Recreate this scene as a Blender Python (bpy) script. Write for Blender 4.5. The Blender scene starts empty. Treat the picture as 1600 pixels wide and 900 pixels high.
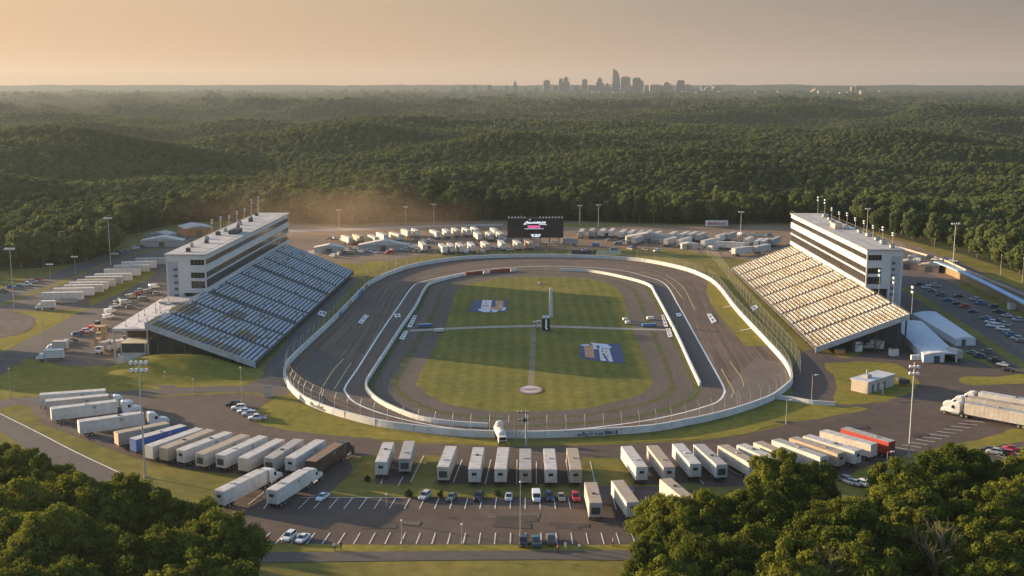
import bpy, bmesh, math, random
import numpy as np
from mathutils import Vector, Matrix
PI = math.pi
SC = bpy.context.scene
COL = SC.collection
rnd = random.Random(7)

# ------------------------------------------------------------------ camera
H, F, TILT = 85.0, 1800.0, math.atan(318 / 1800.0)
cam = bpy.data.cameras.new('camera'); cam.lens = 36 * F / 1600; cam.sensor_width = 36
cam.clip_start = 1; cam.clip_end = 200000
co = bpy.data.objects.new('camera', cam); COL.objects.link(co)
co.location = (0, 0, H); co.rotation_euler = (PI / 2 - TILT, 0, 0)
SC.camera = co
cT, sT = math.cos(TILT), math.sin(TILT)

def G(px, py, z=0.0):
    """survey point: where the sight line through photo pixel (px, py) meets height z"""
    a, b = (px - 800) / F, (450 - py) / F
    d = (a, cT + b * sT, -sT + b * cT)
    t = (z - H) / d[2]
    return Vector((d[0] * t, d[1] * t, z))

def px_of(x, y, z):
    dz = z - H
    dep = y * cT - dz * sT
    return 800 + F * x / dep, 450 - F * (y * sT + dz * cT) / dep

# ------------------------------------------------------------------ light
SUN_EL, SUN_AZ = math.radians(9.5), math.radians(295)      # sun low on the left, a little beyond the track
sdir = Vector((math.cos(SUN_EL) * math.sin(SUN_AZ), math.cos(SUN_EL) * math.cos(SUN_AZ), math.sin(SUN_EL)))
sl = bpy.data.lights.new('sun', 'SUN'); sl.energy = 5.0; sl.angle = math.radians(0.6); sl.color = (1.0, 0.73, 0.43)
so = bpy.data.objects.new('sun', sl); COL.objects.link(so)
so.rotation_euler = (-sdir).to_track_quat('-Z', 'Y').to_euler()

W = bpy.data.worlds.new('World'); SC.world = W; W.use_nodes = True
wt = W.node_tree; N = wt.nodes; L = wt.links
N.clear()
out = N.new('ShaderNodeOutputWorld'); bg = N.new('ShaderNodeBackground'); bg.inputs['Strength'].default_value = 0.105
sky = N.new('ShaderNodeTexSky'); sky.sky_type = 'NISHITA'; sky.sun_disc = False
sky.sun_elevation = SUN_EL; sky.sun_rotation = SUN_AZ; sky.air_density = 1.2; sky.dust_density = 2.5; sky.ozone_density = 1.5
tc = N.new('ShaderNodeTexCoord'); sep = N.new('ShaderNodeSeparateXYZ'); L.new(tc.outputs['Generated'], sep.inputs[0])
# dusty evening band near the horizon: warm towards the sun, grey-brown away from it
az = N.new('ShaderNodeMapRange'); az.inputs['From Min'].default_value = -0.45; az.inputs['From Max'].default_value = 0.45
L.new(sep.outputs['X'], az.inputs['Value'])
lo = N.new('ShaderNodeValToRGB'); hi = N.new('ShaderNodeValToRGB')
def ramp(r, stops):
    e = r.color_ramp.elements
    while len(e) < len(stops): e.new(0.5)
    for k, (p, c) in enumerate(stops):
        e[k].position = p; e[k].color = (*c, 1)
ramp(lo, [(0, (.64, .375, .20)), (.45, (.55, .345, .225)), (.7, (.47, .32, .235)), (1, (.40, .295, .23))])
ramp(hi, [(0, (.70, .47, .27)), (.35, (.54, .385, .255)), (.65, (.385, .305, .235)), (1, (.26, .23, .195))])
L.new(az.outputs[0], lo.inputs[0]); L.new(az.outputs[0], hi.inputs[0])
el = N.new('ShaderNodeMapRange'); el.inputs['From Min'].default_value = 0.0; el.inputs['From Max'].default_value = 0.065
L.new(sep.outputs['Z'], el.inputs['Value'])
m1 = N.new('ShaderNodeMix'); m1.data_type = 'RGBA'
L.new(el.outputs[0], m1.inputs['Factor']); L.new(lo.outputs[0], m1.inputs['A']); L.new(hi.outputs[0], m1.inputs['B'])
SKYGAIN = N.new('ShaderNodeVectorMath'); SKYGAIN.operation = 'SCALE'; SKYGAIN.inputs['Scale'].default_value = 3.2
# the thick air low down is brighter than the sky above it
HAZE_K, HAZE_Y, HAZE_TOP = 1.1e-4, 14600.0, 232.0
def mth(op, a, b=None):
    q = N.new('ShaderNodeMath'); q.operation = op
    for k, v in ((0, a), (1, b)):
        if v is None: continue
        if isinstance(v, (int, float)): q.inputs[k].default_value = v
        else: L.new(v, q.inputs[k])
    return q
path_len = mth('MINIMUM', mth('DIVIDE', HAZE_TOP - H, mth('MAXIMUM', sep.outputs['Z'], .001).outputs[0]).outputs[0], HAZE_Y)
low = mth('EXPONENT', mth('MULTIPLY', path_len.outputs[0], HAZE_K * .74).outputs[0])
lg = N.new('ShaderNodeVectorMath'); lg.operation = 'SCALE'; L.new(m1.outputs['Result'], lg.inputs[0]); L.new(low.outputs[0], lg.inputs['Scale'])
L.new(lg.outputs[0], SKYGAIN.inputs[0])
BLUE = N.new('ShaderNodeVectorMath'); BLUE.operation = 'MULTIPLY'; BLUE.inputs[1].default_value = (1.0, 1.12, 1.35); L.new(sky.outputs[0], BLUE.inputs[0])
fade = N.new('ShaderNodeMapRange'); fade.interpolation_type = 'SMOOTHSTEP'
fade.inputs['From Min'].default_value = 0.06; fade.inputs['From Max'].default_value = 0.16
L.new(sep.outputs['Z'], fade.inputs['Value'])
m2 = N.new('ShaderNodeMix'); m2.data_type = 'RGBA'
L.new(fade.outputs[0], m2.inputs['Factor']); L.new(SKYGAIN.outputs[0], m2.inputs['A']); L.new(BLUE.outputs[0], m2.inputs['B'])
L.new(m2.outputs['Result'], bg.inputs['Color']); L.new(bg.outputs[0], out.inputs['Surface'])

vs = SC.view_settings; vs.view_transform = 'Standard'; vs.look = 'None'; vs.gamma = 1; vs.use_curve_mapping = False
vs.exposure = 1.64
cy = SC.cycles
cy.use_denoising = True; cy.max_bounces = 5; cy.diffuse_bounces = 2; cy.glossy_bounces = 2; cy.transmission_bounces = 2
cy.volume_bounces = 0; cy.transparent_max_bounces = 12; cy.volume_step_rate = 4; cy.volume_max_steps = 96
cy.sample_clamp_indirect = 6
SC.render.use_persistent_data = False

# ------------------------------------------------------------------ tagging
def tag(o, label=None, cat=None, group=None, kind=None):
    if label: o['label'] = label
    if cat: o['category'] = cat
    if group: o['group'] = group
    if kind: o['kind'] = kind
    return o
def thing(name, label, cat, loc=(0, 0, 0), rz=0.0, group=None):
    o = bpy.data.objects.new(name, None); COL.objects.link(o)
    o.location = loc; o.rotation_euler = (0, 0, rz); o.empty_display_size = .5
    return tag(o, label, cat, group)
KIDS = {}
def link(o, parent=None):
    COL.objects.link(o)
    if parent is not None:
        o.parent = parent; KIDS.setdefault(parent.name, []).append(o)
    return o
def dup(root, loc, rz, label, group=None, swap=None, scale=None):
    r = root.copy(); COL.objects.link(r); r.location = loc; r.rotation_euler = (0, 0, rz); r['label'] = label
    if group: r['group'] = group
    if scale: r.scale = scale
    def rec(a, b):
        for ch in KIDS.get(a.name, []):
            c = ch.copy(); COL.objects.link(c); c.parent = b; KIDS.setdefault(b.name, []).append(c)
            if swap:
                for i, s in enumerate(c.material_slots):
                    if s.material and s.material.name in swap:
                        s.link = 'OBJECT'; s.material = swap[s.material.name] 
            rec(ch, c)
    rec(root, r)
    return r
ORD = ['first', 'second', 'third', 'fourth', 'fifth', 'sixth', 'seventh', 'eighth', 'ninth', 'tenth', 'eleventh', 'twelfth',
       'thirteenth', 'fourteenth', 'fifteenth', 'sixteenth', 'seventeenth', 'eighteenth', 'nineteenth', 'twentieth']
def nth(i):
    if i < 20: return ORD[i]
    t, u = divmod(i + 1, 10)
    ty = {2: ('twenty', 'twentieth'), 3: ('thirty', 'thirtieth'), 4: ('forty', 'fortieth'), 5: ('fifty', 'fiftieth'), 6: ('sixty', 'sixtieth'),
          7: ('seventy', 'seventieth'), 8: ('eighty', 'eightieth'), 9: ('ninety', 'ninetieth')}[t]
    return ty[1] if u == 0 else ty[0] + '-' + ORD[u - 1]

# ------------------------------------------------------------------ materials
MATS = {}
def M(name, col, rough=.8, var=.12, scale=.4, metal=0.0, coords='pos', spec=.3, hue=None, bump=0.0, stretch=(1, 1, 1), rand=0.0, detail=5, second=None):
    """procedural surface: base colour broken by two sizes of noise; hue = a second colour it drifts to; rand = per-object change"""
    if name in MATS: return MATS[name]
    m = bpy.data.materials.new(name); m.use_nodes = True
    t = m.node_tree; n = t.nodes; l = t.links
    b = n['Principled BSDF']; b.inputs['Roughness'].default_value = rough; b.inputs['Metallic'].default_value = metal
    b.inputs['Specular IOR Level'].default_value = spec
    if coords == 'pos':
        src = n.new('ShaderNodeNewGeometry').outputs['Position']
    else:
        src = n.new('ShaderNodeTexCoord').outputs['Object']
    mp = n.new('ShaderNodeMapping'); mp.inputs['Scale'].default_value = stretch; l.new(src, mp.inputs['Vector'])
    nz = n.new('ShaderNodeTexNoise'); nz.inputs['Scale'].default_value = scale; nz.inputs['Detail'].default_value = detail; nz.inputs['Roughness'].default_value = .65
    l.new(mp.outputs[0], nz.inputs['Vector'])
    r = n.new('ShaderNodeMapRange'); r.inputs['From Min'].default_value = .3; r.inputs['From Max'].default_value = .7
    l.new(nz.outputs['Fac'], r.inputs['Value'])
    c1 = hue if hue else tuple(min(1, c * (1 + var)) for c in col)
    c0 = col if hue else tuple(c * (1 - var) for c in col)
    mx = n.new('ShaderNodeMix'); mx.data_type = 'RGBA'; mx.inputs['A'].default_value = (*c0, 1); mx.inputs['B'].default_value = (*c1, 1)
    l.new(r.outputs[0], mx.inputs['Factor'])
    n2 = n.new('ShaderNodeTexNoise'); n2.inputs['Scale'].default_value = scale * 9; n2.inputs['Detail'].default_value = 3
    l.new(mp.outputs[0], n2.inputs['Vector'])
    r2 = n.new('ShaderNodeMapRange'); r2.inputs['From Min'].default_value = .25; r2.inputs['From Max'].default_value = .75
    r2.inputs['To Min'].default_value = 1 - var; r2.inputs['To Max'].default_value = 1 + var
    l.new(n2.outputs['Fac'], r2.inputs['Value'])
    s = n.new('ShaderNodeVectorMath'); s.operation = 'SCALE'; l.new(mx.outputs['Result'], s.inputs[0]); l.new(r2.outputs[0], s.inputs['Scale'])
    last = s.outputs[0]
    if rand:
        oi = n.new('ShaderNodeObjectInfo'); rr = n.new('ShaderNodeMapRange'); l.new(oi.outputs['Random'], rr.inputs['Value'])
        rr.inputs['To Min'].default_value = 1 - rand; rr.inputs['To Max'].default_value = 1 + rand
        s2 = n.new('ShaderNodeVectorMath'); s2.operation = 'SCALE'; l.new(last, s2.inputs[0]); l.new(rr.outputs[0], s2.inputs['Scale']); last = s2.outputs[0]
    l.new(last, b.inputs['Base Color'])
    if bump:
        bp = n.new('ShaderNodeBump'); bp.inputs['Strength'].default_value = bump; l.new(n2.outputs['Fac'], bp.inputs['Height']); l.new(bp.outputs[0], b.inputs['Normal'])
    MATS[name] = m
    return m
def glass(name, col=(.02, .022, .025), rough=.12):
    m = M(name, col, rough=rough, var=.25, scale=.7, spec=.6)
    return m
def veil(name, col, alpha):
    m = bpy.data.materials.new(name); m.use_nodes = True; t = m.node_tree; n = t.nodes; l = t.links
    n.clear(); o = n.new('ShaderNodeOutputMaterial'); mx = n.new('ShaderNodeMixShader'); tr = n.new('ShaderNodeBsdfTransparent'); d = n.new('ShaderNodeBsdfDiffuse')
    d.inputs['Color'].default_value = (*col, 1); mx.inputs[0].default_value = alpha
    l.new(tr.outputs[0], mx.inputs[1]); l.new(d.outputs[0], mx.inputs[2]); l.new(mx.outputs[0], o.inputs['Surface'])
    MATS[name] = m
    return m

# ------------------------------------------------------------------ mesh builder
class MB:
    def __init__(s): s.v = []; s.f = []; s.mi = []; s.mats = []
    def _m(s, mat):
        if mat not in s.mats: s.mats.append(mat)
        return s.mats.index(mat)
    def face(s, pts, mat):
        b = len(s.v); s.v += [tuple(p) for p in pts]; s.f.append(tuple(range(b, b + len(pts)))); s.mi.append(s._m(mat))
    def hexa(s, p, mat):
        b = len(s.v); s.v += [tuple(q) for q in p]; k = s._m(mat)
        for f in ((3, 2, 1, 0), (4, 5, 6, 7), (0, 1, 5, 4), (1, 2, 6, 5), (2, 3, 7, 6), (3, 0, 4, 7)):
            s.f.append(tuple(b + i for i in f)); s.mi.append(k)
    def box(s, x0, x1, y0, y1, z0, z1, mat, rz=0, at=None):
        p = [(x0, y0, z0), (x1, y0, z0), (x1, y1, z0), (x0, y1, z0), (x0, y0, z1), (x1, y0, z1), (x1, y1, z1), (x0, y1, z1)]
        if rz or at:
            c, sn = math.cos(rz), math.sin(rz); a = at or (0, 0, 0)
            p = [(a[0] + x * c - y * sn, a[1] + x * sn + y * c, a[2] + z) for x, y, z in p]
        s.hexa(p, mat)
    def loft(s, rings, mat, cap=True, closed=True):
        k = s._m(mat); b = len(s.v); n = len(rings[0])
        for r in rings: s.v += [tuple(p) for p in r]
        for i in range(len(rings) - 1):
            for j in range(n if closed else n - 1):
                a, c = b + i * n + j, b + i * n + (j + 1) % n
                s.f.append((a, c, c + n, a + n)); s.mi.append(k)
        if cap:
            s.f.append(tuple(b + j for j in reversed(range(n)))); s.mi.append(k)
            e = b + (len(rings) - 1) * n
            s.f.append(tuple(e + j for j in range(n))); s.mi.append(k)
    def tube(s, p0, p1, r0, r1, mat, n=6, cap=True):
        p0, p1 = Vector(p0), Vector(p1); d = (p1 - p0)
        if d.length < 1e-6: return
        d.normalize(); u = d.orthogonal().normalized(); w = d.cross(u)
        s.loft([[p + (u * math.cos(2 * PI * j / n) + w * math.sin(2 * PI * j / n)) * r for j in range(n)] for p, r in ((p0, r0), (p1, r1))], mat, cap)
    def sweep(s, pts, prof, mat, closed=False, cap=True):
        """prof: (offset to the left of travel, z) ring swept along a ground polyline"""
        n = len(pts); rings = []
        for i, p in enumerate(pts):
            a = pts[(i - 1) % n] if (closed or i > 0) else p
            c = pts[(i + 1) % n] if (closed or i < n - 1) else p
            d = Vector((c[0] - a[0], c[1] - a[1])); d = d.normalized() if d.length > 1e-9 else Vector((1, 0))
            nx, ny = -d.y, d.x; z = p[2] if len(p) > 2 else 0
            rings.append([(p[0] + nx * o, p[1] + ny * o, z + h) for o, h in prof])
        if closed: rings.append(rings[0])
        s.loft(rings, mat, cap and not closed)
    def build(s, name, parent=None, smooth=False, recalc=False):
        me = bpy.data.meshes.new(name); me.from_pydata(s.v, [], s.f)
        for m in s.mats: me.materials.append(m)
        me.polygons.foreach_set('material_index', s.mi)
        if smooth: me.polygons.foreach_set('use_smooth', [True] * len(s.f))
        if recalc:
            bm = bmesh.new(); bm.from_mesh(me); bmesh.ops.remove_doubles(bm, verts=bm.verts, dist=1e-4); bmesh.ops.recalc_face_normals(bm, faces=bm.faces); bm.to_mesh(me); bm.free()
        me.update()
        o = bpy.data.objects.new(name, me)
        return link(o, parent)
def crom(pts, per=6, closed=False):
    pts = [Vector(p) for p in pts]; n = len(pts); out = []
    rng = range(n if closed else n - 1)
    for i in rng:
        g = lambda k: pts[k % n] if closed else pts[max(0, min(n - 1, k))]
        p0, p1, p2, p3 = g(i - 1), g(i), g(i + 1), g(i + 2)
        for j in range(per):
            t = j / per
            out.append(.5 * ((2 * p1) + (p2 - p0) * t + (2 * p0 - 5 * p1 + 4 * p2 - p3) * t * t + (3 * p1 - p0 - 3 * p2 + p3) * t ** 3))
    if not closed: out.append(pts[-1])
    return out
def resample(pts, n, closed=True):
    p = [Vector(q) for q in pts] + ([Vector(pts[0])] if closed else [])
    d = [0]
    for a, b in zip(p, p[1:]): d.append(d[-1] + (b - a).length)
    out = []; k = 0
    for i in range(n):
        t = d[-1] * i / (n if closed else n - 1)
        while k < len(d) - 2 and d[k + 1] < t: k += 1
        s = (t - d[k]) / max(1e-9, d[k + 1] - d[k]); out.append(p[k].lerp(p[k + 1], min(1, s)))
    return out
def pxs(lst, per=5, closed=True):
    return crom([G(x, y) for x, y in lst], per, closed)
ZC = [0.002]
def zlayer(n=1):
    z = ZC[0]; ZC[0] += .002 * n; return z
def sheet(name, pts, z, mat, label=None, wob=0.0, cat=None):
    """flat ground patch with an outline; wob roughens a grass or gravel edge"""
    z = zlayer(); r = random.Random(len(pts) * 31 + int(abs(pts[0][0]) * 7))
    if wob:
        q = []
        for a, b in zip(pts, pts[1:] + pts[:1]):
            a, b = Vector(a), Vector(b); k = max(1, int((b - a).length / 3.0))
            for j in range(k):
                p = a.lerp(b, j / k); q.append((p.x + r.uniform(-wob, wob), p.y + r.uniform(-wob, wob), 0))
        pts = q
    bm = bmesh.new(); vs_ = [bm.verts.new((p[0], p[1], z)) for p in pts]
    f = bm.faces.new(vs_); f.normal_update()
    if f.normal.z < 0: f.normal_flip()
    bmesh.ops.triangulate(bm, faces=[f])
    me = bpy.data.meshes.new(name); bm.to_mesh(me); bm.free(); me.materials.append(mat)
    o = bpy.data.objects.new(name, me); COL.objects.link(o)
    return tag(o, label, cat, kind='structure')
# ------------------------------------------------------------------ terrain
_rs = np.random.RandomState(11)
_lat = _rs.rand(64, 64)
def vnoise(x, y):
    x = np.asarray(x, float); y = np.asarray(y, float)
    xi = np.floor(x).astype(int); yi = np.floor(y).astype(int); fx = x - xi; fy = y - yi
    fx = fx * fx * (3 - 2 * fx); fy = fy * fy * (3 - 2 * fy)
    a = _lat[xi % 64, yi % 64]; b = _lat[(xi + 1) % 64, yi % 64]; c = _lat[xi % 64, (yi + 1) % 64]; d = _lat[(xi + 1) % 64, (yi + 1) % 64]
    return (a * (1 - fx) + b * fx) * (1 - fy) + (c * (1 - fx) + d * fx) * fy - .5
def sstep(a, b, x):
    t = np.clip((x - a) / (b - a), 0, 1); return t * t * (3 - 2 * t)
def terrain(x, y):
    x = np.asarray(x, float); y = np.asarray(y, float)
    r = np.hypot(x, y)
    near = sstep(735, 930, r)
    far = 1 - .55 * sstep(3500, 8000, r)
    h = 46 * vnoise(x / 430 + 3.1, y / 220 + 7.7) + 38 * vnoise(x / 220 + 11, y / 125 + 2) + 10 * vnoise(x / 90, y / 60 + 5)
    return near * far * (h - 3) + 72 * sstep(9300, 13800, y)

# forest edge: distance of the first trees for every bearing (read along the tree line)
EDGE = [(-1600, 640), (-900, 560), (-300, 470), (0, 424), (60, 420), (120, 413), (172, 404), (176, 372), (230, 362), (270, 352), (330, 346), (460, 349), (530, 352), (620, 348), (700, 346),
        (800, 345), (900, 346), (1000, 350), (1100, 351), (1230, 350), (1330, 352), (1397, 371), (1450, 385), (1500, 397), (1537, 410), (1575, 422), (1600, 432), (1800, 500), (2500, 590), (3400, 680)]
_eb = []
for x_, y_ in EDGE:
    g = G(x_, y_); _eb.append((math.atan2(g.x, g.y), math.hypot(g.x, g.y)))
_eb.sort()
EB = np.array(_eb)
def edge_r(th): return np.interp(th, EB[:, 0], EB[:, 1])

def grid_axis(lim, base, grow):
    v = [0.0]; s = base
    while v[-1] < lim:
        v.append(v[-1] + s)
        if v[-1] > 1200: s = min(s * grow, 140)
    return v
ax = grid_axis(9900, 22, 1.05); xs = np.array([-v for v in reversed(ax[1:])] + ax)
ys = np.array([-300 + v for v in [0] ] + [-300 + v for v in grid_axis(14450, 22, 1.03)[1:]])
X, Y = np.meshgrid(xs, ys)
Z = terrain(X, Y) - .02
nx_, ny_ = len(xs), len(ys)
idx = np.arange(nx_ * ny_).reshape(ny_, nx_)
quads = np.stack([idx[:-1, :-1], idx[:-1, 1:], idx[1:, 1:], idx[1:, :-1]], -1).reshape(-1, 4)
def np_mesh(name, verts, faces, mats, smooth=False, mi=None):
    me = bpy.data.meshes.new(name); k = faces.shape[1]
    me.vertices.add(len(verts)); me.vertices.foreach_set('co', np.ascontiguousarray(verts, dtype=np.float32).ravel())
    me.loops.add(faces.size); me.loops.foreach_set('vertex_index', np.ascontiguousarray(faces, dtype=np.int32).ravel())
    me.polygons.add(len(faces)); me.polygons.foreach_set('loop_start', np.arange(0, faces.size, k, dtype=np.int32))
    for m in mats: me.materials.append(m)
    if mi is not None: me.polygons.foreach_set('material_index', mi.astype(np.int32))
    if smooth: me.polygons.foreach_set('use_smooth', np.ones(len(faces), dtype=bool))
    me.update(calc_edges=True); me.validate()
    return me

def ground_mat():
    m = M('forest_floor', (.030, .040, .016), rough=.95, hue=(.052, .060, .024), scale=.012, var=.25, spec=.1)
    return m
gm = np_mesh('ground', np.stack([X.ravel(), Y.ravel(), Z.ravel()], -1), quads, [ground_mat()], smooth=True)
go = bpy.data.objects.new('ground', gm); COL.objects.link(go); tag(go, 'dark wooded ground rolling away to the horizon', kind='structure')

# ------------------------------------------------------------------ foliage
def leaf_mat(name, dark, light, trans, stand=0.0):
    m = bpy.data.materials.new(name); m.use_nodes = True; t = m.node_tree; n = t.nodes; l = t.links; n.clear()
    o = n.new('ShaderNodeOutputMaterial'); d = n.new('ShaderNodeBsdfDiffuse'); tr = n.new('ShaderNodeBsdfTranslucent'); mx = n.new('ShaderNodeMixShader')
    mx.inputs[0].default_value = trans
    at = n.new('ShaderNodeAttribute'); at.attribute_name = 'tint'
    oi = n.new('ShaderNodeObjectInfo')
    mixc = n.new('ShaderNodeMix'); mixc.data_type = 'RGBA'; mixc.inputs['A'].default_value = (*dark, 1); mixc.inputs['B'].default_value = (*light, 1)
    ad = n.new('ShaderNodeMath'); ad.operation = 'MULTIPLY_ADD'; ad.inputs[1].default_value = .42
    l.new(at.outputs['Fac'], ad.inputs[0])
    rr = n.new('ShaderNodeMapRange'); rr.inputs['To Max'].default_value = .75; l.new(oi.outputs['Random'], rr.inputs['Value']); l.new(rr.outputs[0], ad.inputs[2])
    fac = ad.outputs[0]
    if stand:      # kinds of tree grow in stands: lighter and darker patches of woodland
        nz = n.new('ShaderNodeTexNoise'); nz.inputs['Scale'].default_value = .0075; nz.inputs['Detail'].default_value = 3; l.new(oi.outputs['Location'], nz.inputs['Vector'])
        mr = n.new('ShaderNodeMapRange'); mr.inputs['From Min'].default_value = .33; mr.inputs['From Max'].default_value = .67; mr.inputs['To Min'].default_value = -stand; mr.inputs['To Max'].default_value = stand; l.new(nz.outputs['Fac'], mr.inputs['Value'])
        a2 = n.new('ShaderNodeMath'); a2.operation = 'ADD'; a2.use_clamp = True; l.new(fac, a2.inputs[0]); l.new(mr.outputs[0], a2.inputs[1]); fac = a2.outputs[0]
    l.new(fac, mixc.inputs['Factor'])
    l.new(mixc.outputs['Result'], d.inputs['Color']); l.new(mixc.outputs['Result'], tr.inputs['Color'])
    l.new(d.outputs[0], mx.inputs[1]); l.new(tr.outputs[0], mx.inputs[2]); l.new(mx.outputs[0], o.inputs['Surface'])
    MATS[name] = m
    return m
LEAF = leaf_mat('leaves', (.034, .054, .011), (.158, .166, .026), .36)
LEAFF = leaf_mat('leaves_far', (.050, .076, .028), (.128, .152, .052), .42, .40)
BARK = M('bark', (.10, .075, .055), scale=2.0, var=.3, coords='obj')
DEADBARK = M('dead_bark', (.17, .13, .10), scale=2.0, var=.2, coords='obj')

def crown_mesh(name, seed, R, Hh, lobes, leaves, size, mat, base_f=.60, lr=(.24, .42), loose=.30, core=.70):
    """leaf-sized faces spread over the skins of many overlapping clumps, denser outside, open between clumps"""
    r = np.random.RandomState(seed)
    cz = Hh * base_f; rz = Hh * (1 - base_f)
    C = []; rad = []
    tries = 0
    while len(C) < lobes and tries < 4000:
        tries += 1
        p = r.normal(size=3); p /= np.linalg.norm(p); u = r.rand() ** .45
        c = np.array([p[0] * R * .72 * u, p[1] * R * .72 * u, cz + p[2] * rz * .74 * u])
        lead = core < .55 and r.rand() < .10      # boughs that push out past the rest
        if lead: c = np.array([p[0] * R * .88, p[1] * R * .88, cz + abs(p[2]) * rz * .92])
        if c[2] < Hh * (base_f - .40): continue
        q = R * (r.uniform(.17, .27) if lead else r.uniform(*lr)) * (1.12 - .35 * abs(c[2] - cz) / rz)
        if any(np.linalg.norm(c - k) < .55 * (q + kr) * .8 for k, kr in zip(C, rad)): continue
        C.append(c); rad.append(q)
    C = np.array(C); rad = np.array(rad); nl = len(C)
    P = []; Nn = []; T = []
    w = rad ** 2; w = w / w.sum()
    for i in range(nl):
        k = int(leaves * w[i]) + 4
        d = r.normal(size=(k, 3)); d /= np.linalg.norm(d, axis=1)[:, None]
        d[:, 2] *= .92
        # bumpy skin on each clump
        b = 1 + .13 * np.sin(d[:, 0] * 7 + seed + i) * np.sin(d[:, 1] * 6 + i * 2) + .10 * np.sin(d[:, 2] * 9 + i)
        rr = rad[i] * b * (1.06 - loose * r.rand(k) ** 1.6)
        stray = r.rand(k) < .06; rr = np.where(stray, rad[i] * r.uniform(1.0, 1.32, k), rr)
        pts = C[i] + d * rr[:, None]
        keep = np.ones(k, bool)
        for j in range(nl):
            if j != i: keep &= np.linalg.norm(pts - C[j], axis=1) > rad[j] * .72
        P.append(pts[keep]); Nn.append(d[keep]); T.append(np.clip(r.normal(.5, .12) + r.normal(0, .22, keep.sum()), 0, 1))
    P = np.concatenate(P); Nn = np.concatenate(Nn); T = np.concatenate(T); k = len(P)
    nn = Nn + r.normal(0, .42, (k, 3)); nn /= np.linalg.norm(nn, axis=1)[:, None]
    ref = r.normal(size=(k, 3)); u = np.cross(nn, ref); u /= np.linalg.norm(u, axis=1)[:, None] + 1e-9
    v = np.cross(nn, u)
    s = size * r.uniform(.65, 1.35, k)[:, None]; s2 = s * r.uniform(.55, .95, k)[:, None]
    bend = nn * s * .22
    V = np.stack([P - u * s - bend, P - v * s2, P + u * s - bend, P + v * s2], 1).reshape(-1, 3)
    Fq = np.arange(4 * k).reshape(k, 4)
    # solid cores added inside the clumps to stop the light going straight through
    V2, F2 = [], []; base = len(V)
    ico = bmesh.new(); bmesh.ops.create_icosphere(ico, subdivisions=1, radius=1); iv = np.array([q.co[:] for q in ico.verts]); iff = np.array([[q.index for q in f.verts] for f in ico.faces]); ico.free()
    for i in range(nl):
        sc = rad[i] * core * (1 + r.normal(0, .12, (len(iv), 1)))
        V2.append(C[i] + iv * sc); F2.append(iff + base); base += len(iv)
    V2 = np.concatenate(V2); F2 = np.concatenate(F2)
    F2q = np.concatenate([F2, F2[:, 2:3]], 1)
    verts = np.concatenate([V, V2]); 
    me = bpy.data.meshes.new(name)
    nq, nt = len(Fq), len(F2)
    me.vertices.add(len(verts)); me.vertices.foreach_set('co', verts.astype(np.float32).ravel())
    me.loops.add(nq * 4 + nt * 3); me.loops.foreach_set('vertex_index', np.concatenate([Fq.ravel(), F2.ravel()]).astype(np.int32))
    me.polygons.add(nq + nt); me.polygons.foreach_set('loop_start', np.concatenate([np.arange(nq) * 4, nq * 4 + np.arange(nt) * 3]).astype(np.int32))
    me.materials.append(mat); me.update(calc_edges=True)
    a = me.attributes.new('tint', 'FLOAT', 'POINT')
    a.data.foreach_set('value', np.concatenate([np.repeat(T, 4), np.full(len(V2), .45)]).astype(np.float32))
    return me
def trunk_mesh(name, seed, Hh, R, mat):
    r = random.Random(seed); b = MB()
    pts = [(0, 0, -.4), (r.uniform(-.2, .2), r.uniform(-.2, .2), Hh * .3), (r.uniform(-.5, .5), r.uniform(-.5, .5), Hh * .72)]
    w = Hh * .022
    b.tube(pts[0], pts[1], w * 1.25, w * .85, mat, 8); b.tube(pts[1], pts[2], w * .85, w * .3, mat, 7)
    for k in range(6):
        t = r.uniform(.25, .95); s0 = Vector(pts[1]).lerp(Vector(pts[2]), t - .25); a = k * 1.05 + r.uniform(-.3, .3)
        e = s0 + Vector((math.cos(a) * R * .62, math.sin(a) * R * .62, Hh * r.uniform(.10, .24)))
        b.tube(s0, e, w * .42, w * .12, mat, 5)
    o = b.build(name); me = o.data; bpy.data.objects.remove(o)
    return me

NEARC = [(crown_mesh('crown', 100 + i, R, Hh, nl, int(lv * 1.3), .23, LEAF, .58, (.16, .38), .62, .52), trunk_mesh('trunk', 60 + i, Hh, R, BARK), R, Hh)
         for i, (R, Hh, nl, lv) in enumerate([(6.6, 16, 70, 30000), (5.6, 17, 60, 26000), (7.2, 15, 78, 32000), (5.0, 14, 52, 22000), (6.2, 18, 68, 30000), (4.4, 13, 44, 18000)])]
MIDC = [(crown_mesh('crown', 200 + i, R, Hh, nl, lv, .62, LEAFF, .52), trunk_mesh('trunk', 80 + i, Hh, R, BARK), R, Hh)
        for i, (R, Hh, nl, lv) in enumerate([(6.4, 18, 24, 3400), (5.4, 20, 22, 3000), (7.2, 17, 26, 3800), (5.0, 16, 20, 2600)])]
FARC = [(crown_mesh('crown', 300 + i, R, Hh, nl, lv, 1.25, LEAFF, .52), trunk_mesh('trunk', 90 + i, Hh, R, BARK), R, Hh)
        for i, (R, Hh, nl, lv) in enumerate([(6.8, 19, 11, 420), (6.0, 20, 10, 380), (7.4, 18, 12, 460)])]

def plant(kind, x, y, z, s, rz, label, group, sx=1.0):
    cm, tm, R, Hh = kind
    t = thing('tree', label, 'tree', (x, y, z), rz, group); t.scale = (s * sx, s * sx, s)
    link(bpy.data.objects.new('crown', cm), t); link(bpy.data.objects.new('trunk', tm), t)
    return t
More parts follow.
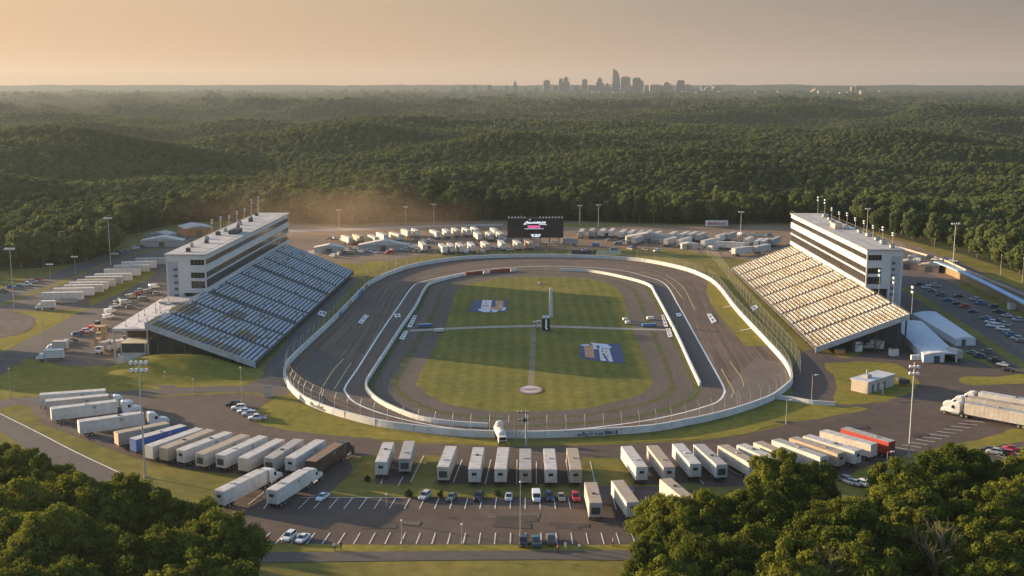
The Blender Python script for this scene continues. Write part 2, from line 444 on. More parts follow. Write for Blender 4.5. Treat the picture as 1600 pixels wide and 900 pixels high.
# ------------------------------------------------------------------ foreground groves
LEFT_TOPS = [(-40, 700, 5), (-30, 760, 2), (-45, 830, 0), (4, 690, 5), (37, 698, 3), (10, 716, 1), (70, 716, 1), (95, 737, 0), (30, 757, 2), (140, 742, 1), (180, 745, 0), (216, 757, 3), (176, 778, 2), (240, 768, 1), (293, 775, 0),
             (340, 806, 2), (27, 796, 0), (117, 815, 2), (218, 826, 0), (268, 838, 2), (37, 850, 3), (140, 842, 1), (312, 826, 1), (352, 842, 3), (80, 795, 4), (330, 862, 0), (190, 868, 5), (5, 880, 0), (90, 885, 2), (245, 892, 3)]
RIGHT_TOPS = [(1212, 704, 1), (1240, 708, 5), (1276, 726, 3), (1125, 765, 0), (1088, 768, 1), (1154, 764, 5), (1042, 780, 2), (1232, 752, 2), (1150, 786, 0), (1085, 799, 1), (1268, 770, 3), (1296, 797, 0), (1042, 810, 5),
              (1107, 842, 2), (1190, 760, 1), (1407, 717, 1), (1500, 699, 2), (1462, 712, 0), (1534, 708, 3), (1388, 744, 5), (1418, 758, 0), (1487, 742, 2), (1532, 767, 1), (1578, 786, 0), (1382, 815, 3),
              (1405, 828, 5), (1362, 842, 1), (1512, 812, 0), (1538, 824, 1), (1562, 752, 3), (1592, 722, 5), (1612, 745, 0), (1630, 700, 2), (1318, 782, 2), (1340, 800, 4), (1225, 800, 0), (1180, 830, 2), (1240, 850, 1), (1300, 850, 3),
              (1020, 850, 3), (1060, 870, 0), (1150, 880, 5), (1430, 800, 1), (1600, 840, 2), (1555, 870, 0), (1330, 880, 0), (1650, 800, 1)]
def grove(tops, side, where):
    rows = {}
    r = random.Random(len(tops))
    lst = []
    for (px, py, k) in tops:
        s = r.uniform(.88, 1.08); hh = NEARC[k][3] * s * .98
        p = G(px, py, hh); lst.append((p.y, p.x, k, s, px, py))
    lst.sort(reverse=True)
    # name them by ranks seen from the lot: three ranks by depth, left to right in each
    n = len(lst); third = (n + 2) // 3
    for ri, rk in enumerate(('rank nearest the trailers', 'middle rank', 'rank nearest the viewer')):
        seg = sorted(lst[ri * third:(ri + 1) * third], key=lambda q: q[4])
        for i, (y, x, k, s, px, py) in enumerate(seg):
            form = ('broad', 'rounded', 'spreading', 'slim', 'tall', 'small')[k]
            plant(NEARC[k], x, y, 0, s, r.uniform(0, 6.28), f'{form} leafy tree, {nth(i)} from left, {rk}, {where}', f'broadleaf trees of the {where}')
grove(LEFT_TOPS, 0, 'lower left grove')
grove(RIGHT_TOPS, 1, 'lower right grove')

def bare_tree(px, py, h, label, seed, gx=None):
    p = G(px, py, h); r = random.Random(seed); b = MB(); c = MB()
    t = thing('bare_tree', label, 'tree', (p.x, p.y, 0), 0, None)
    def grow(s0, d, ln, w, lev, mb):
        e = s0 + d * ln; mb.tube(s0, e, w, w * .6, DEADBARK, 5, cap=False)
        if lev == 0: return
        for k in range(4 if lev > 2 else 3):
            a = r.uniform(0, 6.28); q = Vector((math.cos(a), math.sin(a), 0)) * r.uniform(.35, .75) + d + Vector((0, 0, .15)); q.normalize()
            grow(s0 + d * ln * r.uniform(.55, 1), q, ln * r.uniform(.55, .8), w * .55, lev - 1, c)
    grow(Vector((0, 0, -.3)), Vector((.05, 0, 1)).normalized(), h * .40, .28, 4, b)
    b.build('trunk', t); c.build('branches', t)
OFF = [(-188, 352, 0), (-194, 362, 2), (-186, 372, 1), (-197, 376, 4), (-190, 343, 3), (-200, 352, 0), (-203, 366, 2), (-183, 361, 5)]
for i, (x, y, k) in enumerate(OFF):
    plant(NEARC[k], x, y, 0, 1.05, i * 1.3, f'leafy tree, {nth(i)} of the clump shading the left lawn', 'broadleaf trees shading the left lawn')
bare_tree(1472, 800, 19, 'bare grey-brown dead tree standing among green crowns of the lower right grove', 5)
bare_tree(1310, 846, 17, 'small bare dead tree at the dark left side of the lower right grove', 9)

# ------------------------------------------------------------------ forest behind and beside the speedway
r_ = np.random.RandomState(5)
singles = []
def ok_place(x, y): return True
# edge trees one by one: walk along the edge in three loose ranks
th0, th1 = math.atan(-.50), math.atan(.50)
for rank in range(3):
    th = th0 + .004 * rank
    while th < th1:
        R = edge_r(th) + 6 + rank * 10 + r_.uniform(-4, 4)
        singles.append((R, th)); th += r_.uniform(8.0, 11.5) / R
pick = []
for R, th in singles:
    x, y = R * math.sin(th), R * math.cos(th); u, v = px_of(x, y, 10)
    if -15 < u < 1615: pick.append((x, y, u, v))
# keep those a viewer sees most of: nearest first
pick.sort(key=lambda q: math.hypot(q[0], q[1])); rest_edge = pick[205:]; pick = pick[:205]
def zone(u, y):
    if u < 185 and y < 640: return 'low woods beyond the left parking'
    if u < 560: return 'forest edge behind the left grandstand'
    if u < 1240: return 'forest edge behind the far turn'
    return 'forest edge behind the right grandstand'
zs = {}
for q in pick: zs.setdefault(zone(q[2], q[1]), []).append(q)
for zn, lst in zs.items():
    lst.sort(key=lambda q: q[2])
    for i, (x, y, u, v) in enumerate(lst):
        k = r_.randint(4); s = r_.uniform(.72, 1.18)
        plant(MIDC[k], x, y, float(terrain(x, y)), s, r_.uniform(0, 6.28), f'{("wide", "narrow", "spreading", "slender")[k]} green tree, {nth(i)} from left along the {zn}', f'trees of the {zn}')
for k in range(3):
    x, y = [(-230, 800), (60, 830), (340, 790)][k]
    plant(FARC[k], x, y, float(terrain(x, y)), 1.0, 0, f'dull green tree deep in the forest {("left of", "straight behind", "right of")[k]} the black scoreboard', 'trees deep in the forest')

def scatter(name, pts, rot, scl, idx, sources, label):
    me = bpy.data.meshes.new(name); me.vertices.add(len(pts)); me.vertices.foreach_set('co', np.asarray(pts, np.float32).ravel())
    for nm, ty, val in (('rot', 'FLOAT', rot), ('scl', 'FLOAT', scl), ('pick', 'INT', idx)):
        a = me.attributes.new(nm, ty, 'POINT'); a.data.foreach_set('value', np.asarray(val, np.float32 if ty == 'FLOAT' else np.int32))
    o = bpy.data.objects.new(name, me); COL.objects.link(o)
    g = bpy.data.node_groups.new(name, 'GeometryNodeTree')
    g.interface.new_socket(name='Geometry', in_out='INPUT', socket_type='NodeSocketGeometry'); g.interface.new_socket(name='Geometry', in_out='OUTPUT', socket_type='NodeSocketGeometry')
    n = g.nodes; l = g.links
    gi = n.new('NodeGroupInput'); goo = n.new('NodeGroupOutput'); jo = n.new('GeometryNodeJoinGeometry')
    for s in sources:
        oi = n.new('GeometryNodeObjectInfo'); oi.inputs['Object'].default_value = s; oi.inputs['As Instance'].default_value = True
        l.new(oi.outputs['Geometry'], jo.inputs[0])
    ip = n.new('GeometryNodeInstanceOnPoints'); l.new(gi.outputs[0], ip.inputs['Points']); l.new(jo.outputs[0], ip.inputs['Instance']); ip.inputs['Pick Instance'].default_value = True
    def attr(nm, ty):
        a = n.new('GeometryNodeInputNamedAttribute'); a.data_type = ty; a.inputs['Name'].default_value = nm
        return a.outputs['Attribute']
    l.new(attr('pick', 'INT'), ip.inputs['Instance Index'])
    cx = n.new('ShaderNodeCombineXYZ'); l.new(attr('rot', 'FLOAT'), cx.inputs['Z']); l.new(cx.outputs[0], ip.inputs['Rotation'])
    l.new(attr('scl', 'FLOAT'), ip.inputs['Scale']); l.new(ip.outputs[0], goo.inputs[0])
    md = o.modifiers.new('scatter', 'NODES'); md.node_group = g
    return tag(o, label, 'forest', kind='stuff')
crowns_mid = []; crowns_far = []
for o in COL.objects:
    if o.name.startswith('crown'):
        if any(o.data == m[0] for m in MIDC) and o.data not in [c.data for c in crowns_mid]: crowns_mid.append(o)
        if any(o.data == m[0] for m in FARC) and o.data not in [c.data for c in crowns_far]: crowns_far.append(o)

def field(r0, r1, spacing, half):
    """jittered points on a fan of ground between two distances"""
    out = []
    R = r0
    while R < r1:
        sp = spacing * (1 + max(0, (R - 2200)) / 2600)
        n = int(2 * half * R / sp)
        th = -half + (np.arange(n) + r_.rand(n)) * sp / R
        rr = R + r_.uniform(-.5, .5, n) * sp
        out.append(np.stack([rr, th, np.full(n, sp / spacing)], -1)); R += sp * .92
    return np.concatenate(out)
def make_forest(name, r0, r1, spacing, half, srcs, s0, s1, label, drop=0.0, extra=None):
    q = field(r0, r1, spacing, half); R, th, k = q.T
    keep = R > edge_r(th) + 34
    R, th, k = R[keep], th[keep], k[keep]
    x, y = R * np.sin(th), R * np.cos(th)
    if extra is not None and len(extra):
        e = np.array([(a, b) for a, b, _, _ in extra]); x = np.concatenate([x, e[:, 0]]); y = np.concatenate([y, e[:, 1]]); k = np.concatenate([k, np.ones(len(e))])
    n = len(x)
    big = 1 + .8 * vnoise(x / 60 + 9, y / 60)       # stands of taller and lower trees
    s = r_.uniform(s0, s1, n) * k * np.clip(big, .65, 1.35)
    z = terrain(x, y) - drop * k
    # far trees are widened but not made taller than a tree: sink the extra height
    z = z - (k - 1) * 15.0
    inner = R > edge_r(th) + 60
    inner = np.concatenate([inner, np.zeros(n - len(inner), bool)])
    z = np.where(inner & (k < 1.3), z + (15.5 - 18 * s) * .75, z)
    scatter(name, np.stack([x, y, z], -1), r_.uniform(0, 6.28, n), s, r_.randint(0, len(srcs), n), srcs, label)
    return n
n1 = make_forest('near_forest', 330, 1600, 7.6, .66, crowns_mid, .55, 1.1, 'dense dark green forest beyond the edge trees', extra=rest_edge)
n2 = make_forest('far_forest', 1600, 9500, 8.4, .58, crowns_far, .62, 1.0, 'distant forest canopy fading toward the horizon', drop=0)
print('FOREST', n1, n2)
# ------------------------------------------------------------------ ground surfaces
GRASS = M('grass', (.135, .126, .025), rough=.95, hue=(.228, .176, .036), scale=.05, var=.22, spec=.05, detail=8)
GRASSD = M('grass_dull', (.110, .105, .028), rough=.95, hue=(.195, .152, .040), scale=.035, var=.25, spec=.05, detail=8)
WEED = M('weedy_verge', (.10, .09, .045), rough=.95, hue=(.075, .085, .03), scale=.12, var=.35, spec=.05, detail=8)
ASPH = M('asphalt', (.066, .046, .036), rough=.9, hue=(.102, .073, .056), scale=.035, var=.18, spec=.2, detail=9)
ROAD = M('road_asphalt', (.075, .063, .056), rough=.9, hue=(.100, .084, .073), scale=.06, var=.12, spec=.2, detail=9)
TRACKM = M('track_asphalt', (.088, .070, .060), rough=.85, hue=(.125, .099, .083), scale=.10, var=.14, spec=.2, stretch=(1.6, .12, 1), detail=8)
APRON = M('apron_asphalt', (.086, .064, .050), rough=.85, hue=(.116, .086, .067), scale=.10, var=.14, spec=.2, stretch=(1.6, .12, 1), detail=8)
PITM = M('pit_asphalt', (.080, .062, .050), rough=.9, hue=(.108, .084, .067), scale=.12, var=.15, spec=.2, stretch=(1.4, .2, 1), detail=8)
DIRT = M('gravel_dirt', (.15, .105, .07), rough=.95, hue=(.23, .165, .115), scale=.04, var=.22, spec=.05, detail=9)
DIRTG = M('grey_gravel', (.105, .085, .072), rough=.95, hue=(.15, .12, .098), scale=.05, var=.22, spec=.05, detail=9)
CONC = M('concrete', (.34, .31, .28), rough=.85, var=.18, scale=.3)
CONCP = M('pale_concrete', (.30, .25, .21), rough=.9, var=.2, scale=.15)
PAINT = M('white_paint', (.62, .60, .56), rough=.7, var=.2, scale=.5)
YPAINT = M('faded_yellow_paint', (.42, .34, .12), rough=.7, var=.25, scale=.5)

# infield turf with faint mowing bands running along the field
TURF = M('infield_grass', (.104, .110, .027), rough=.95, hue=(.180, .150, .035), scale=.045, var=.2, spec=.05, detail=8)
_t = TURF.node_tree; _n = _t.nodes; _l = _t.links
_g = _n.new('ShaderNodeNewGeometry'); _wv = _n.new('ShaderNodeTexWave'); _wv.bands_direction = 'X'; _wv.inputs['Scale'].default_value = .075; _wv.inputs['Distortion'].default_value = .6; _wv.inputs['Detail'].default_value = 2
_l.new(_g.outputs['Position'], _wv.inputs['Vector'])
_r = _n.new('ShaderNodeMapRange'); _r.inputs['To Min'].default_value = .90; _r.inputs['To Max'].default_value = 1.05; _l.new(_wv.outputs['Fac'], _r.inputs['Value'])
_b = _n['Principled BSDF']; _src = _b.inputs['Base Color'].links[0].from_socket
_s = _n.new('ShaderNodeVectorMath'); _s.operation = 'SCALE'; _l.new(_src, _s.inputs[0]); _l.new(_r.outputs[0], _s.inputs['Scale']); _l.new(_s.outputs[0], _b.inputs['Base Color'])

# everything inside the woods: mown grass field first, then paving and gravel on it, 4 mm steps
field_pts = []
for i in range(121):
    th = -.78 + 1.56 * i / 120; R = float(edge_r(th)) + 3
    field_pts.append((R * math.sin(th), R * math.cos(th), 0))
field_pts += [(180, 60, 0), (-180, 60, 0)]
sheet('grass_field', field_pts, .004, GRASSD, 'mown rough grass around the speedway')

# left side
sheet('back_road', pxs([(-60, 478), (0, 458), (60, 437), (110, 417), (160, 398), (200, 388), (262, 372), (330, 360), (330, 366), (262, 382), (205, 398), (160, 412), (110, 433), (60, 453), (0, 474), (-60, 496)]), .008, ROAD)
sheet('gravel_yard', pxs([(-80, 510), (0, 478), (60, 458), (110, 437), (160, 415), (220, 396), (330, 372), (470, 362), (470, 410), (330, 470), (270, 560), (190, 572), (120, 572), (60, 566), (40, 560), (-60, 610)]), .008, DIRTG, wob=.8)
sheet('perimeter_road', pxs([(-60, 615), (0, 586), (45, 558), (95, 536), (130, 512), (165, 487), (205, 462), (230, 440), (200, 440), (160, 463), (110, 490), (50, 527), (0, 552), (-60, 575)]), .012, ROAD)
sheet('grass_verge', pxs([(-60, 580), (0, 553), (45, 530), (90, 507), (125, 487), (150, 480), (110, 484), (60, 486), (20, 486), (50, 495), (55, 503), (30, 512), (0, 520), (-60, 530)]), .012, GRASS, wob=.6)
sheet('grass_verge', pxs([(140, 478), (180, 462), (215, 445), (240, 430), (236, 420), (205, 434), (170, 450), (145, 460)]), .014, GRASS, wob=.6)
sheet('grass_bank', pxs([(-60, 640), (0, 618), (0, 590), (30, 570), (60, 563), (110, 574), (170, 568), (225, 552), (290, 548), (340, 560), (395, 582), (396, 597), (340, 606), (250, 610), (150, 618), (60, 622)]), .012, GRASS, wob=.5)
sheet('service_path', pxs([(160, 572), (175, 567), (205, 577), (240, 592), (275, 604), (255, 607), (220, 594), (185, 580)]), .016, ROAD)
sheet('service_path', pxs([(-60, 640), (0, 625), (45, 621), (120, 617), (180, 612), (260, 607), (340, 603), (395, 598), (412, 585), (425, 560), (520, 445), (560, 436), (545, 452), (450, 565), (446, 590), (455, 612), (430, 618), (380, 612), (300, 614), (200, 622), (120, 627), (45, 632), (0, 637), (-60, 655)], 4), .016, ROAD)
# far side behind the turn
sheet('gravel_yard', pxs([(440, 352), (530, 353), (620, 350), (720, 347), (800, 346), (900, 347), (1000, 351), (1110, 353), (1230, 352), (1300, 360), (1400, 375), (1470, 400), (1520, 425), (1440, 470), (1330, 430), (1240, 400), (1160, 408), (1080, 392), (960, 388), (860, 391), (760, 390), (640, 402), (560, 418), (500, 414), (440, 388)], 4), .008, DIRT, wob=.8)
sheet('access_lane', pxs([(440, 359), (530, 357), (620, 354), (720, 351), (780, 350), (780, 352.5), (720, 353.5), (620, 357), (530, 361), (440, 363)]), .012, CONCP)
sheet('access_lane', pxs([(485, 391), (540, 386), (600, 384), (660, 381), (660, 385), (600, 390), (540, 394), (490, 397)]), .012, CONCP)
sheet('grass_verge', pxs([(795, 351), (830, 349.5), (880, 349.5), (960, 351), (960, 353.5), (880, 355), (800, 355)]), .012, GRASS, wob=.5)
sheet('grass_verge', pxs([(510, 410), (560, 412), (600, 408), (600, 418), (560, 428), (530, 424)]), .012, GRASS, wob=.6)
sheet('grass_verge', pxs([(1110, 405), (1150, 404), (1165, 410), (1140, 425), (1118, 422)]), .012, GRASSD, wob=.6)
# right side
sheet('right_lot', pxs([(1405, 430), (1470, 448), (1540, 490), (1640, 560), (1640, 595), (1600, 580), (1560, 562), (1500, 545), (1440, 510), (1400, 470)]), .012, ROAD)
sheet('dirt_lot', pxs([(1405, 415), (1460, 430), (1520, 460), (1600, 500), (1660, 530), (1660, 585), (1600, 553), (1540, 510), (1480, 470), (1410, 445)]), .010, DIRTG, wob=.6)
sheet('grass_verge', pxs([(1402, 448), (1425, 452), (1480, 488), (1540, 526), (1600, 566), (1640, 592), (1640, 600), (1595, 576), (1530, 533), (1470, 493), (1425, 463)]), .016, GRASSD, wob=.4)
sheet('perimeter_road', pxs([(1400, 462), (1430, 467), (1480, 498), (1540, 540), (1600, 582), (1640, 606), (1640, 618), (1600, 600), (1530, 556), (1470, 517), (1420, 492)]), .018, ASPH)
sheet('back_road', pxs([(1400, 385), (1460, 400), (1520, 420), (1600, 455), (1660, 480), (1660, 500), (1600, 470), (1520, 432), (1460, 413), (1400, 402)]), .012, ROAD)
sheet('grass_verge', pxs([(1500, 425), (1560, 432), (1600, 440), (1660, 465), (1660, 478), (1600, 452), (1540, 432)]), .016, GRASS, wob=.5)
# paved lot sweeping under the wall
LOT = [(150, 645), (185, 624), (250, 620), (320, 617), (400, 617), (470, 640), (540, 672), (600, 690), (700, 694), (800, 698), (900, 697), (1000, 693), (1100, 688), (1180, 676), (1245, 655), (1240, 620), (1236, 590), (1248, 556), (1275, 545), (1320, 560), (1360, 548), (1420, 545), (1510, 560), (1600, 590), (1680, 610), (1680, 660), (1600, 668), (1540, 686), (1470, 702), (1400, 717), (1370, 728), (1310, 745), (1150, 760), (1030, 757), (960, 757), (900, 758), (700, 757), (570, 757), (545, 722), (505, 742), (450, 744), (330, 738), (235, 722), (165, 700), (120, 682), (80, 668), (60, 655)]
sheet('paved_lot', crom([G(x, y) for x, y in LOT], 4, True), .012, ASPH)
sheet('gravel_edge', pxs([(45, 640), (60, 628), (170, 628), (200, 650), (215, 664), (165, 690), (110, 676), (75, 660)]), .016, DIRTG, wob=.7)
sheet('grass_bank', pxs([(395, 648), (420, 628), (450, 622), (475, 634), (540, 660), (595, 672), (660, 683), (725, 689), (822, 693), (900, 689), (1012, 682), (1100, 667), (1160, 648), (1205, 630), (1225, 628), (1290, 634), (1345, 637), (1352, 641), (1275, 655), (1200, 667), (1175, 676), (1100, 686), (1000, 691), (900, 695), (790, 697), (700, 692), (600, 687), (500, 679), (450, 672), (405, 662)], 4), .016, GRASS, wob=.35)
sheet('grass_bank', pxs([(1287, 569), (1320, 567), (1350, 565), (1400, 569), (1422, 583), (1436, 597), (1425, 612), (1387, 626), (1350, 631), (1318, 632), (1303, 628), (1306, 608), (1305, 590)]), .016, GRASS, wob=.35)
sheet('grass_island', pxs([(1497, 594), (1512, 588), (1560, 589), (1600, 584), (1640, 590), (1640, 598), (1580, 600), (1540, 602), (1510, 601)]), .016, GRASS, wob=.35)
sheet('grass_island', pxs([(640, 755), (652, 727), (662, 712), (688, 714), (682, 735), (675, 757)]), .016, GRASSD, wob=.4)
sheet('grass_island', pxs([(548, 718), (575, 712), (595, 712), (588, 735), (585, 757), (560, 757), (510, 757), (520, 742)]), .016, GRASSD, wob=.4)
sheet('grass_island', pxs([(909, 717), (930, 716), (966, 717), (985, 740), (992, 757), (950, 758), (915, 757)]), .016, GRASSD, wob=.4)
sheet('grass_field', pxs([(1395, 716), (1470, 700), (1540, 684), (1600, 666), (1680, 660), (1680, 690), (1600, 690), (1545, 702), (1480, 735), (1380, 750), (1320, 745)]), .016, GRASS, wob=.4)
sheet('right_lot', pxs([(1548, 705), (1600, 690), (1680, 690), (1680, 770), (1590, 765), (1560, 740)]), .020, ASPH)
# old repairs and worn ground on the paving
PATCHD = M('patched_asphalt', (.050, .036, .030), rough=.9, var=.2, scale=.2); PATCHL = M('bleached_asphalt', (.100, .074, .058), rough=.9, var=.2, scale=.15)
rp = random.Random(6)
for k in range(15):
    px_, py_ = rp.uniform(440, 1000), rp.uniform(800, 830)
    if k > 9: px_, py_ = rp.uniform(1180, 1560), rp.uniform(600, 690)
    c_ = G(px_, py_); w_, h_ = rp.uniform(.8, 4.5), rp.uniform(.5, 1.6); a_ = rp.uniform(-.15, .15)
    WORN = globals().setdefault('WORN', []); WORN.append(([(c_.x + dx * w_ * math.cos(a_) - dy * h_ * math.sin(a_), c_.y + dx * w_ * math.sin(a_) + dy * h_ * math.cos(a_), 0) for dx, dy in ((-1, -1), (1, -.9), (.95, 1), (-1, .95))], PATCHD if k % 3 else PATCHL))
sheet('dirt_patch', pxs([(-60, 500), (0, 492), (40, 491), (54, 505), (38, 520), (0, 528), (-60, 540)]), 0, DIRTG, wob=.6)
# near car park
sheet('grass_strip', pxs([(505, 757), (600, 757), (700, 757), (800, 757), (900, 757), (1000, 757), (1090, 757), (1090, 776), (900, 777), (700, 777), (500, 777)], 3), .014, GRASSD, wob=.35)
sheet('car_park', [G(x, y) for x, y in [(300, 795), (335, 778), (420, 748), (500, 735), (545, 717), (552, 735), (508, 777), (700, 778), (905, 778), (908, 760), (1005, 760), (1110, 768), (1110, 852), (300, 852)]], .018, ASPH)
sheet('grass_strip', pxs([(300, 851), (600, 851.5), (800, 852), (1000, 851), (1110, 851), (1110, 860), (900, 861), (600, 862), (300, 863)], 3), .022, GRASS, wob=.25)
sheet('service_road', pxs([(250, 867), (390, 864), (600, 862), (800, 861), (1000, 860), (1110, 859), (1110, 882), (980, 876), (800, 875), (600, 877), (390, 880), (250, 884)], 3), .026, ROAD)
sheet('perimeter_road', pxs([(-60, 625), (0, 647), (60, 677), (120, 708), (188, 740), (260, 775), (240, 800), (160, 775), (95, 739), (45, 705), (0, 674), (-60, 648)]), .018, ROAD)

# speedway
OW = [(840, 402.5), (925, 404), (1000, 409), (1062, 421), (1100, 435), (1122, 451), (1150, 487), (1200, 541), (1222, 566), (1233, 585), (1234, 600), (1222, 612), (1200, 627), (1150, 645), (1100, 658), (1075, 663), (1012, 674), (900, 681), (822, 683.5), (725, 681), (660, 674.5), (595, 665.5), (540, 652), (505, 640.5), (475, 626), (455, 607), (447, 590), (449, 576), (459, 563), (490, 533), (525, 500), (572, 451), (587, 441), (612, 429), (650, 417), (712, 407), (770, 403.5)]
IW = [(837, 422.5), (875, 423.5), (925, 426), (975, 435.5), (1013, 447), (1025, 463), (1055, 520), (1078, 570), (1094, 604), (1093, 616), (1080, 628), (1040, 644), (960, 659), (860, 667), (762, 668.5), (700, 664), (650, 655), (600, 634), (577, 616), (572, 603), (578, 590), (600, 556), (625, 517), (650, 480), (663, 455), (677, 443), (725, 431), (780, 425)]
WL = [(837, 416.5), (880, 416.5), (962, 421.5), (1012, 433), (1040, 445), (1062, 481), (1085, 522), (1110, 567), (1130, 604), (1131, 616), (1121, 628), (1100, 636), (1060, 647), (1000, 659), (900, 671), (800, 674.5), (720, 671), (650, 660), (592, 645), (555, 629.5), (541, 615), (540, 604), (560, 574), (597, 516), (622, 480), (643, 450), (660, 440.5), (720, 427), (780, 419)]
IG = [(850, 432.5), (925, 437), (962, 449), (975, 469), (982, 492), (995, 526), (1016, 582), (1018, 600), (1000, 617), (950, 631), (900, 640), (800, 644.5), (775, 643), (725, 637), (687, 627), (657, 607), (652, 595), (675, 550), (697, 507), (705, 480), (717, 452), (750, 440), (800, 433.5)]
ow, iw, wl, ig = pxs(OW, 8), pxs(IW, 8), pxs(WL, 8), pxs(IG, 8)
NS = 360
def start_top(c, n=NS):
    c = resample(c, n); k = max(range(n), key=lambda i: c[i].y - abs(c[i].x - 8) * .4); return c[k:] + c[:k]
IWr, IGr = start_top(iw), start_top(ig)
ctr0 = sum(ow, Vector()) / len(ow)
def between(t): return [a.lerp(b, t) for a, b in zip(IWr, IGr)]
def strip(name, pts, w, z, mat, closed=True, label=None):
    z = zlayer(); b = MB(); n = len(pts); L_, R_ = [], []
    for i, p in enumerate(pts):
        a = pts[(i - 1) % n] if (closed or i) else p; c = pts[(i + 1) % n] if (closed or i < n - 1) else p
        d = Vector((c.x - a.x, c.y - a.y, 0)).normalized(); q = Vector((-d.y, d.x, 0)) * w / 2
        L_.append((p.x + q.x, p.y + q.y, z)); R_.append((p.x - q.x, p.y - q.y, z))
    for i in range(n if closed else n - 1):
        j = (i + 1) % n; b.face([R_[i], R_[j], L_[j], L_[i]], mat)
    o = b.build(name); return tag(o, label, None, kind='structure')
def lane_mat(name, c0, c1, dark):
    """asphalt with grooves, seams and rubber that run round the oval: read from the lane coordinate stored on the mesh"""
    m = M(name, c0, rough=.85, hue=c1, scale=.08, var=.12, spec=.2, detail=8); t = m.node_tree; n = t.nodes; l = t.links
    at = n.new('ShaderNodeAttribute'); at.attribute_name = 'lane'
    mp = n.new('ShaderNodeMapping'); mp.inputs['Scale'].default_value = (.010, .9, 1); l.new(at.outputs['Vector'], mp.inputs['Vector'])
    nz = n.new('ShaderNodeTexNoise'); nz.inputs['Scale'].default_value = 1.0; nz.inputs['Detail'].default_value = 6; nz.inputs['Roughness'].default_value = .7; l.new(mp.outputs[0], nz.inputs['Vector'])
    mr = n.new('ShaderNodeMapRange'); mr.inputs['From Min'].default_value = .32; mr.inputs['From Max'].default_value = .68; mr.inputs['To Min'].default_value = 1 - dark; mr.inputs['To Max'].default_value = 1 + dark * .8; l.new(nz.outputs['Fac'], mr.inputs['Value'])
    # thin sealed seams every few metres across the width
    sp = n.new('ShaderNodeSeparateXYZ'); l.new(at.outputs['Vector'], sp.inputs[0])
    md = n.new('ShaderNodeMath'); md.operation = 'PINGPONG'; md.inputs[1].default_value = 1.9; l.new(sp.outputs['Y'], md.inputs[0])
    lt = n.new('ShaderNodeMath'); lt.operation = 'LESS_THAN'; lt.inputs[1].default_value = .09; l.new(md.outputs[0], lt.inputs[0])
    sm = n.new('ShaderNodeMath'); sm.operation = 'MULTIPLY_ADD'; sm.inputs[1].default_value = -.22; sm.inputs[2].default_value = 1.0; l.new(lt.outputs[0], sm.inputs[0])
    ml = n.new('ShaderNodeMath'); ml.operation = 'MULTIPLY'; l.new(mr.outputs[0], ml.inputs[0]); l.new(sm.outputs[0], ml.inputs[1])
    b = n['Principled BSDF']; src = b.inputs['Base Color'].links[0].from_socket; s = n.new('ShaderNodeVectorMath'); s.operation = 'SCALE'; l.new(src, s.inputs[0]); l.new(ml.outputs[0], s.inputs['Scale']); l.new(s.outputs[0], b.inputs['Base Color'])
    return m
def oval_band(name, oa, ob, m, label, rows=8):
    """paved band between two closed curves, with (distance along, metres across) kept per vertex"""
    z = zlayer(); A_, B_ = oa, ob; n = len(A_); me = bpy.data.meshes.new(name); V = []; F = []; la = []; run = 0
    for i in range(n + 1):
        a, b = A_[i % n], B_[i % n]; w = (b - a).length
        if i: run += (A_[i % n] - A_[i - 1]).length
        for j in range(rows + 1): V.append((*a.lerp(b, j / rows).xy, z)); la.append((run, w * j / rows, 0))
    for i in range(n):
        for j in range(rows):
            k = i * (rows + 1) + j; F.append((k, k + rows + 1, k + rows + 2, k + 1))
    me.from_pydata(V, [], F); a = me.attributes.new('lane', 'FLOAT_VECTOR', 'POINT'); a.data.foreach_set('vector', [c for v in la for c in v]); me.materials.append(m)
    bm = bmesh.new(); bm.from_mesh(me); bmesh.ops.recalc_face_normals(bm, faces=bm.faces)
    if sum(f.normal.z for f in bm.faces) < 0: bmesh.ops.reverse_faces(bm, faces=bm.faces)
    bm.to_mesh(me); bm.free(); o = bpy.data.objects.new(name, me); COL.objects.link(o); return tag(o, label, kind='structure')
TRACKL = lane_mat('grooved_asphalt', (.092, .062, .045), (.130, .090, .064), .55)
OWt = start_top(ow)
if (OWt[1] - OWt[0]).cross(ctr0 - OWt[0]).z * (IWr[1] - IWr[0]).cross(ctr0 - IWr[0]).z < 0: OWt = [OWt[0]] + OWt[:0:-1]
sheet('track_base', ow, .018, TRACKM)
oval_band('track_surface', OWt, [a.lerp(b, 1.06) for a, b in zip(OWt, IWr)], TRACKL, 'worn oval of grooved dark asphalt', 10)
# repaved darker patches on the left straight
sheet('asphalt_patch', [G(x, y) for x, y in [(497, 546), (552, 566), (540, 604), (552, 628), (500, 610), (468, 578)]], .022, M('repaved_asphalt', (.066, .056, .051), rough=.85, hue=(.085, .071, .064), scale=.12, var=.14, spec=.2, stretch=(1.6, .12, 1)))
sheet('asphalt_patch', [G(x, y) for x, y in [(1000, 660), (1060, 648), (1122, 630), (1140, 600), (1180, 560), (1222, 567), (1233, 588), (1230, 602), (1150, 643), (1075, 662)]], .022, M('worn_asphalt', (.108, .084, .070), rough=.85, hue=(.140, .110, .090), scale=.12, var=.14, spec=.2, stretch=(.6, .6, 1)))

sheet('track_apron', wl, .024, APRON)
strip('racing_line', wl, .55, .028, PAINT)
sheet('infield_verge', iw, .032, WEED)
sheet('pit_road', between(.16), .036, PITM)
sheet('weedy_strip', between(.50), .040, WEED, wob=.7)
sheet('inner_road', between(.62), .044, PITM)
sheet('infield_grass', ig, .048, TURF, wob=.25)
